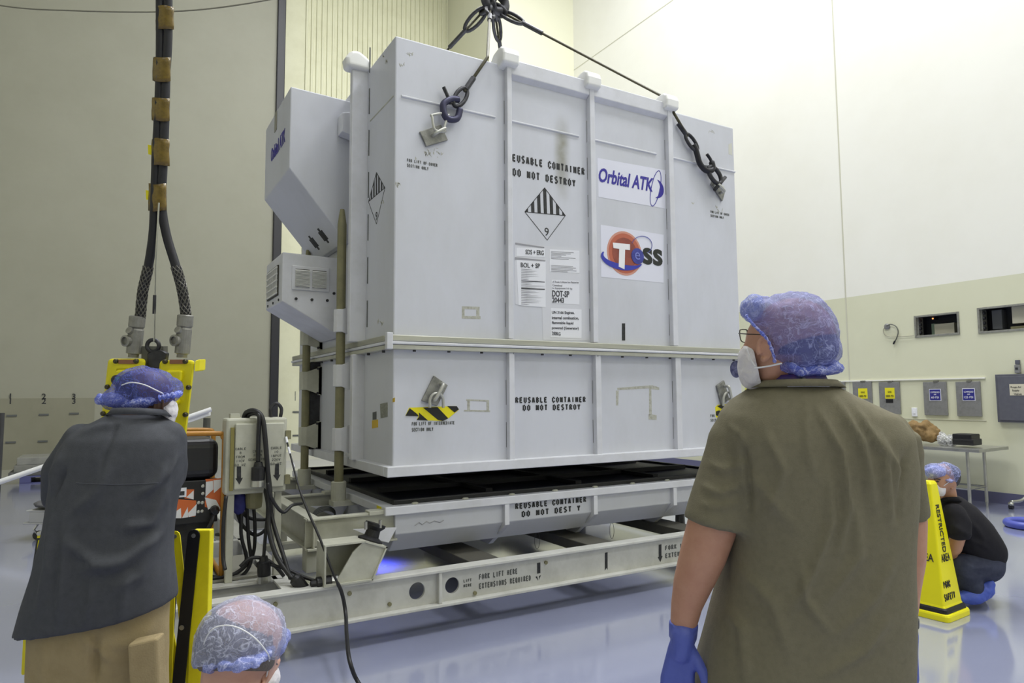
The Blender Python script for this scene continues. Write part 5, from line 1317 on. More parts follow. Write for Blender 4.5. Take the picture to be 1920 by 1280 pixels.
# raised lens frames and buttons
mb = MB(); mb.prism([pp(216, 694, -.02), pp(262, 690, -.02), pp(258, 716, -.02), pp(212, 716, -.02)], _F*.03); mb.build('button_hood', YEL, b1, bevel=.008)
mb = MB(); mb.prism([pp(310, 694, -.02), pp(340, 694, -.02), pp(338, 716, -.02), pp(308, 716, -.02)], _F*.03); mb.build('button_hood', YEL, b2, bevel=.008)
mb = MB(); mb.lathe(pp(220, 712, -.02), -_F, [(.022, -.01), (.022, .012), (.014, .018)], 16); mb.build('button_ring', DSTEEL, b1)
mb = MB(); mb.lathe(pp(222, 711, -.035), -_F, [(.012, -.004), (.012, .004), (.006, .009)], 12); mb.build('green_button', emis('green_button', srgb(40, 150, 120), .4), b1)
mb = MB(); mb.lathe(pp(330, 752, -.01), -_F, [(.016, -.01), (.016, .02), (.01, .026)], 14); mb.build('toggle_boss', YEL, b2)
mb = MB(); mb.prism([pp(366, 675, .0), pp(375, 673, .03), pp(374, 695, .03), pp(364, 697, 0)], _F*.06); mb.build('side_lug', YEL, b2, bevel=.004)
mb = MB(); mb.obox(pp(290, 690, .06), CR*.05, CU*.10, _F*.02); mb.build('centre_bracket', mat('grey_bracket', srgb(92, 92, 84), .5), pen)
mb = MB(); mb.prism([pp(276, 662, .03), pp(300, 655, .03), pp(312, 662, .03), pp(306, 700, .03), pp(276, 700, .03)], _F*.03); mb.build('hanger_lug', DSTEEL, pen, bevel=.004)
mb = MB(); mb.tube([pp(287, 648, .04)+CR*.027*math.cos(t_)+CU*.027*math.sin(t_) for t_ in np.linspace(0, 2*PI, 24, endpoint=False)], .009, 8, closed=True); mb.build('eye_bolt', DSTEEL, pen, smooth=True)
GLD = mat('cast_grey_fitting', srgb(146, 145, 138), .45, .5, dirt=srgb(112, 110, 104), dirt_amt=.6, scale=30)
for bx, tx, bb in (((250, 670), (258, 592), b1), ((341, 670), (348, 590), b2)):
    p0, p1 = pp(*bx, .04), pp(*tx, .04); d = (p1-p0)
    mb = MB(); mb.lathe(p0, d, [(.022, 0), (.022, d.length*.08), (.032, d.length*.1), (.032, d.length*.66), (.028, d.length*.7), (.034, d.length*.74), (.034, d.length*.98), (.027, d.length)], 22); gl = mb.build('seal_fitting', GLD, bb)
    q = p0+d*.40-CR*.018
    mb = MB(); mb.lathe(q-_F*.02, (-_F-CR*.35), [(.026, -.02), (.026, .02), (.018, .022), (.018, .012)], 18); mb.build('fitting_plug', GLD, gl)
    q = p0+d*.62-CR*.008
    mb = MB(); mb.lathe(q-_F*.02, (-_F-CR*.3+CU*.5), [(.017, -.02), (.017, .018), (.011, .02)], 16); mb.build('fitting_plug', GLD, gl)
BND = mat('amber_tape', srgb(118, 96, 34), .25, dirt=srgb(70, 56, 20), dirt_amt=.8, scale=40)
BRAID = mat('wire_mesh_grip', srgb(46, 46, 46), .5)
RDc = 3.09
def rp(x, y, dz=0.): return at(x, y, RDc+dz)
def festoon(name, xs, label):
    t = thing('pendant_cable', rp(*xs[-1]), label, 'cable', 'twin cables to the crane pendant')
    mb = MB(); mb.tube(smooth_path([rp(x, y) for x, y in xs], 8), .0195, 14); mb.build('cable_cord', mat('navy_cable_jacket', srgb(20, 20, 29), .5), t, smooth=True)
    # woven wire grip above the fitting
    p = smooth_path([rp(x, y) for x, y in xs], 8); n0 = int(len(p)*.78); seg = p[n0:]
    mb = MB()
    for k in range(8):
        for sgn in (1, -1):
            path = []
            for i, q in enumerate(seg):
                tdir = (seg[min(i+1, len(seg)-1)]-seg[max(i-1, 0)]).normalized(); _, u_, v_ = frame_of(tdir)
                an = 2*PI*k/8+sgn*i*.42; path.append(q+(u_*math.cos(an)+v_*math.sin(an))*.0212)
            mb.tube(path, .0024, 5)
    mb.build('wire_grip', mat('grip_steel', srgb(96, 94, 88), .45, .5), t)
    return t
festoon('l', [(300, -60), (301, 60), (300, 140), (297, 220), (293, 300), (290, 380), (287, 440), (278, 500), (268, 545), (263, 596)], 'left black cable of the twin bundle above the pendant')
festoon('r', [(314, -60), (315, 60), (311, 140), (309, 220), (306, 300), (303, 380), (312, 440), (330, 500), (342, 545), (349, 592)], 'right black cable of the twin bundle above the pendant')
mb = MB(); mb.tube([rp(298, 380, -.03), rp(291, 500, -.02), rp(289, 640, -.01)], .004, 6); 
o = mb.build('strain_wire', STEEL, None, origin=rp(289, 640)); tag(o, 'thin steel strain wire between the two pendant cables', 'wire')
mb = MB(); mb.cyl(rp(290, 553, -.015), rp(289, 588, -.012), .007, n=8); mb.build('wire_sleeve', DSTEEL, o)
for y, h_, x, nt in ((33, 34, 308, 0), (130, 36, 304, 0), (205, 34, 302, 0), (285, 40, 300, 1), (370, 40, 296, 1)):
    mb = MB()
    mb.loft([[rp(x+17*math.cos(a)*(1+.06*math.sin(3*a+y)), y+dy+1.5*math.sin(2*a+y), .024*math.sin(a)) for a in np.linspace(0, 2*PI, 20, endpoint=False)] for dy in np.linspace(-h_/1.6, h_/1.6, 6)])
    o = mb.build('tape_wrap', BND, None, True, origin=rp(x, y)); crinkle(o.data, .003, 60)
    nm = {33: 'amber tape wrap highest on the twin pendant cables', 130: 'amber tape wrap second from the top of the pendant cables', 205: 'amber tape wrap midway down the pendant cables', 285: 'amber tape wrap with yellow tab, above another tabbed wrap', 370: 'lowest amber tape wrap with yellow tab where the cables split'}[y]
    tag(o, nm, 'tape', 'amber tape wraps on the pendant cables')
    if nt:
        mb = MB(); mb.prism([rp(x-23, y-14, .01), rp(x-14, y-12, .01), rp(x-14, y+6, .01), rp(x-22, y+4, .01)], _F*.002); mb.build('yellow_tab', YELT, o)
# slack wire strung high across the hall on the left
mb = MB(); mb.tube(smooth_path([at(-160, -30, 11), at(0, 10, 11), at(140, 20, 11), at(300, 22, 11), at(420, 13, 11), at(560, -12, 11), at(700, -50, 11)]), .012, 8)
o = mb.build('overhead_wire', mat('grey_overhead_wire', srgb(120, 118, 104), .5), None, True, origin=at(300, 22, 11)); tag(o, 'slack grey wire strung across the hall at upper left', 'wire')
# ================================================================== folding barricade between the left man and the skid
gate = thing('folding_barricade', onZ(360, 1420, 0), 'yellow and black folding barricade beside the man in the charcoal shirt', 'barricade')
GD = 2.95
_fh = Vector((_F.x, _F.y, 0)).normalized()
def gb(x, y, dz=0.):
    d = ray(x, y); return CC+d*((GD+dz)/d.dot(_fh))
zg = 0.02
def post(x0, x1, ytop, dz, name='end_post'):
    a, b = gb(x0, ytop, dz), gb(x1, ytop, dz); w_ = (b-a); w_.z = 0
    base_a = Vector((a.x, a.y, zg)); n = Vector((_F.x, _F.y, 0)).normalized()*.02
    mb = MB(); mb.hexa([base_a-n, base_a+w_-n, base_a+w_+n, base_a+n, a-n, a+w_-n, a+w_+n, a+n])
    return mb.build(name, YEL, gate, bevel=.004)
pst = post(364, 398, 992, 0)
def slat(a, b, w_, m_, dz, name):
    p0, p1 = gb(*a, dz), gb(*b, dz); d = (p1-p0).normalized(); s = d.cross(_F).normalized()*w_/2
    pts = []
    for c, sg in ((p0, -1), (p1, 1)):
        for k in range(7):
            an = -PI/2+PI*k/6; pts.append(c+d*sg*(w_/2*math.cos(an))+s*(math.sin(an))*(1 if sg > 0 else -1))
    mb = MB(); mb.prism(pts, _F*.006); o = mb.build(name, m_, gate)
    for c in (p0,):
        mb = MB(); mb.lathe(c, -_F, [(.009, -.008), (.009, .003), (.004, .004)], 12); mb.build('rivet', STEEL, o)
    return o
slat((363, 1004), (323, 1390), .05, BLKPL, -.03, 'black_slat')
slat((326, 1007), (300, 1400), .05, BLKPL, .02, 'black_slat')
slat((328, 1005), (370, 1400), .042, YEL, -.012, 'yellow_slat')
slat((285, 1010), (352, 1390), .042, YEL, .03, 'yellow_slat')
slat((318, 1120), (308, 1390), .042, YEL, .012, 'yellow_slat')
mb = MB(); q = gb(341, 1176, -.034); mb.lathe(q, -_F, [(.010, 0), (.010, .004)], 12); mb.build('rivet', STEEL, gate)
slat((47, 1186), (43, 1262), .014, YEL, .1, 'yellow_slat'); slat((73, 1000), (71, 1034), .014, YEL, .1, 'yellow_slat')
slat((160, 1150), (200, 1390), .042, YEL, .08, 'yellow_slat'); slat((205, 1150), (170, 1390), .05, BLKPL, .1, 'black_slat')
mb = MB(); mb.tube([gb(45, 1186, .105), gb(72, 1010, .105), gb(330, 1004, .05)], .008, 6); mb.build('top_cord', BLKPL, gate)
# ================================================================== far left: pallet stack, cart, tow pole, dark pole
PW = mat('grey_boards', srgb(120, 120, 112), .6, dirt=srgb(90, 90, 84), dirt_amt=.7, scale=5); PB = mat('blue_plastic_pallet', srgb(74, 76, 118), .5)
q = onZ(36, 908, 0); q2 = onZ(150, 904, 0)
pal = thing('pallet', (q.x+.6, q.y+.5, 0), 'blue pallet on the floor by the left wall', 'pallet')
Pd = 12.55
def lf(x, y, dz=0.): return at(x, y, Pd+dz)
x0_, x1_ = q.x, q.x+1.25; y0_ = q.y
for k in range(3): MB().box(x0_+k*.53, x0_+k*.53+.18, y0_, y0_+1.0, .02, .12).build('pallet_block', PB, pal, bevel=.006)
MB().box(x0_, x1_, y0_, y0_+1.0, .12, .15).build('pallet_deck', PB, pal, bevel=.004); MB().box(x0_, x1_, y0_, y0_+1.0, 0, .02).build('pallet_runner', PB, pal)
def board(z0, z1, dx0, dx1, lb, m_):
    o = MB().box(x0_+dx0, x1_+dx1, y0_+.02, y0_+.98, z0, z1).build('board_bundle', m_, None, bevel=.01, origin=(x0_+.6, y0_+.5, z0)); tag(o, lb, 'board', 'grey board bundles on the blue pallet')
board(.151, .23, -.18, .0, 'dark lowest grey board bundle directly on the blue pallet', mat('dark_boards', srgb(84, 84, 82), .6))
board(.231, .36, -.1, .02, 'middle grey board bundle on the pallet', PW)
board(.361, .50, -.06, .0, 'topmost grey board bundle on the pallet', mat('pale_boards', srgb(132, 132, 124), .6, dirt=srgb(104, 104, 98), dirt_amt=.7, scale=6))
qc = onZ(62, 1008, 0)
cart = thing('equipment_dolly', (qc.x+.3, qc.y+.3, 0), 'low pale dolly on casters left of the charcoal shirt', 'dolly')
DYc = 7.85
def dl_(x, y, dz=0.): return at(x, y, DYc+dz)
zA, zB_, zC = dl_(60, 983).z, dl_(60, 960).z, dl_(60, 955).z
xl_ = dl_(48, 970); xr_ = dl_(150, 970); rt2 = (xr_-xl_); rt2.z = 0; fw2 = Vector((-rt2.y, rt2.x, 0)).normalized()*.5
def slab(z0, z1, i, name, m_, par, e=0.):
    a = Vector((xl_.x, xl_.y, 0))+rt2.normalized()*i-fw2*0
    b = Vector((xr_.x, xr_.y, 0)); w_ = b-a
    mb = MB(); mb.hexa([a+Vector((0, 0, z0)), b+Vector((0, 0, z0)), b+fw2+Vector((0, 0, z0)), a+fw2+Vector((0, 0, z0)), a+Vector((0, 0, z1)), b+Vector((0, 0, z1)), b+fw2+Vector((0, 0, z1)), a+fw2+Vector((0, 0, z1))])
    return mb.build(name, m_, par, bevel=.006, origin=None)
DOL = mat('pale_dolly_metal', srgb(176, 176, 176), .45, .2)
slab(zA, zA+.02, -.03, 'lower_deck', DOL, cart); slab(zA+.02, zB_, .04, 'dolly_box', DOL, cart); slab(zB_, zB_+.02, 0, 'upper_deck', DOL, cart)
for f in (.16, .9):
    for g_ in (.15, .85):
        p = Vector((xl_.x, xl_.y, 0))+rt2*f+fw2*g_; p.z = .05
        mb = MB(); mb.cyl(p-fw2.normalized()*.02, p+fw2.normalized()*.02, .05, n=18); wh = mb.build('caster_wheel', BLACK, cart)
        mb = MB(); mb.tube([p+Vector((0, 0, .0)), p+Vector((-.04, 0, .07)), Vector((p.x, p.y, zA))], .014, 6); mb.build('caster_fork', STEEL, wh)
mb = MB(); pc2 = Vector((xl_.x, xl_.y, zB_+.07))+rt2*.5+fw2*.4; mb.ell(pc2, rt2*.55, fw2*.5, Vector((0, 0, .05)))
me = skin(mb, .02, 2); crinkle(me, .02, 9); a_ = vget(me); a_[:, 2] = np.maximum(a_[:, 2], zB_+.022); vset(me, a_)
o = link_mesh('sand_bag', me, mat('grey_sandbag', srgb(82, 82, 84), .7), None, True, origin=(pc2.x, pc2.y, zB_+.022)); tag(o, 'flat dark grey bag lying on the low dolly', 'bag')
# white tow pole leaning on a dark stub stand, dark pole near the left edge
pA, pB = at(-140, 951, 8.4), at(396, 767, 10.2)
g0_ = onZ(-330, 1010, 0)
tp = thing('tow_pole', onZ(-150, 960, 0), 'long white pole slanting up behind the man in the charcoal shirt', 'pole')
mb = MB(); mb.cyl(at(-300, 1006, 8.0), pB, .035, n=14); mb.build('pole_tube', mat('white_pole', srgb(222, 222, 222), .4), tp)
ps = at(388, 786, 10.2)
mb = MB(); mb.lathe((ps.x, ps.y, 0), (0, 0, 1), [(.2, 0), (.2, .03), (.06, .05), (.05, ps.z+.02)], 14); mb.build('stub_stand', mat('dark_stand', srgb(74, 74, 66), .5), tp)
mb = MB(); mb.obox(at(374, 779, 10.15), (pB-pA).normalized()*.14, CU*.05, _F*.05); mb.build('pole_sleeve', mat('white_pole_sleeve', srgb(232, 232, 232), .4), tp)
mb = MB(); pt_, pb_ = at(4, 774, 12), onZ(-6, 880, 0); pb_ = at(-2, 880, 12); pb_.z = 0; mb.cyl(pb_, pt_, .04, n=12); o = mb.build('floor_pole', mat('dark_grey_pole', srgb(58, 58, 58), .5), None, origin=pb_); tag(o, 'short dark upright pole at the far left edge', 'pole')
# ================================================================== people
SKIN_L = mat('light_skin', srgb(196, 148, 124), .5, dirt=srgb(176, 122, 100), dirt_amt=.5, scale=22, bump=.05, bump_scale=160)
SKIN_D = mat('dark_brown_skin', srgb(92, 66, 54), .45, dirt=srgb(74, 52, 44), dirt_amt=.5, scale=20)
SKIN_P = mat('pale_pink_skin', srgb(212, 166, 146), .5, dirt=srgb(196, 146, 126), dirt_amt=.5, scale=20)
SKIN_M = mat('warm_skin', srgb(190, 142, 112), .5)
HAIR_D = mat('dark_hair', srgb(52, 46, 46), .6, bump=.5, bump_scale=120)
HAIR_B = mat('near_black_hair', srgb(34, 32, 34), .7, bump=.5, bump_scale=140)
HAIR_G = mat('grey_brown_hair', srgb(112, 104, 98), .7, bump=.5, bump_scale=130)
CAPB = veil('blue_hair_cover', srgb(130, 136, 206), .50, .78, 24, pale=srgb(176, 182, 236))
CAPB2 = veil('darker_blue_hair_cover', srgb(88, 98, 186), .40, .70, 24, pale=srgb(120, 130, 204))
CAPP = veil('pale_blue_hair_cover', srgb(176, 182, 216), .40, .74, 22, pale=srgb(214, 218, 244))
CAPF = veil('blue_hair_cover_ruffle', srgb(108, 126, 230), .62, .97, 30)
CAPFP = veil('pale_hair_cover_ruffle', srgb(150, 164, 236), .5, .9, 30)
MASKM = mat('white_face_mask', srgb(232, 228, 232), .65, bump=.5, bump_scale=45)
GLOVE = mat('blue_nitrile_glove', srgb(88, 102, 190), .42, bump=.25, bump_scale=55)
OLIVE_T = mat('olive_jersey', srgb(124, 119, 100), .85, dirt=srgb(110, 105, 88), dirt_amt=.6, scale=60, bump=.18, bump_scale=350, spec=.2)
CHAR_T = mat('charcoal_workshirt', srgb(74, 76, 82), .75, dirt=srgb(62, 64, 70), dirt_amt=.6, scale=40, bump=.15, bump_scale=300, spec=.25)
BLACK_T = mat('black_jersey', srgb(38, 37, 42), .8, dirt=srgb(30, 30, 34), dirt_amt=.6, scale=30, spec=.2)
KHAKI = mat('khaki_cotton', srgb(160, 144, 110), .8, dirt=srgb(140, 124, 92), dirt_amt=.5, scale=18, bump=.2, bump_scale=160, spec=.2)
JEANS = mat('dark_denim', srgb(58, 62, 80), .8, dirt=srgb(84, 88, 106), dirt_amt=.5, scale=14, bump=.2, bump_scale=200, spec=.2)
GREYP_T = mat('grey_trousers', srgb(78, 78, 84), .8); SHOE = mat('dark_shoe', srgb(34, 34, 36), .6)
NYL = mat('white_elastic', srgb(232, 232, 236), .6)

class Fig:
    """places body points from frame coordinates on an upright plane at the figure's own distance"""
    def __init__(s, D): s.D = D; s.px = D/FPX
    def p(s, x, y, dz=0.): return at(x, y, s.D+dz)
    def ell(s, mb, x, y, rx, ry, rz, dz=0., rot=0., n=24, m=16):
        k = s.px; a = CR*math.cos(rot)+CU*math.sin(rot); b = CU*math.cos(rot)-CR*math.sin(rot)
        return mb.ell(s.p(x, y, dz), a*rx*k, _F*rz, b*ry*k, n, m)
    def chain(s, mb, pts, n=18):
        return mb.chain([(s.p(x, y, dz), r*s.px) for x, y, dz, r in pts], n)
    def cone(s, mb, a, b, n=20):
        """open-ended look: flat-ended tapered sleeve"""
        return mb.cyl(s.p(*a[:3]), s.p(*b[:3]), a[3]*s.px, b[3]*s.px, n)
    def torso(s, mb, rows, e=2.4, n=40):
        """rows: (y, x_left, x_right, half depth in metres, centre offset away[, side tilt])"""
        rings = []
        for y, xl, xr, hd, dc, *tl in rows:
            tl = tl[0] if tl else 0.
            cx, hw = (xl+xr)/2, (xr-xl)/2; R_ = []
            for k in range(n):
                t = 2*PI*k/n; c, q = math.cos(t), math.sin(t)
                R_.append(s.p(cx+hw*math.copysign(abs(c)**(2/e), c), y+tl*c, dc)+_F*(hd*math.copysign(abs(q)**(2/e), q)))
            rings.append(R_)
        return mb.loft(rings)
    def tube(s, pts, r, name, m, par, k=5, n=8):
        mb = MB(); mb.tube(smooth_path([s.p(*q) for q in pts], k), r, n); return mb.build(name, m, par, smooth=True)
def finger(mb, root, dirs, lens, r0, r1):
    """one digit: bent chain of three bones"""
    p = Vector(root); L = len(lens); ch = [(p.copy(), r0)]
    for i, (d, l) in enumerate(zip(dirs, lens)):
        p = p+Vector(d).normalized()*l; ch.append((p.copy(), r0+(r1-r0)*(i+1)/L))
    mb.chain(ch, 10)
def hand(mb, wrist, down, side, palm_n, k=1., curl=.25, thumb_out=.6):
    """wrist point, direction of fingers, direction from little finger to thumb, palm normal"""
    dn, sd, pn = Vector(down).normalized(), Vector(side).normalized(), Vector(palm_n).normalized()
    w_ = Vector(wrist)
    mb.chain([(w_-dn*.02*k, .027*k), (w_+dn*.02*k, .027*k)], 14)
    for s_ in (-1.1, -.4, .3, 1.0):
        mb.capsule(w_+dn*.01*k+sd*s_*.014*k, w_+dn*.088*k+sd*s_*.026*k, .015*k, .0125*k, 12)
    for i, (s_, L) in enumerate(((-1.1, .062), (-.38, .078), (.34, .084), (1.03, .076))):
        root = w_+dn*.085*k+sd*s_*.027*k
        c0, c1, c2 = curl*.5, curl*1.3, curl*2.1
        dirs = [dn*math.cos(c)+pn*math.sin(c)+sd*s_*.05 for c in (c0, c1, c2)]
        finger(mb, root, dirs, [L*.45*k, L*.32*k, L*.26*k], .0105*k, .0085*k)
    root = w_+dn*.022*k+sd*.026*k
    finger(mb, root, [sd*thumb_out+dn*.8+pn*.35, sd*thumb_out*.55+dn*.95+pn*.3, sd*.15+dn+pn*.25], [.045*k, .034*k, .028*k], .0135*k, .0095*k)
    mb.capsule(w_+dn*.015*k+sd*.018*k, root+(sd*thumb_out+dn*.8).normalized()*.03*k, .016*k, .014*k, 12)
def ruffle(pts, r, seed, amp=.35):
    """gathered elastic hem: a crumpled tube along the rim"""
    random.seed(seed); P = smooth_path(pts, 7)
    mb = MB(); mb.tube(P, [r*(1+amp*math.sin(i*1.7+seed)+random.uniform(-.2, .2)) for i in range(len(P))], 9); return mb

# ------------------------------------------------------------------ man in the olive T-shirt (right foreground)
f = Fig(1.70)
ground = f.p(1510, 640); gx = Vector((ground.x, ground.y, 0))
R1 = thing('person', gx, 'person in an olive T-shirt and blue hair cover standing with back to the viewer', 'person')
mb = MB()
f.ell(mb, 1489, 628, 76, 70, .075, -.005)                       # skull, side on
f.ell(mb, 1437, 640, 37, 50, .062, .005)                        # brow and face front
f.ell(mb, 1441, 688, 33, 36, .055, .005)                        # jaw
f.ell(mb, 1416, 655, 17, 40, .045, .01); f.ell(mb, 1394, 660, 8, 13, .014, .015)   # cheek plane, nose under the mask
f.chain(mb, [(1487, 672, 0, 47), (1490, 712, .01, 49), (1500, 745, .0, 58)])
f.chain(mb, [(1390, 806, 0, 34), (1500, 775, 0, 50), (1650, 812, 0, 34)])
f.torso(mb, [(785, 1410, 1630, .08, 0), (900, 1390, 1665, .115, .01), (1040, 1385, 1665, .135, .02), (1180, 1365, 1662, .14, .02), (1330, 1340, 1660, .14, .01), (1400, 1350, 1650, .13, .0)])
f.chain(mb, [(1384, 815, 0, 32), (1358, 900, 0, 40), (1337, 980, -.01, 46), (1318, 1040, 0, 43), (1300, 1090, .01, 37), (1288, 1130, .015, 30), (1280, 1180, .02, 24)])
f.chain(mb, [(1676, 818, .02, 28), (1698, 900, .04, 30), (1701, 975, .05, 35), (1700, 1045, .05, 34), (1696, 1100, .05, 29), (1697, 1150, .05, 23), (1698, 1180, .05, 21)])
for sx_, xx in ((-1, 1430), (1, 1585)):
    f.chain(mb, [(xx, 1390, 0, 78), (xx+sx_*6, 1600, .02, 56), (xx+sx_*8, 1800, .0, 36)])
me = skin(mb, .009, 5)
R1b = link_mesh('body', me, SKIN_L, R1, True)
# ear with rim and lobe
def ear(f, par, x, y, rx, ry, dz, rot, m, depth=.018):
    mb = MB(); k = f.px
    pts = [f.p(x+math.cos(t)*rx*math.cos(rot)-math.sin(t)*ry*math.sin(rot), y-math.sin(t)*ry*math.cos(rot)-math.cos(t)*rx*math.sin(rot), dz) for t in np.linspace(-.6*PI, 1.15*PI, 16)]
    mb.tube(pts, [rx*.32*k]*14+[rx*.42*k]*2, 8)
    f.ell(mb, x, y+ry*.05, rx*.85, ry*.85, depth*.55, dz+depth*.35, rot, 14, 10)
    f.ell(mb, x-rx*.1, y+ry*.95, rx*.5, ry*.28, depth*.6, dz+.002, rot, 10, 8)
    me = skin(mb, .0022, 2); return link_mesh('ear', me, m, par, True)
ear(f, R1, 1433, 654, 11, 20, -.066, .12, SKIN_L)
# hair under the cover
mb = MB(); f.ell(mb, 1496, 648, 74, 56, .079, -.004)
me = skin(mb, .009, 2); cut(me, lambda p: (lambda q: q[0] > 1440 and 596+max(0, q[0]-1500)*.35+14*noise.noise(p*45) < q[1] < (688 if q[0] > 1505 else 664))(pj(p)))
link_mesh('hair', me, HAIR_D, R1, True)
# hair cover: puffed bag with wrinkles, rim from brow to nape
mb = MB()
f.ell(mb, 1490, 622, 79, 75, .093, -.005); f.ell(mb, 1424, 588, 28, 32, .075, .0); f.ell(mb, 1512, 656, 58, 44, .092, -.005); f.ell(mb, 1488, 672, 36, 28, .086, -.004)
me = skin(mb, .008, 3)
cut(me, lambda p: (lambda x, y: not ((x < 1448 and y > 594+(x-1395)*.95) or (y > 697)))(*pj(p)[:2]))
crinkle(me, .006, 20); crinkle(me, .0035, 48)
folds(me, [([(1420, 600), (1480, 588), (1540, 600)], 3, .004), ([(1430, 622), (1490, 604)], 3, .004), ([(1450, 640), (1500, 655), (1560, 640)], 3, .004), ([(1460, 690), (1480, 650), (1500, 620)], 3, .003), ([(1500, 690), (1510, 650)], 3, .003), ([(1530, 690), (1550, 655)], 3, .003)])
link_mesh('hair_cover', me, CAPB, R1, True)
mb = ruffle([f.p(1399, 592, -.03), f.p(1412, 608, -.06), f.p(1428, 624, -.08), f.p(1441, 640, -.083), f.p(1449, 662, -.083), f.p(1453, 680, -.08)], .0035, 2, .2); mb.build('cover_hem', CAPF, R1, smooth=True)
mb = MB(); f.ell(mb, 1512, 693, 54, 13, .075, -.02, .04); f.ell(mb, 1552, 688, 22, 12, .05, -.03, -.25); f.ell(mb, 1476, 688, 20, 12, .06, -.035, -.1)
me = skin(mb, .006, 2); crinkle(me, .008, 26); crinkle(me, .004, 60); link_mesh('cover_hem', me, CAPF, R1, True)
mb = MB(); f.ell(mb, 1411, 577, 17, 26, .055, 0, -.2); me = skin(mb, .005, 2); crinkle(me, .005, 40); link_mesh('cover_hem', me, veil('blue_cover_front', srgb(124, 146, 236), .4, .8, 34), R1, True)
# pouch mask and tie
mb = MB(); f.ell(mb, 1409, 686, 23, 44, .056, .012, -.12); f.ell(mb, 1395, 668, 10, 22, .03, .015, -.15); f.ell(mb, 1421, 720, 13, 18, .045, .012, -.3)
me = skin(mb, .005, 3); cut(me, lambda p: (lambda x, y: x < 1413+max(0, (y-655)*.22) if y > 655 else x < 1407)(*pj(p)[:2])); crinkle(me, .004, 34)
folds(me, [([(1388, 660), (1405, 672), (1416, 684)], 2.2, .003), ([(1386, 690), (1402, 700), (1418, 700)], 2.2, .003), ([(1392, 712), (1410, 718), (1424, 714)], 2.2, .003)])
link_mesh('face_mask', me, MASKM, R1, True)
f.tube([(1414, 690, -.058), (1430, 688, -.066), (1447, 685, -.070), (1466, 681, -.078)], .0021, 'mask_tie', NYL, R1)
f.tube([(1400, 652, -.03), (1407, 672, -.05), (1416, 688, -.058)], .0022, 'mask_tie', NYL, R1)
# wire spectacles
WIREG = mat('thin_metal_rim', srgb(60, 50, 42), .35, .8)
gl = [(1387, 619), (1391, 617.5), (1399, 618), (1401, 622), (1400, 640), (1393, 641), (1389, 637), (1387, 627)]
f.tube([(x, y, .02) for x, y in gl]+[(1387, 619, .02)], .0013, 'spectacles', WIREG, R1, 3, 6)
f.tube([(1385, 625, .02), (1401, 626, -.045), (1425, 627, -.07), (1440, 630, -.072)], .0014, 'spectacles', WIREG, R1, 4, 6)
# lanyard and undershirt
LAN = mat('violet_lanyard', srgb(56, 48, 128), .5, dirt=srgb(110, 60, 110), dirt_amt=.6, scale=30)
def collar(rows, name, m, th, nseg=40, e=2.1):
    mb = MB(); R_ = []
    for off in (0, th):
        for y, xl, xr, hd, dc in (rows if off == 0 else list(reversed(rows))):
            cx, hw = (xl+xr)/2, (xr-xl)/2+off/f.px; R_.append([f.p(cx+hw*math.cos(2*PI*k/nseg), y+(8*math.sin(2*PI*k/nseg)), 0)+_F*(dc+(hd+off)*math.sin(2*PI*k/nseg)) for k in range(nseg)])
    vr = [[mb.bm.verts.new(p) for p in r] for r in R_]
    for a, b in zip(vr, vr[1:]+vr[:1]):
        for k in range(nseg): mb._f([a[k], a[(k+1) % nseg], b[(k+1) % nseg], b[k]])
    return mb
collar([(706, 1444, 1540, .067, .0), (719, 1436, 1546, .075, .0)], 'lanyard', LAN, .004).build('lanyard', LAN, R1, smooth=True)
f.tube([(1505, 708, -.083), (1506, 719, -.086)], .007, 'lanyard_clip', BLKPL, R1, 2, 8)
collar([(717, 1430, 1550, .079, .0), (728, 1424, 1558, .085, .0)], 'undershirt', PAPER, .004).build('undershirt_collar', PAPER, R1, smooth=True)
# T-shirt
mb = MB()
f.torso(mb, [(719, 1424, 1556, .084, 0), (733, 1406, 1582, .094, 0), (752, 1376, 1622, .112, 0), (776, 1355, 1670, .13, 0), (812, 1345, 1698, .145, .0), (870, 1348, 1704, .158, .005), (940, 1356, 1700, .17, .01), (1000, 1366, 1694, .178, .015), (1060, 1360, 1692, .185, .02), (1120, 1348, 1692, .188, .02), (1180, 1332, 1692, .19, .02), (1240, 1314, 1691, .192, .015), (1320, 1296, 1690, .195, .01), (1345, 1296, 1690, .195, .01)], 2.5)
f.chain(mb, [(1384, 796, 0, 38), (1372, 830, 0, 45)])
f.cone(mb, (1376, 812, 0, 42), (1343, 984, -.01, 61), 28)
f.chain(mb, [(1668, 806, .01, 34), (1690, 850, .03, 40)])
f.cone(mb, (1684, 815, .02, 38), (1699, 968, .05, 42), 28)
me = skin(mb, .0085, 6)
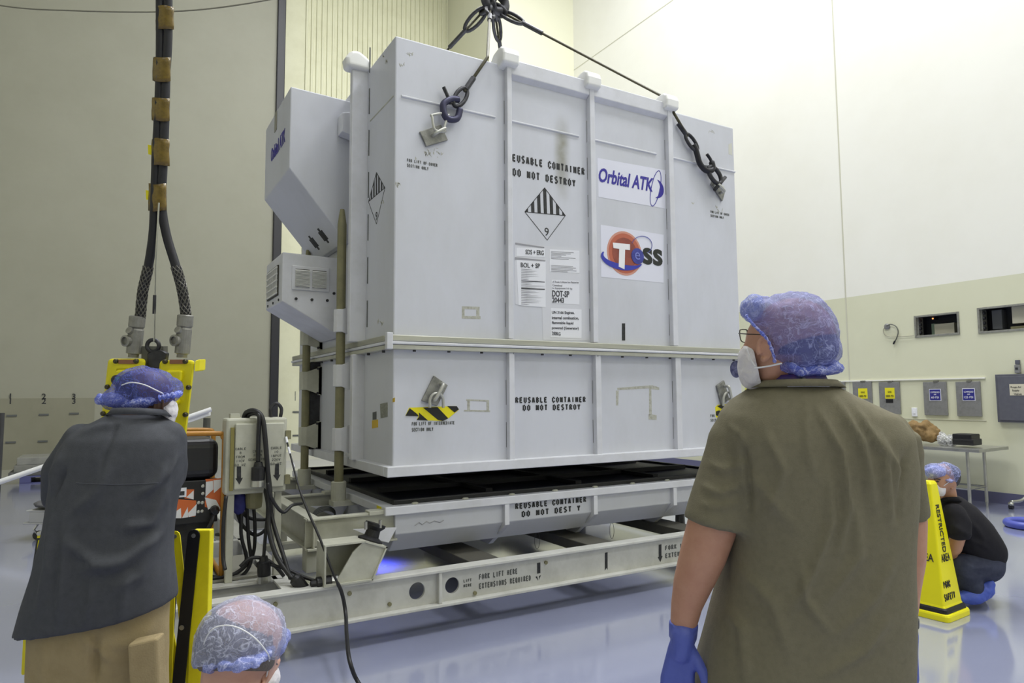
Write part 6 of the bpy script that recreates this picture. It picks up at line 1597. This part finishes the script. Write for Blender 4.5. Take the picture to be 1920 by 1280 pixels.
folds(me, [
    ([(1560, 740), (1615, 830), (1640, 960)], 7.6, 0.0135), ([(1600, 760), (1655, 850), (1672, 990)], 6.8, 0.0135), ([(1530, 760), (1578, 850), (1590, 950), (1570, 1050)], 6.8, 0.0149),
    ([(1640, 800), (1680, 880), (1690, 960)], 6.0, 0.0121), ([(1430, 800), (1470, 880), (1440, 970)], 8.5, 0.0095), ([(1400, 880), (1440, 930), (1500, 1000)], 10.2, 0.0081),
    ([(1552, 880), (1560, 980), (1520, 1080), (1480, 1150)], 8.5, 0.0121), ([(1600, 930), (1612, 1040), (1540, 1140)], 9.3, 0.0108), ([(1500, 1050), (1512, 1130), (1560, 1190)], 7.6, 0.0095),
    ([(1380, 1060), (1450, 1130), (1480, 1230)], 11.9, 0.0108), ([(1350, 1130), (1392, 1180), (1400, 1280)], 10.2, 0.0121), ([(1680, 1040), (1640, 1120), (1560, 1200)], 10.2, 0.0108), ([(1670, 1150), (1620, 1220), (1540, 1270)], 10.2, 0.0108),
    ([(1330, 870), (1360, 880), (1402, 868)], 6.8, 0.0095), ([(1318, 910), (1350, 925), (1400, 905)], 6.0, 0.0095), ([(1310, 945), (1350, 950), (1398, 942)], 5.1, 0.0068),
    ([(1395, 830), (1404, 900), (1405, 975)], 5.1, -0.0162), ([(1695, 850), (1687, 900), (1684, 975)], 5.1, -0.0135), ([(1360, 790), (1392, 818), (1403, 850)], 4.2, 0.0054), ([(1510, 740), (1514, 840), (1530, 900)], 7.6, 0.0081)], nz=.0035, nzs=7)
link_mesh('tshirt', me, OLIVE_T, R1, True)
collar([(714, 1424, 1560, .088, .0), (727, 1408, 1576, .096, .0)], 'shirt_collar', OLIVE_T, .005).build('shirt_collar', OLIVE_T, R1, smooth=True)
# trousers, shoes (below the frame)
mb = MB()
f.torso(mb, [(1310, 1335, 1668, .16, .01), (1400, 1338, 1664, .15, .01), (1450, 1345, 1660, .145, .0)])
for sx_, xx in ((-1, 1425), (1, 1585)): f.chain(mb, [(xx, 1400, 0, 86), (xx+sx_*6, 1600, .02, 66), (xx+sx_*8, 1820, .0, 56)])
me = skin(mb, .014, 4, .5); link_mesh('trousers', me, JEANS, R1, True)
for xx in (1412, 1600):
    q = f.p(xx, 1500); q = Vector((q.x, q.y, 0)); fw = Vector((_F.x, _F.y, 0)).normalized()
    mb = MB(); mb.chain([(q+Vector((0, 0, .05)), .048), (q+fw*.10+Vector((0, 0, .045)), .044), (q+fw*.19+Vector((0, 0, .036)), .034)]); mb.chain([(q+Vector((0, 0, .05)), .045), (q+Vector((0, 0, .13)), .042)])
    me = skin(mb, .012, 2); link_mesh('shoe', me, SHOE, R1, True)
# gloved hands
mb = MB()
wl = f.p(1281, 1183, .02); f.cone(mb, (1282, 1166, .018, 27.5), (1280, 1196, .02, 26), 22)
dn = (f.p(1270, 1290, .03)-f.p(1281, 1190, .02)).normalized()
hand(mb, f.p(1279, 1205, .0), dn, CR*.95-_F*.22, -_F, 1.08, .22, .5)
me = skin(mb, .0042, 3); link_mesh('glove', me, GLOVE, R1, True)
mb = MB(); f.cone(mb, (1698, 1174, .05, 21), (1699, 1200, .05, 20.5), 20)
hand(mb, f.p(1700, 1203, .05), -CU+_F*.12+CR*.02, -CR*.25+_F*.95, -CR, 1.0, .30, .5)
me = skin(mb, .0042, 3); link_mesh('glove', me, GLOVE, R1, True)
mb = MB(); f.cone(mb, (1698, 1157, .05, 23.2), (1698, 1172, .05, 22.8), 22); mb.build('wrist_band', BLKPL, R1, smooth=False)
f.tube([(1710, 1174, .02), (1708, 1200, .015), (1711, 1225, .015), (1704, 1250, .02), (1700, 1276, .02)], .0035, 'wrist_cord', CAB, R1)
mb = MB(); mb.tube([f.p(1703+4*math.cos(t*6), 1268+t*6, .02)+_F*.006*math.sin(t*6) for t in np.linspace(0, 8, 80)], .0022, 5); mb.build('wrist_cord', CAB, R1)
mb = MB(); mb.obox(f.p(1711, 1196, .015), CR*.005, _F*.004, CU*.011); mb.build('band_clip', STEEL, R1)

# ------------------------------------------------------------------ man in the charcoal shirt (left)
f = Fig(2.6)
g_ = f.p(190, 640); R2 = thing('person', (g_.x, g_.y, 0), 'person in charcoal work shirt and khaki trousers leaning at the yellow pendant', 'person')
HD = .12
mb = MB()
f.ell(mb, 272, 733, 53, 45, .078, HD, -.25); f.ell(mb, 300, 756, 26, 32, .06, HD+.04, -.2); f.ell(mb, 306, 772, 20, 22, .05, HD+.04); f.ell(mb, 318, 745, 9, 14, .04, HD+.06)
f.chain(mb, [(262, 760, HD-.01, 31), (252, 782, HD-.03, 33), (246, 805, HD-.06, 38)])
f.torso(mb, [(795, 170, 315, .09, .04), (860, 125, 325, .115, .02), (950, 112, 312, .125, 0), (1080, 92, 300, .135, -.01), (1180, 80, 300, .14, -.02)])
f.chain(mb, [(145, 840, .02, 18), (112, 890, .06, 18), (116, 932, .12, 17), (160, 930, .30, 18), (215, 880, .40, 15)])
f.chain(mb, [(318, 828, .03, 25), (325, 885, .08, 24), (318, 900, .12, 20), (300, 885, .28, 17), (290, 862, .40, 14)])
for a, b in (((135, 1170), (118, 1520)), ((245, 1160), (262, 1520))): f.chain(mb, [(a[0], a[1], -.02, 52), ((a[0]+b[0])/2, 1340, .0, 40), (b[0], b[1]-20, .02, 24)])
me = skin(mb, .011, 5); link_mesh('body', me, SKIN_D, R2, True)
ear(f, R2, 298, 760, 7.5, 15, HD-.052, -.12, SKIN_D, .02)
# hands on the pendant
for (x, y, dz, sd) in ((222, 872, .40, 1), (288, 850, .40, -1)):
    mb = MB(); hand(mb, f.p(x, y, dz), CU*.75+_F*.6+CR*.1*sd, CR*sd, _F, .95, .5, .6); me = skin(mb, .006, 2); link_mesh('hand', me, SKIN_D, R2, True)
mb = MB(); f.ell(mb, 268, 733, 52, 43, .079, HD-.0, -.25); me = skin(mb, .01, 2); cut(me, lambda p: (lambda x, y: y < 775-.15*(x-220) and x < 322)(*pj(p)[:2])); link_mesh('hair', me, HAIR_B, R2, True)
mb = MB(); f.ell(mb, 274, 729, 63, 44, .093, HD, -.18); f.ell(mb, 318, 731, 22, 24, .075, HD+.02, -.1); f.ell(mb, 240, 745, 46, 28, .098, HD-.01, .1)
me = skin(mb, .009, 3); cut(me, lambda p: (lambda x, y: y < 770-(x-225)*.17)(*pj(p)[:2])); crinkle(me, .006, 18); crinkle(me, .004, 44); link_mesh('hair_cover', me, CAPB2, R2, True)
mb = MB(); f.ell(mb, 222, 750, 36, 13, .07, HD-.03, .02); f.ell(mb, 262, 754, 38, 12, .06, HD-.045, .14); f.ell(mb, 200, 748, 15, 12, .05, HD-.03)
me = skin(mb, .007, 2); crinkle(me, .010, 22); crinkle(me, .005, 55); link_mesh('cover_hem', me, CAPF, R2, True)
f.tube([(228, 722, HD-.085), (246, 717, HD-.095), (270, 721, HD-.096), (292, 731, HD-.085), (306, 738, HD-.06)], .0024, 'mask_tie', NYL, R2)
mb = ruffle([f.p(338, 737, HD), f.p(328, 740, HD-.05), f.p(312, 743, HD-.07), f.p(298, 746, HD-.075)], .010, 5); mb.build('cover_hem', CAPF, R2, smooth=True)
mb = MB(); f.ell(mb, 316, 772, 16, 23, .05, HD+.03, -.15); f.ell(mb, 311, 786, 15, 14, .045, HD+.02); me = skin(mb, .006, 3); crinkle(me, .006, 32); link_mesh('face_mask', me, MASKM, R2, True)
f.tube([(300, 742, HD-.05), (304, 756, HD-.045), (308, 768, HD-.02)], .0025, 'mask_tie', NYL, R2)
# braided neck cord
mb = MB(); mb.tube([f.p(252+46*math.cos(t), 776-9*math.sin(t), HD-.05)+_F*(.10*math.sin(t)) for t in np.linspace(PI*1.0, PI*2.0, 30)], [.007+.0018*(i % 2) for i in range(30)], 8); mb.build('neck_cord', BLACK, R2)
# work shirt
mb = MB()
f.torso(mb, [(775, 208, 290, .085, .05), (785, 192, 306, .10, .05), (800, 162, 332, .118, .04), (818, 136, 344, .138, .03), (850, 116, 344, .15, .02), (900, 106, 336, .16, .01), (950, 100, 322, .165, 0), (1000, 92, 318, .168, -.01), (1050, 79, 318, .172, -.02, -8), (1100, 60, 322, .176, -.03, -18), (1154, 38, 326, .18, -.03, -30)], 2.4)
f.chain(mb, [(150, 822, .02, 28), (112, 884, .06, 31), (110, 930, .10, 30), (150, 945, .28, 24)])
f.chain(mb, [(316, 818, .03, 30), (324, 872, .07, 29), (322, 892, .10, 27), (318, 860, .28, 22)])
me = skin(mb, .011, 6)
folds(me, [([(222, 787), (200, 840), (184, 890)], 4, -0.010), ([(150, 815), (190, 800), (240, 792)], 6.4, 0.0114), ([(215, 870), (180, 930), (140, 960)], 11.2, 0.0190), ([(310, 870), (292, 905), (260, 930)], 7.2, 0.0228), ([(318, 900), (280, 980), (230, 990)], 9.6, 0.0266),
           ([(325, 925), (300, 1000), (220, 1060), (140, 1070)], 11.2, 0.0266), ([(120, 1010), (180, 1055), (240, 1050)], 9.6, 0.0190), ([(290, 1010), (260, 1080), (200, 1110)], 11.2, 0.0190), ([(96, 960), (92, 1060), (70, 1150)], 8.0, 0.0190), ([(130, 970), (120, 1080), (110, 1170)], 9.6, 0.0171),
           ([(240, 1080), (230, 1130), (225, 1160)], 8.0, 0.0152), ([(175, 1075), (170, 1130), (160, 1175)], 8.0, 0.0152), ([(312, 925), (318, 1010), (320, 1110)], 6.4, 0.0171), ([(335, 850), (318, 880), (304, 905)], 4.8, 0.0190), ([(118, 850), (100, 890), (104, 930)], 6.4, 0.0152), ([(100, 935), (110, 905), (122, 880)], 4.0, -0.0228)], nz=.005, nzs=6)
me_w = me.copy(); link_mesh('work_shirt', me, CHAR_T, R2, True)
SEAMC = mat('shirt_seam', srgb(80, 82, 90), .8)
mb = MB(); mb.tube(smooth_path(drape(me_w, [(x, 905+3*math.sin((x-140)/50)) for x in range(142, 304, 8)]), 3), .0014, 6); mb.build('yoke_seam', SEAMC, R2, smooth=True)
collar([(770, 205, 290, .088, .05), (782, 194, 302, .098, .05)], 'shirt_collar', CHAR_T, .006).build('shirt_collar', CHAR_T, R2, smooth=True)
mb = MB()
f.torso(mb, [(1110, 72, 312, .155, -.02), (1180, 64, 308, .16, -.02), (1260, 62, 308, .155, -.02), (1300, 70, 300, .14, -.01)])
f.chain(mb, [(122, 1180, -.02, 58), (118, 1350, 0, 52), (116, 1500, .02, 42)]); f.chain(mb, [(248, 1170, -.02, 62), (258, 1350, 0, 54), (264, 1500, .02, 42)])
me = skin(mb, .012, 3)
folds(me, [([(180, 1190), (178, 1240), (176, 1290)], 8, -.03), ([(150, 1185), (175, 1215), (220, 1240)], 8, .010), ([(290, 1160), (260, 1200), (200, 1215)], 9, .010), ([(85, 1200), (80, 1250), (84, 1300)], 9, .008)], nz=.004)
link_mesh('trousers', me, KHAKI, R2, True)
mb = MB(); mb.prism([f.p(238, 1208, -.205), f.p(294, 1196, -.165), f.p(298, 1300, -.165), f.p(242, 1308, -.205)], _F*.06); mb.build('cargo_pocket', KHAKI, R2, bevel=.01, seg=3)
for xx in (112, 268):
    q = f.p(xx, 1500, .03); q = Vector((q.x, q.y, 0)); fw = Vector((_F.x, _F.y, 0)).normalized()
    mb = MB(); mb.chain([(q+Vector((0, 0, .05)), .05), (q+fw*.11+Vector((0, 0, .046)), .045), (q+fw*.2+Vector((0, 0, .038)), .036)]); mb.chain([(q+Vector((0, 0, .06)), .045), (q+Vector((0, 0, .14)), .042)])
    me = skin(mb, .012, 2); link_mesh('shoe', me, SHOE, R2, True)

# ------------------------------------------------------------------ balding man low in the foreground
f = Fig(1.62)
g_ = f.p(440, 640); R3 = thing('person', (g_.x, g_.y, 0), 'balding person with glasses and pale hair cover, only the head showing at the bottom', 'person')
mb = MB()
f.ell(mb, 452, 1202, 76, 74, .098, .0, .15); f.ell(mb, 470, 1212, 58, 64, .08, .045, .1); f.ell(mb, 488, 1262, 26, 34, .06, .06); f.ell(mb, 512, 1246, 12, 14, .05, .09)
f.chain(mb, [(434, 1250, -.01, 52), (432, 1300, -.03, 54), (430, 1345, -.05, 62)])
f.torso(mb, [(1330, 330, 530, .085, -.05), (1370, 285, 575, .11, -.06), (1430, 275, 590, .125, -.07), (1600, 300, 580, .14, -.08), (1720, 320, 570, .14, -.08)])
f.chain(mb, [(300, 1390, -.05, 44), (290, 1520, .05, 40), (330, 1600, .25, 32)]); f.chain(mb, [(570, 1390, -.05, 44), (590, 1520, .05, 40), (560, 1600, .25, 32)])
for x in (370, 520): f.chain(mb, [(x, 1720, -.06, 70), (x, 1700, .35, 56), (x, 1900, .30, 40)])
me = skin(mb, .01, 5)
a_ = vget(me); a_[:, 2] = np.maximum(a_[:, 2], .0); vset(me, a_); link_mesh('body', me, SKIN_P, R3, True)
ear(f, R3, 496, 1258, 8, 22, -.008, -.15, SKIN_P, .03)
mb = MB(); f.ell(mb, 449, 1206, 78.5, 75, .101, -.002, .12)
me = skin(mb, .009, 2)
cut(me, lambda p: (lambda x, y: y > 1162-max(0, (470-x))*.3-max(0, x-500)*.4 and y < 1258 and x < 515)(*pj(p)[:2])); link_mesh('hair', me, HAIR_G, R3, True)
mb = MB(); f.ell(mb, 452, 1201, 83, 79.5, .108, .0, .15); f.ell(mb, 416, 1222, 50, 36, .09, -.02)
me = skin(mb, .009, 3); cut(me, lambda p: (lambda x, y: y < 1250-(x-380)*.10)(*pj(p)[:2])); crinkle(me, .005, 20); crinkle(me, .003, 50)
folds(me, [([(425, 1175), (408, 1200), (402, 1235)], 3, .004), ([(450, 1150), (430, 1180)], 3, .003), ([(440, 1180), (436, 1230)], 3, .003), ([(390, 1200), (394, 1240)], 3, .003)])
link_mesh('hair_cover', me, CAPP, R3, True)
mb = MB()
for x, y, rx, ry, dz in ((380, 1236, 17, 14, -.04), (402, 1244, 18, 12, -.08), (428, 1246, 18, 10, -.10), (455, 1243, 18, 9, -.10), (482, 1235, 17, 9, -.08), (500, 1226, 12, 10, -.05)): f.ell(mb, x, y, rx, ry, .03, dz)
me = skin(mb, .005, 2); crinkle(me, .008, 34); crinkle(me, .004, 70); link_mesh('cover_hem', me, CAPFP, R3, True)
mb = MB(); f.ell(mb, 522, 1202, 17, 24, .05, .02, .2); f.ell(mb, 512, 1212, 16, 12, .05, -.0, .4); me = skin(mb, .005, 2); crinkle(me, .008, 30); crinkle(me, .004, 60); link_mesh('cover_hem', me, CAPFP, R3, True)
f.tube([(381, 1236, -.06), (383, 1205, -.085), (398, 1180, -.10), (424, 1172, -.108), (452, 1179, -.112), (480, 1198, -.105), (500, 1222, -.085), (505, 1234, -.06)], .0017, 'mask_tie', NYL, R3)
f.tube([(505, 1232, -.05), (503, 1250, -.03), (498, 1275, .0)], .002, 'mask_tie', NYL, R3)
mb = MB(); f.ell(mb, 506, 1278, 15, 26, .055, .075, -.15); me = skin(mb, .006, 2); crinkle(me, .004, 34); link_mesh('face_mask', me, MASKM, R3, True)
f.tube([(507, 1229, -.02), (512, 1236, .03), (519, 1247, .09), (511, 1260, .12)], .0028, 'spectacles', BLKPL, R3, 5, 6); f.tube([(508, 1244, .10), (519, 1247, .09)], .0022, 'spectacles', BLKPL, R3, 3, 6)
mb = MB()
f.torso(mb, [(1322, 352, 512, .095, -.05), (1345, 300, 560, .118, -.06), (1380, 268, 592, .14, -.06), (1450, 262, 604, .155, -.07), (1600, 288, 592, .165, -.08), (1740, 305, 585, .165, -.08)])
f.chain(mb, [(300, 1390, -.05, 52), (286, 1520, .05, 48)]); f.chain(mb, [(572, 1390, -.05, 52), (594, 1520, .05, 48)])
me = skin(mb, .012, 4); link_mesh('shirt', me, mat('navy_shirt', srgb(52, 56, 74), .8), R3, True)
mb = MB()
for x in (370, 520): f.chain(mb, [(x, 1725, -.06, 84), (x, 1705, .36, 66), (x, 1900, .30, 52), (x, 1950, -.05, 48)])
me = skin(mb, .014, 3); a_ = vget(me); a_[:, 2] = np.maximum(a_[:, 2], .001); vset(me, a_); link_mesh('trousers', me, GREYP_T, R3, True)

# ------------------------------------------------------------------ crouching man in black beyond the cone
f = Fig(5.25)
g_ = onZ(1832, 1134, 0); R4 = thing('person', (g_.x, g_.y, 0), 'person in a black shirt and blue shoe covers crouching behind the yellow cone', 'person')
mb = MB()
f.ell(mb, 1770, 896, 25, 27, .078, .0, .1); f.ell(mb, 1757, 905, 16, 24, .066, -.02); f.ell(mb, 1757, 922, 13, 14, .055, -.02); f.ell(mb, 1745, 908, 5, 6, .02, -.05)
f.chain(mb, [(1776, 915, .02, 14), (1780, 938, .03, 14), (1786, 955, .03, 18)])
f.chain(mb, [(1792, 964, .03, 28), (1812, 1000, .03, 32), (1832, 1034, .03, 30)])
f.chain(mb, [(1790, 968, -.10, 14), (1797, 1002, -.12, 13), (1790, 1028, -.10, 12), (1772, 1042, -.02, 10), (1752, 1046, .05, 9)])
f.chain(mb, [(1800, 965, .18, 16), (1782, 1000, .22, 15), (1766, 1030, .18, 12), (1752, 1042, .12, 9)])
f.chain(mb, [(1846, 1052, -.03, 24), (1800, 1060, -.06, 19), (1806, 1072, -.06, 18), (1826, 1112, -.06, 12)]); f.chain(mb, [(1848, 1052, .14, 26), (1800, 1050, .22, 20), (1822, 1108, .2, 12)])
me = skin(mb, .014, 4); link_mesh('body', me, SKIN_M, R4, True)
ear(f, R4, 1784, 908, 4, 7.5, -.06, .1, SKIN_M, .02)
for yy2, nm, m_ in ((899.5, 'eyebrow', HAIR_D),): f.tube([(1751, yy2-1.5, -.082), (1757, yy2-2, -.09), (1763, yy2-.5, -.088)], .004, nm, m_, R4, 3, 6)
for x in (1758,):
    mb = MB(); f.ell(mb, x, 902.5, 2.6, 1.4, .006, -.086); mb.build('eye', mat('dark_eye', srgb(40, 30, 26), .3), R4, smooth=True)
mb = MB(); f.ell(mb, 1775, 893, 24, 25, .082, .01); me = skin(mb, .012, 2); cut(me, lambda p: (lambda x, y: x > 1766 and y < 912)(*pj(p)[:2])); link_mesh('hair', me, HAIR_D, R4, True)
mb = MB(); f.ell(mb, 1774, 889, 24, 23, .092, .01); f.ell(mb, 1752, 882, 17, 13, .085, -.01, .2)
me = skin(mb, .012, 3); cut(me, lambda p: (lambda x, y: y < 893+(x-1735)*.18 and y < 912)(*pj(p)[:2])); crinkle(me, .008, 20); link_mesh('hair_cover', me, veil('grey_blue_hair_cover', srgb(140, 150, 206), .4, .85, 22), R4, True)
mb = MB(); f.ell(mb, 1752, 884, 18, 12, .08, -.03, .12); f.ell(mb, 1776, 899, 9, 5, .06, -.06); me = skin(mb, .01, 2); crinkle(me, .012, 20); link_mesh('cover_hem', me, CAPFP, R4, True)
mb = MB(); f.ell(mb, 1757, 918, 15, 14, .06, -.03, .1); f.ell(mb, 1750, 913, 10, 10, .05, -.04); me = skin(mb, .01, 3); crinkle(me, .004, 30); link_mesh('face_mask', me, MASKM, R4, True)
f.tube([(1769, 911, -.08), (1777, 905, -.08), (1783, 901, -.07)], .003, 'mask_tie', NYL, R4, 3, 6)
mb = MB()
f.chain(mb, [(1790, 958, .03, 30), (1800, 975, .03, 39), (1820, 1004, .03, 43), (1838, 1026, .03, 40), (1846, 1034, .03, 37)])
f.chain(mb, [(1782, 950, .02, 20), (1776, 962, .0, 22)])
f.chain(mb, [(1790, 964, -.10, 20)]+[(1795, 990, -.13, 22)]); f.cone(mb, (1792, 975, -.11, 21), (1796, 1004, -.14, 22)); f.chain(mb, [(1802, 960, .17, 20), (1788, 992, .21, 20)])
me = skin(mb, .014, 5); folds(me, [([(1800, 960), (1830, 990), (1850, 1020)], 5, .012), ([(1810, 1010), (1840, 1020), (1860, 1034)], 4, .012), ([(1785, 985), (1810, 1000), (1830, 1025)], 5, .010)], nz=.006); link_mesh('tshirt', me, BLACK_T, R4, True)
collar([(936, 1765, 1798, .07, .02), (944, 1760, 1803, .08, .02)], 'shirt_collar', BLACK_T, .006).build('shirt_collar', BLACK_T, R4, smooth=True)
mb = MB()
f.chain(mb, [(1838, 1034, .03, 35), (1848, 1048, .03, 33), (1850, 1060, -.02, 30), (1800, 1064, -.07, 24), (1806, 1074, -.07, 24), (1822, 1100, -.07, 20)]); f.chain(mb, [(1848, 1054, .12, 30), (1796, 1054, .22, 24), (1806, 1090, .2, 20), (1830, 1106, .16, 18)])
me = skin(mb, .015, 4); folds(me, [([(1800, 1052), (1830, 1066), (1860, 1062)], 4, .012), ([(1795, 1075), (1820, 1085), (1845, 1080)], 4, .012)], nz=.006); link_mesh('trousers', me, JEANS, R4, True)
SCOV = mat('blue_shoe_cover', srgb(74, 96, 196), .5, bump=.4, bump_scale=40)
for pts in ([(1800, 1120, -.12, 10), (1826, 1118, -.10, 15), (1846, 1106, -.08, 16), (1852, 1096, -.08, 13)], [(1792, 1112, .16, 9), (1816, 1108, .18, 14), (1836, 1102, .18, 14)]):
    mb = MB(); f.chain(mb, pts); me = skin(mb, .011, 2); crinkle(me, .008, 18); a_ = vget(me); a_[:, 2] = np.maximum(a_[:, 2], .002); vset(me, a_); link_mesh('shoe_cover', me, SCOV, R4, True)
for x, y, dz in ((1748, 1047, .06), (1748, 1042, .12)):
    mb = MB(); hand(mb, f.p(x, y, dz), -CR*.85-CU*.4, CU+_F*.2, -_F, .95, .4, .5); me = skin(mb, .006, 2); link_mesh('hand', me, SKIN_M, R4, True)
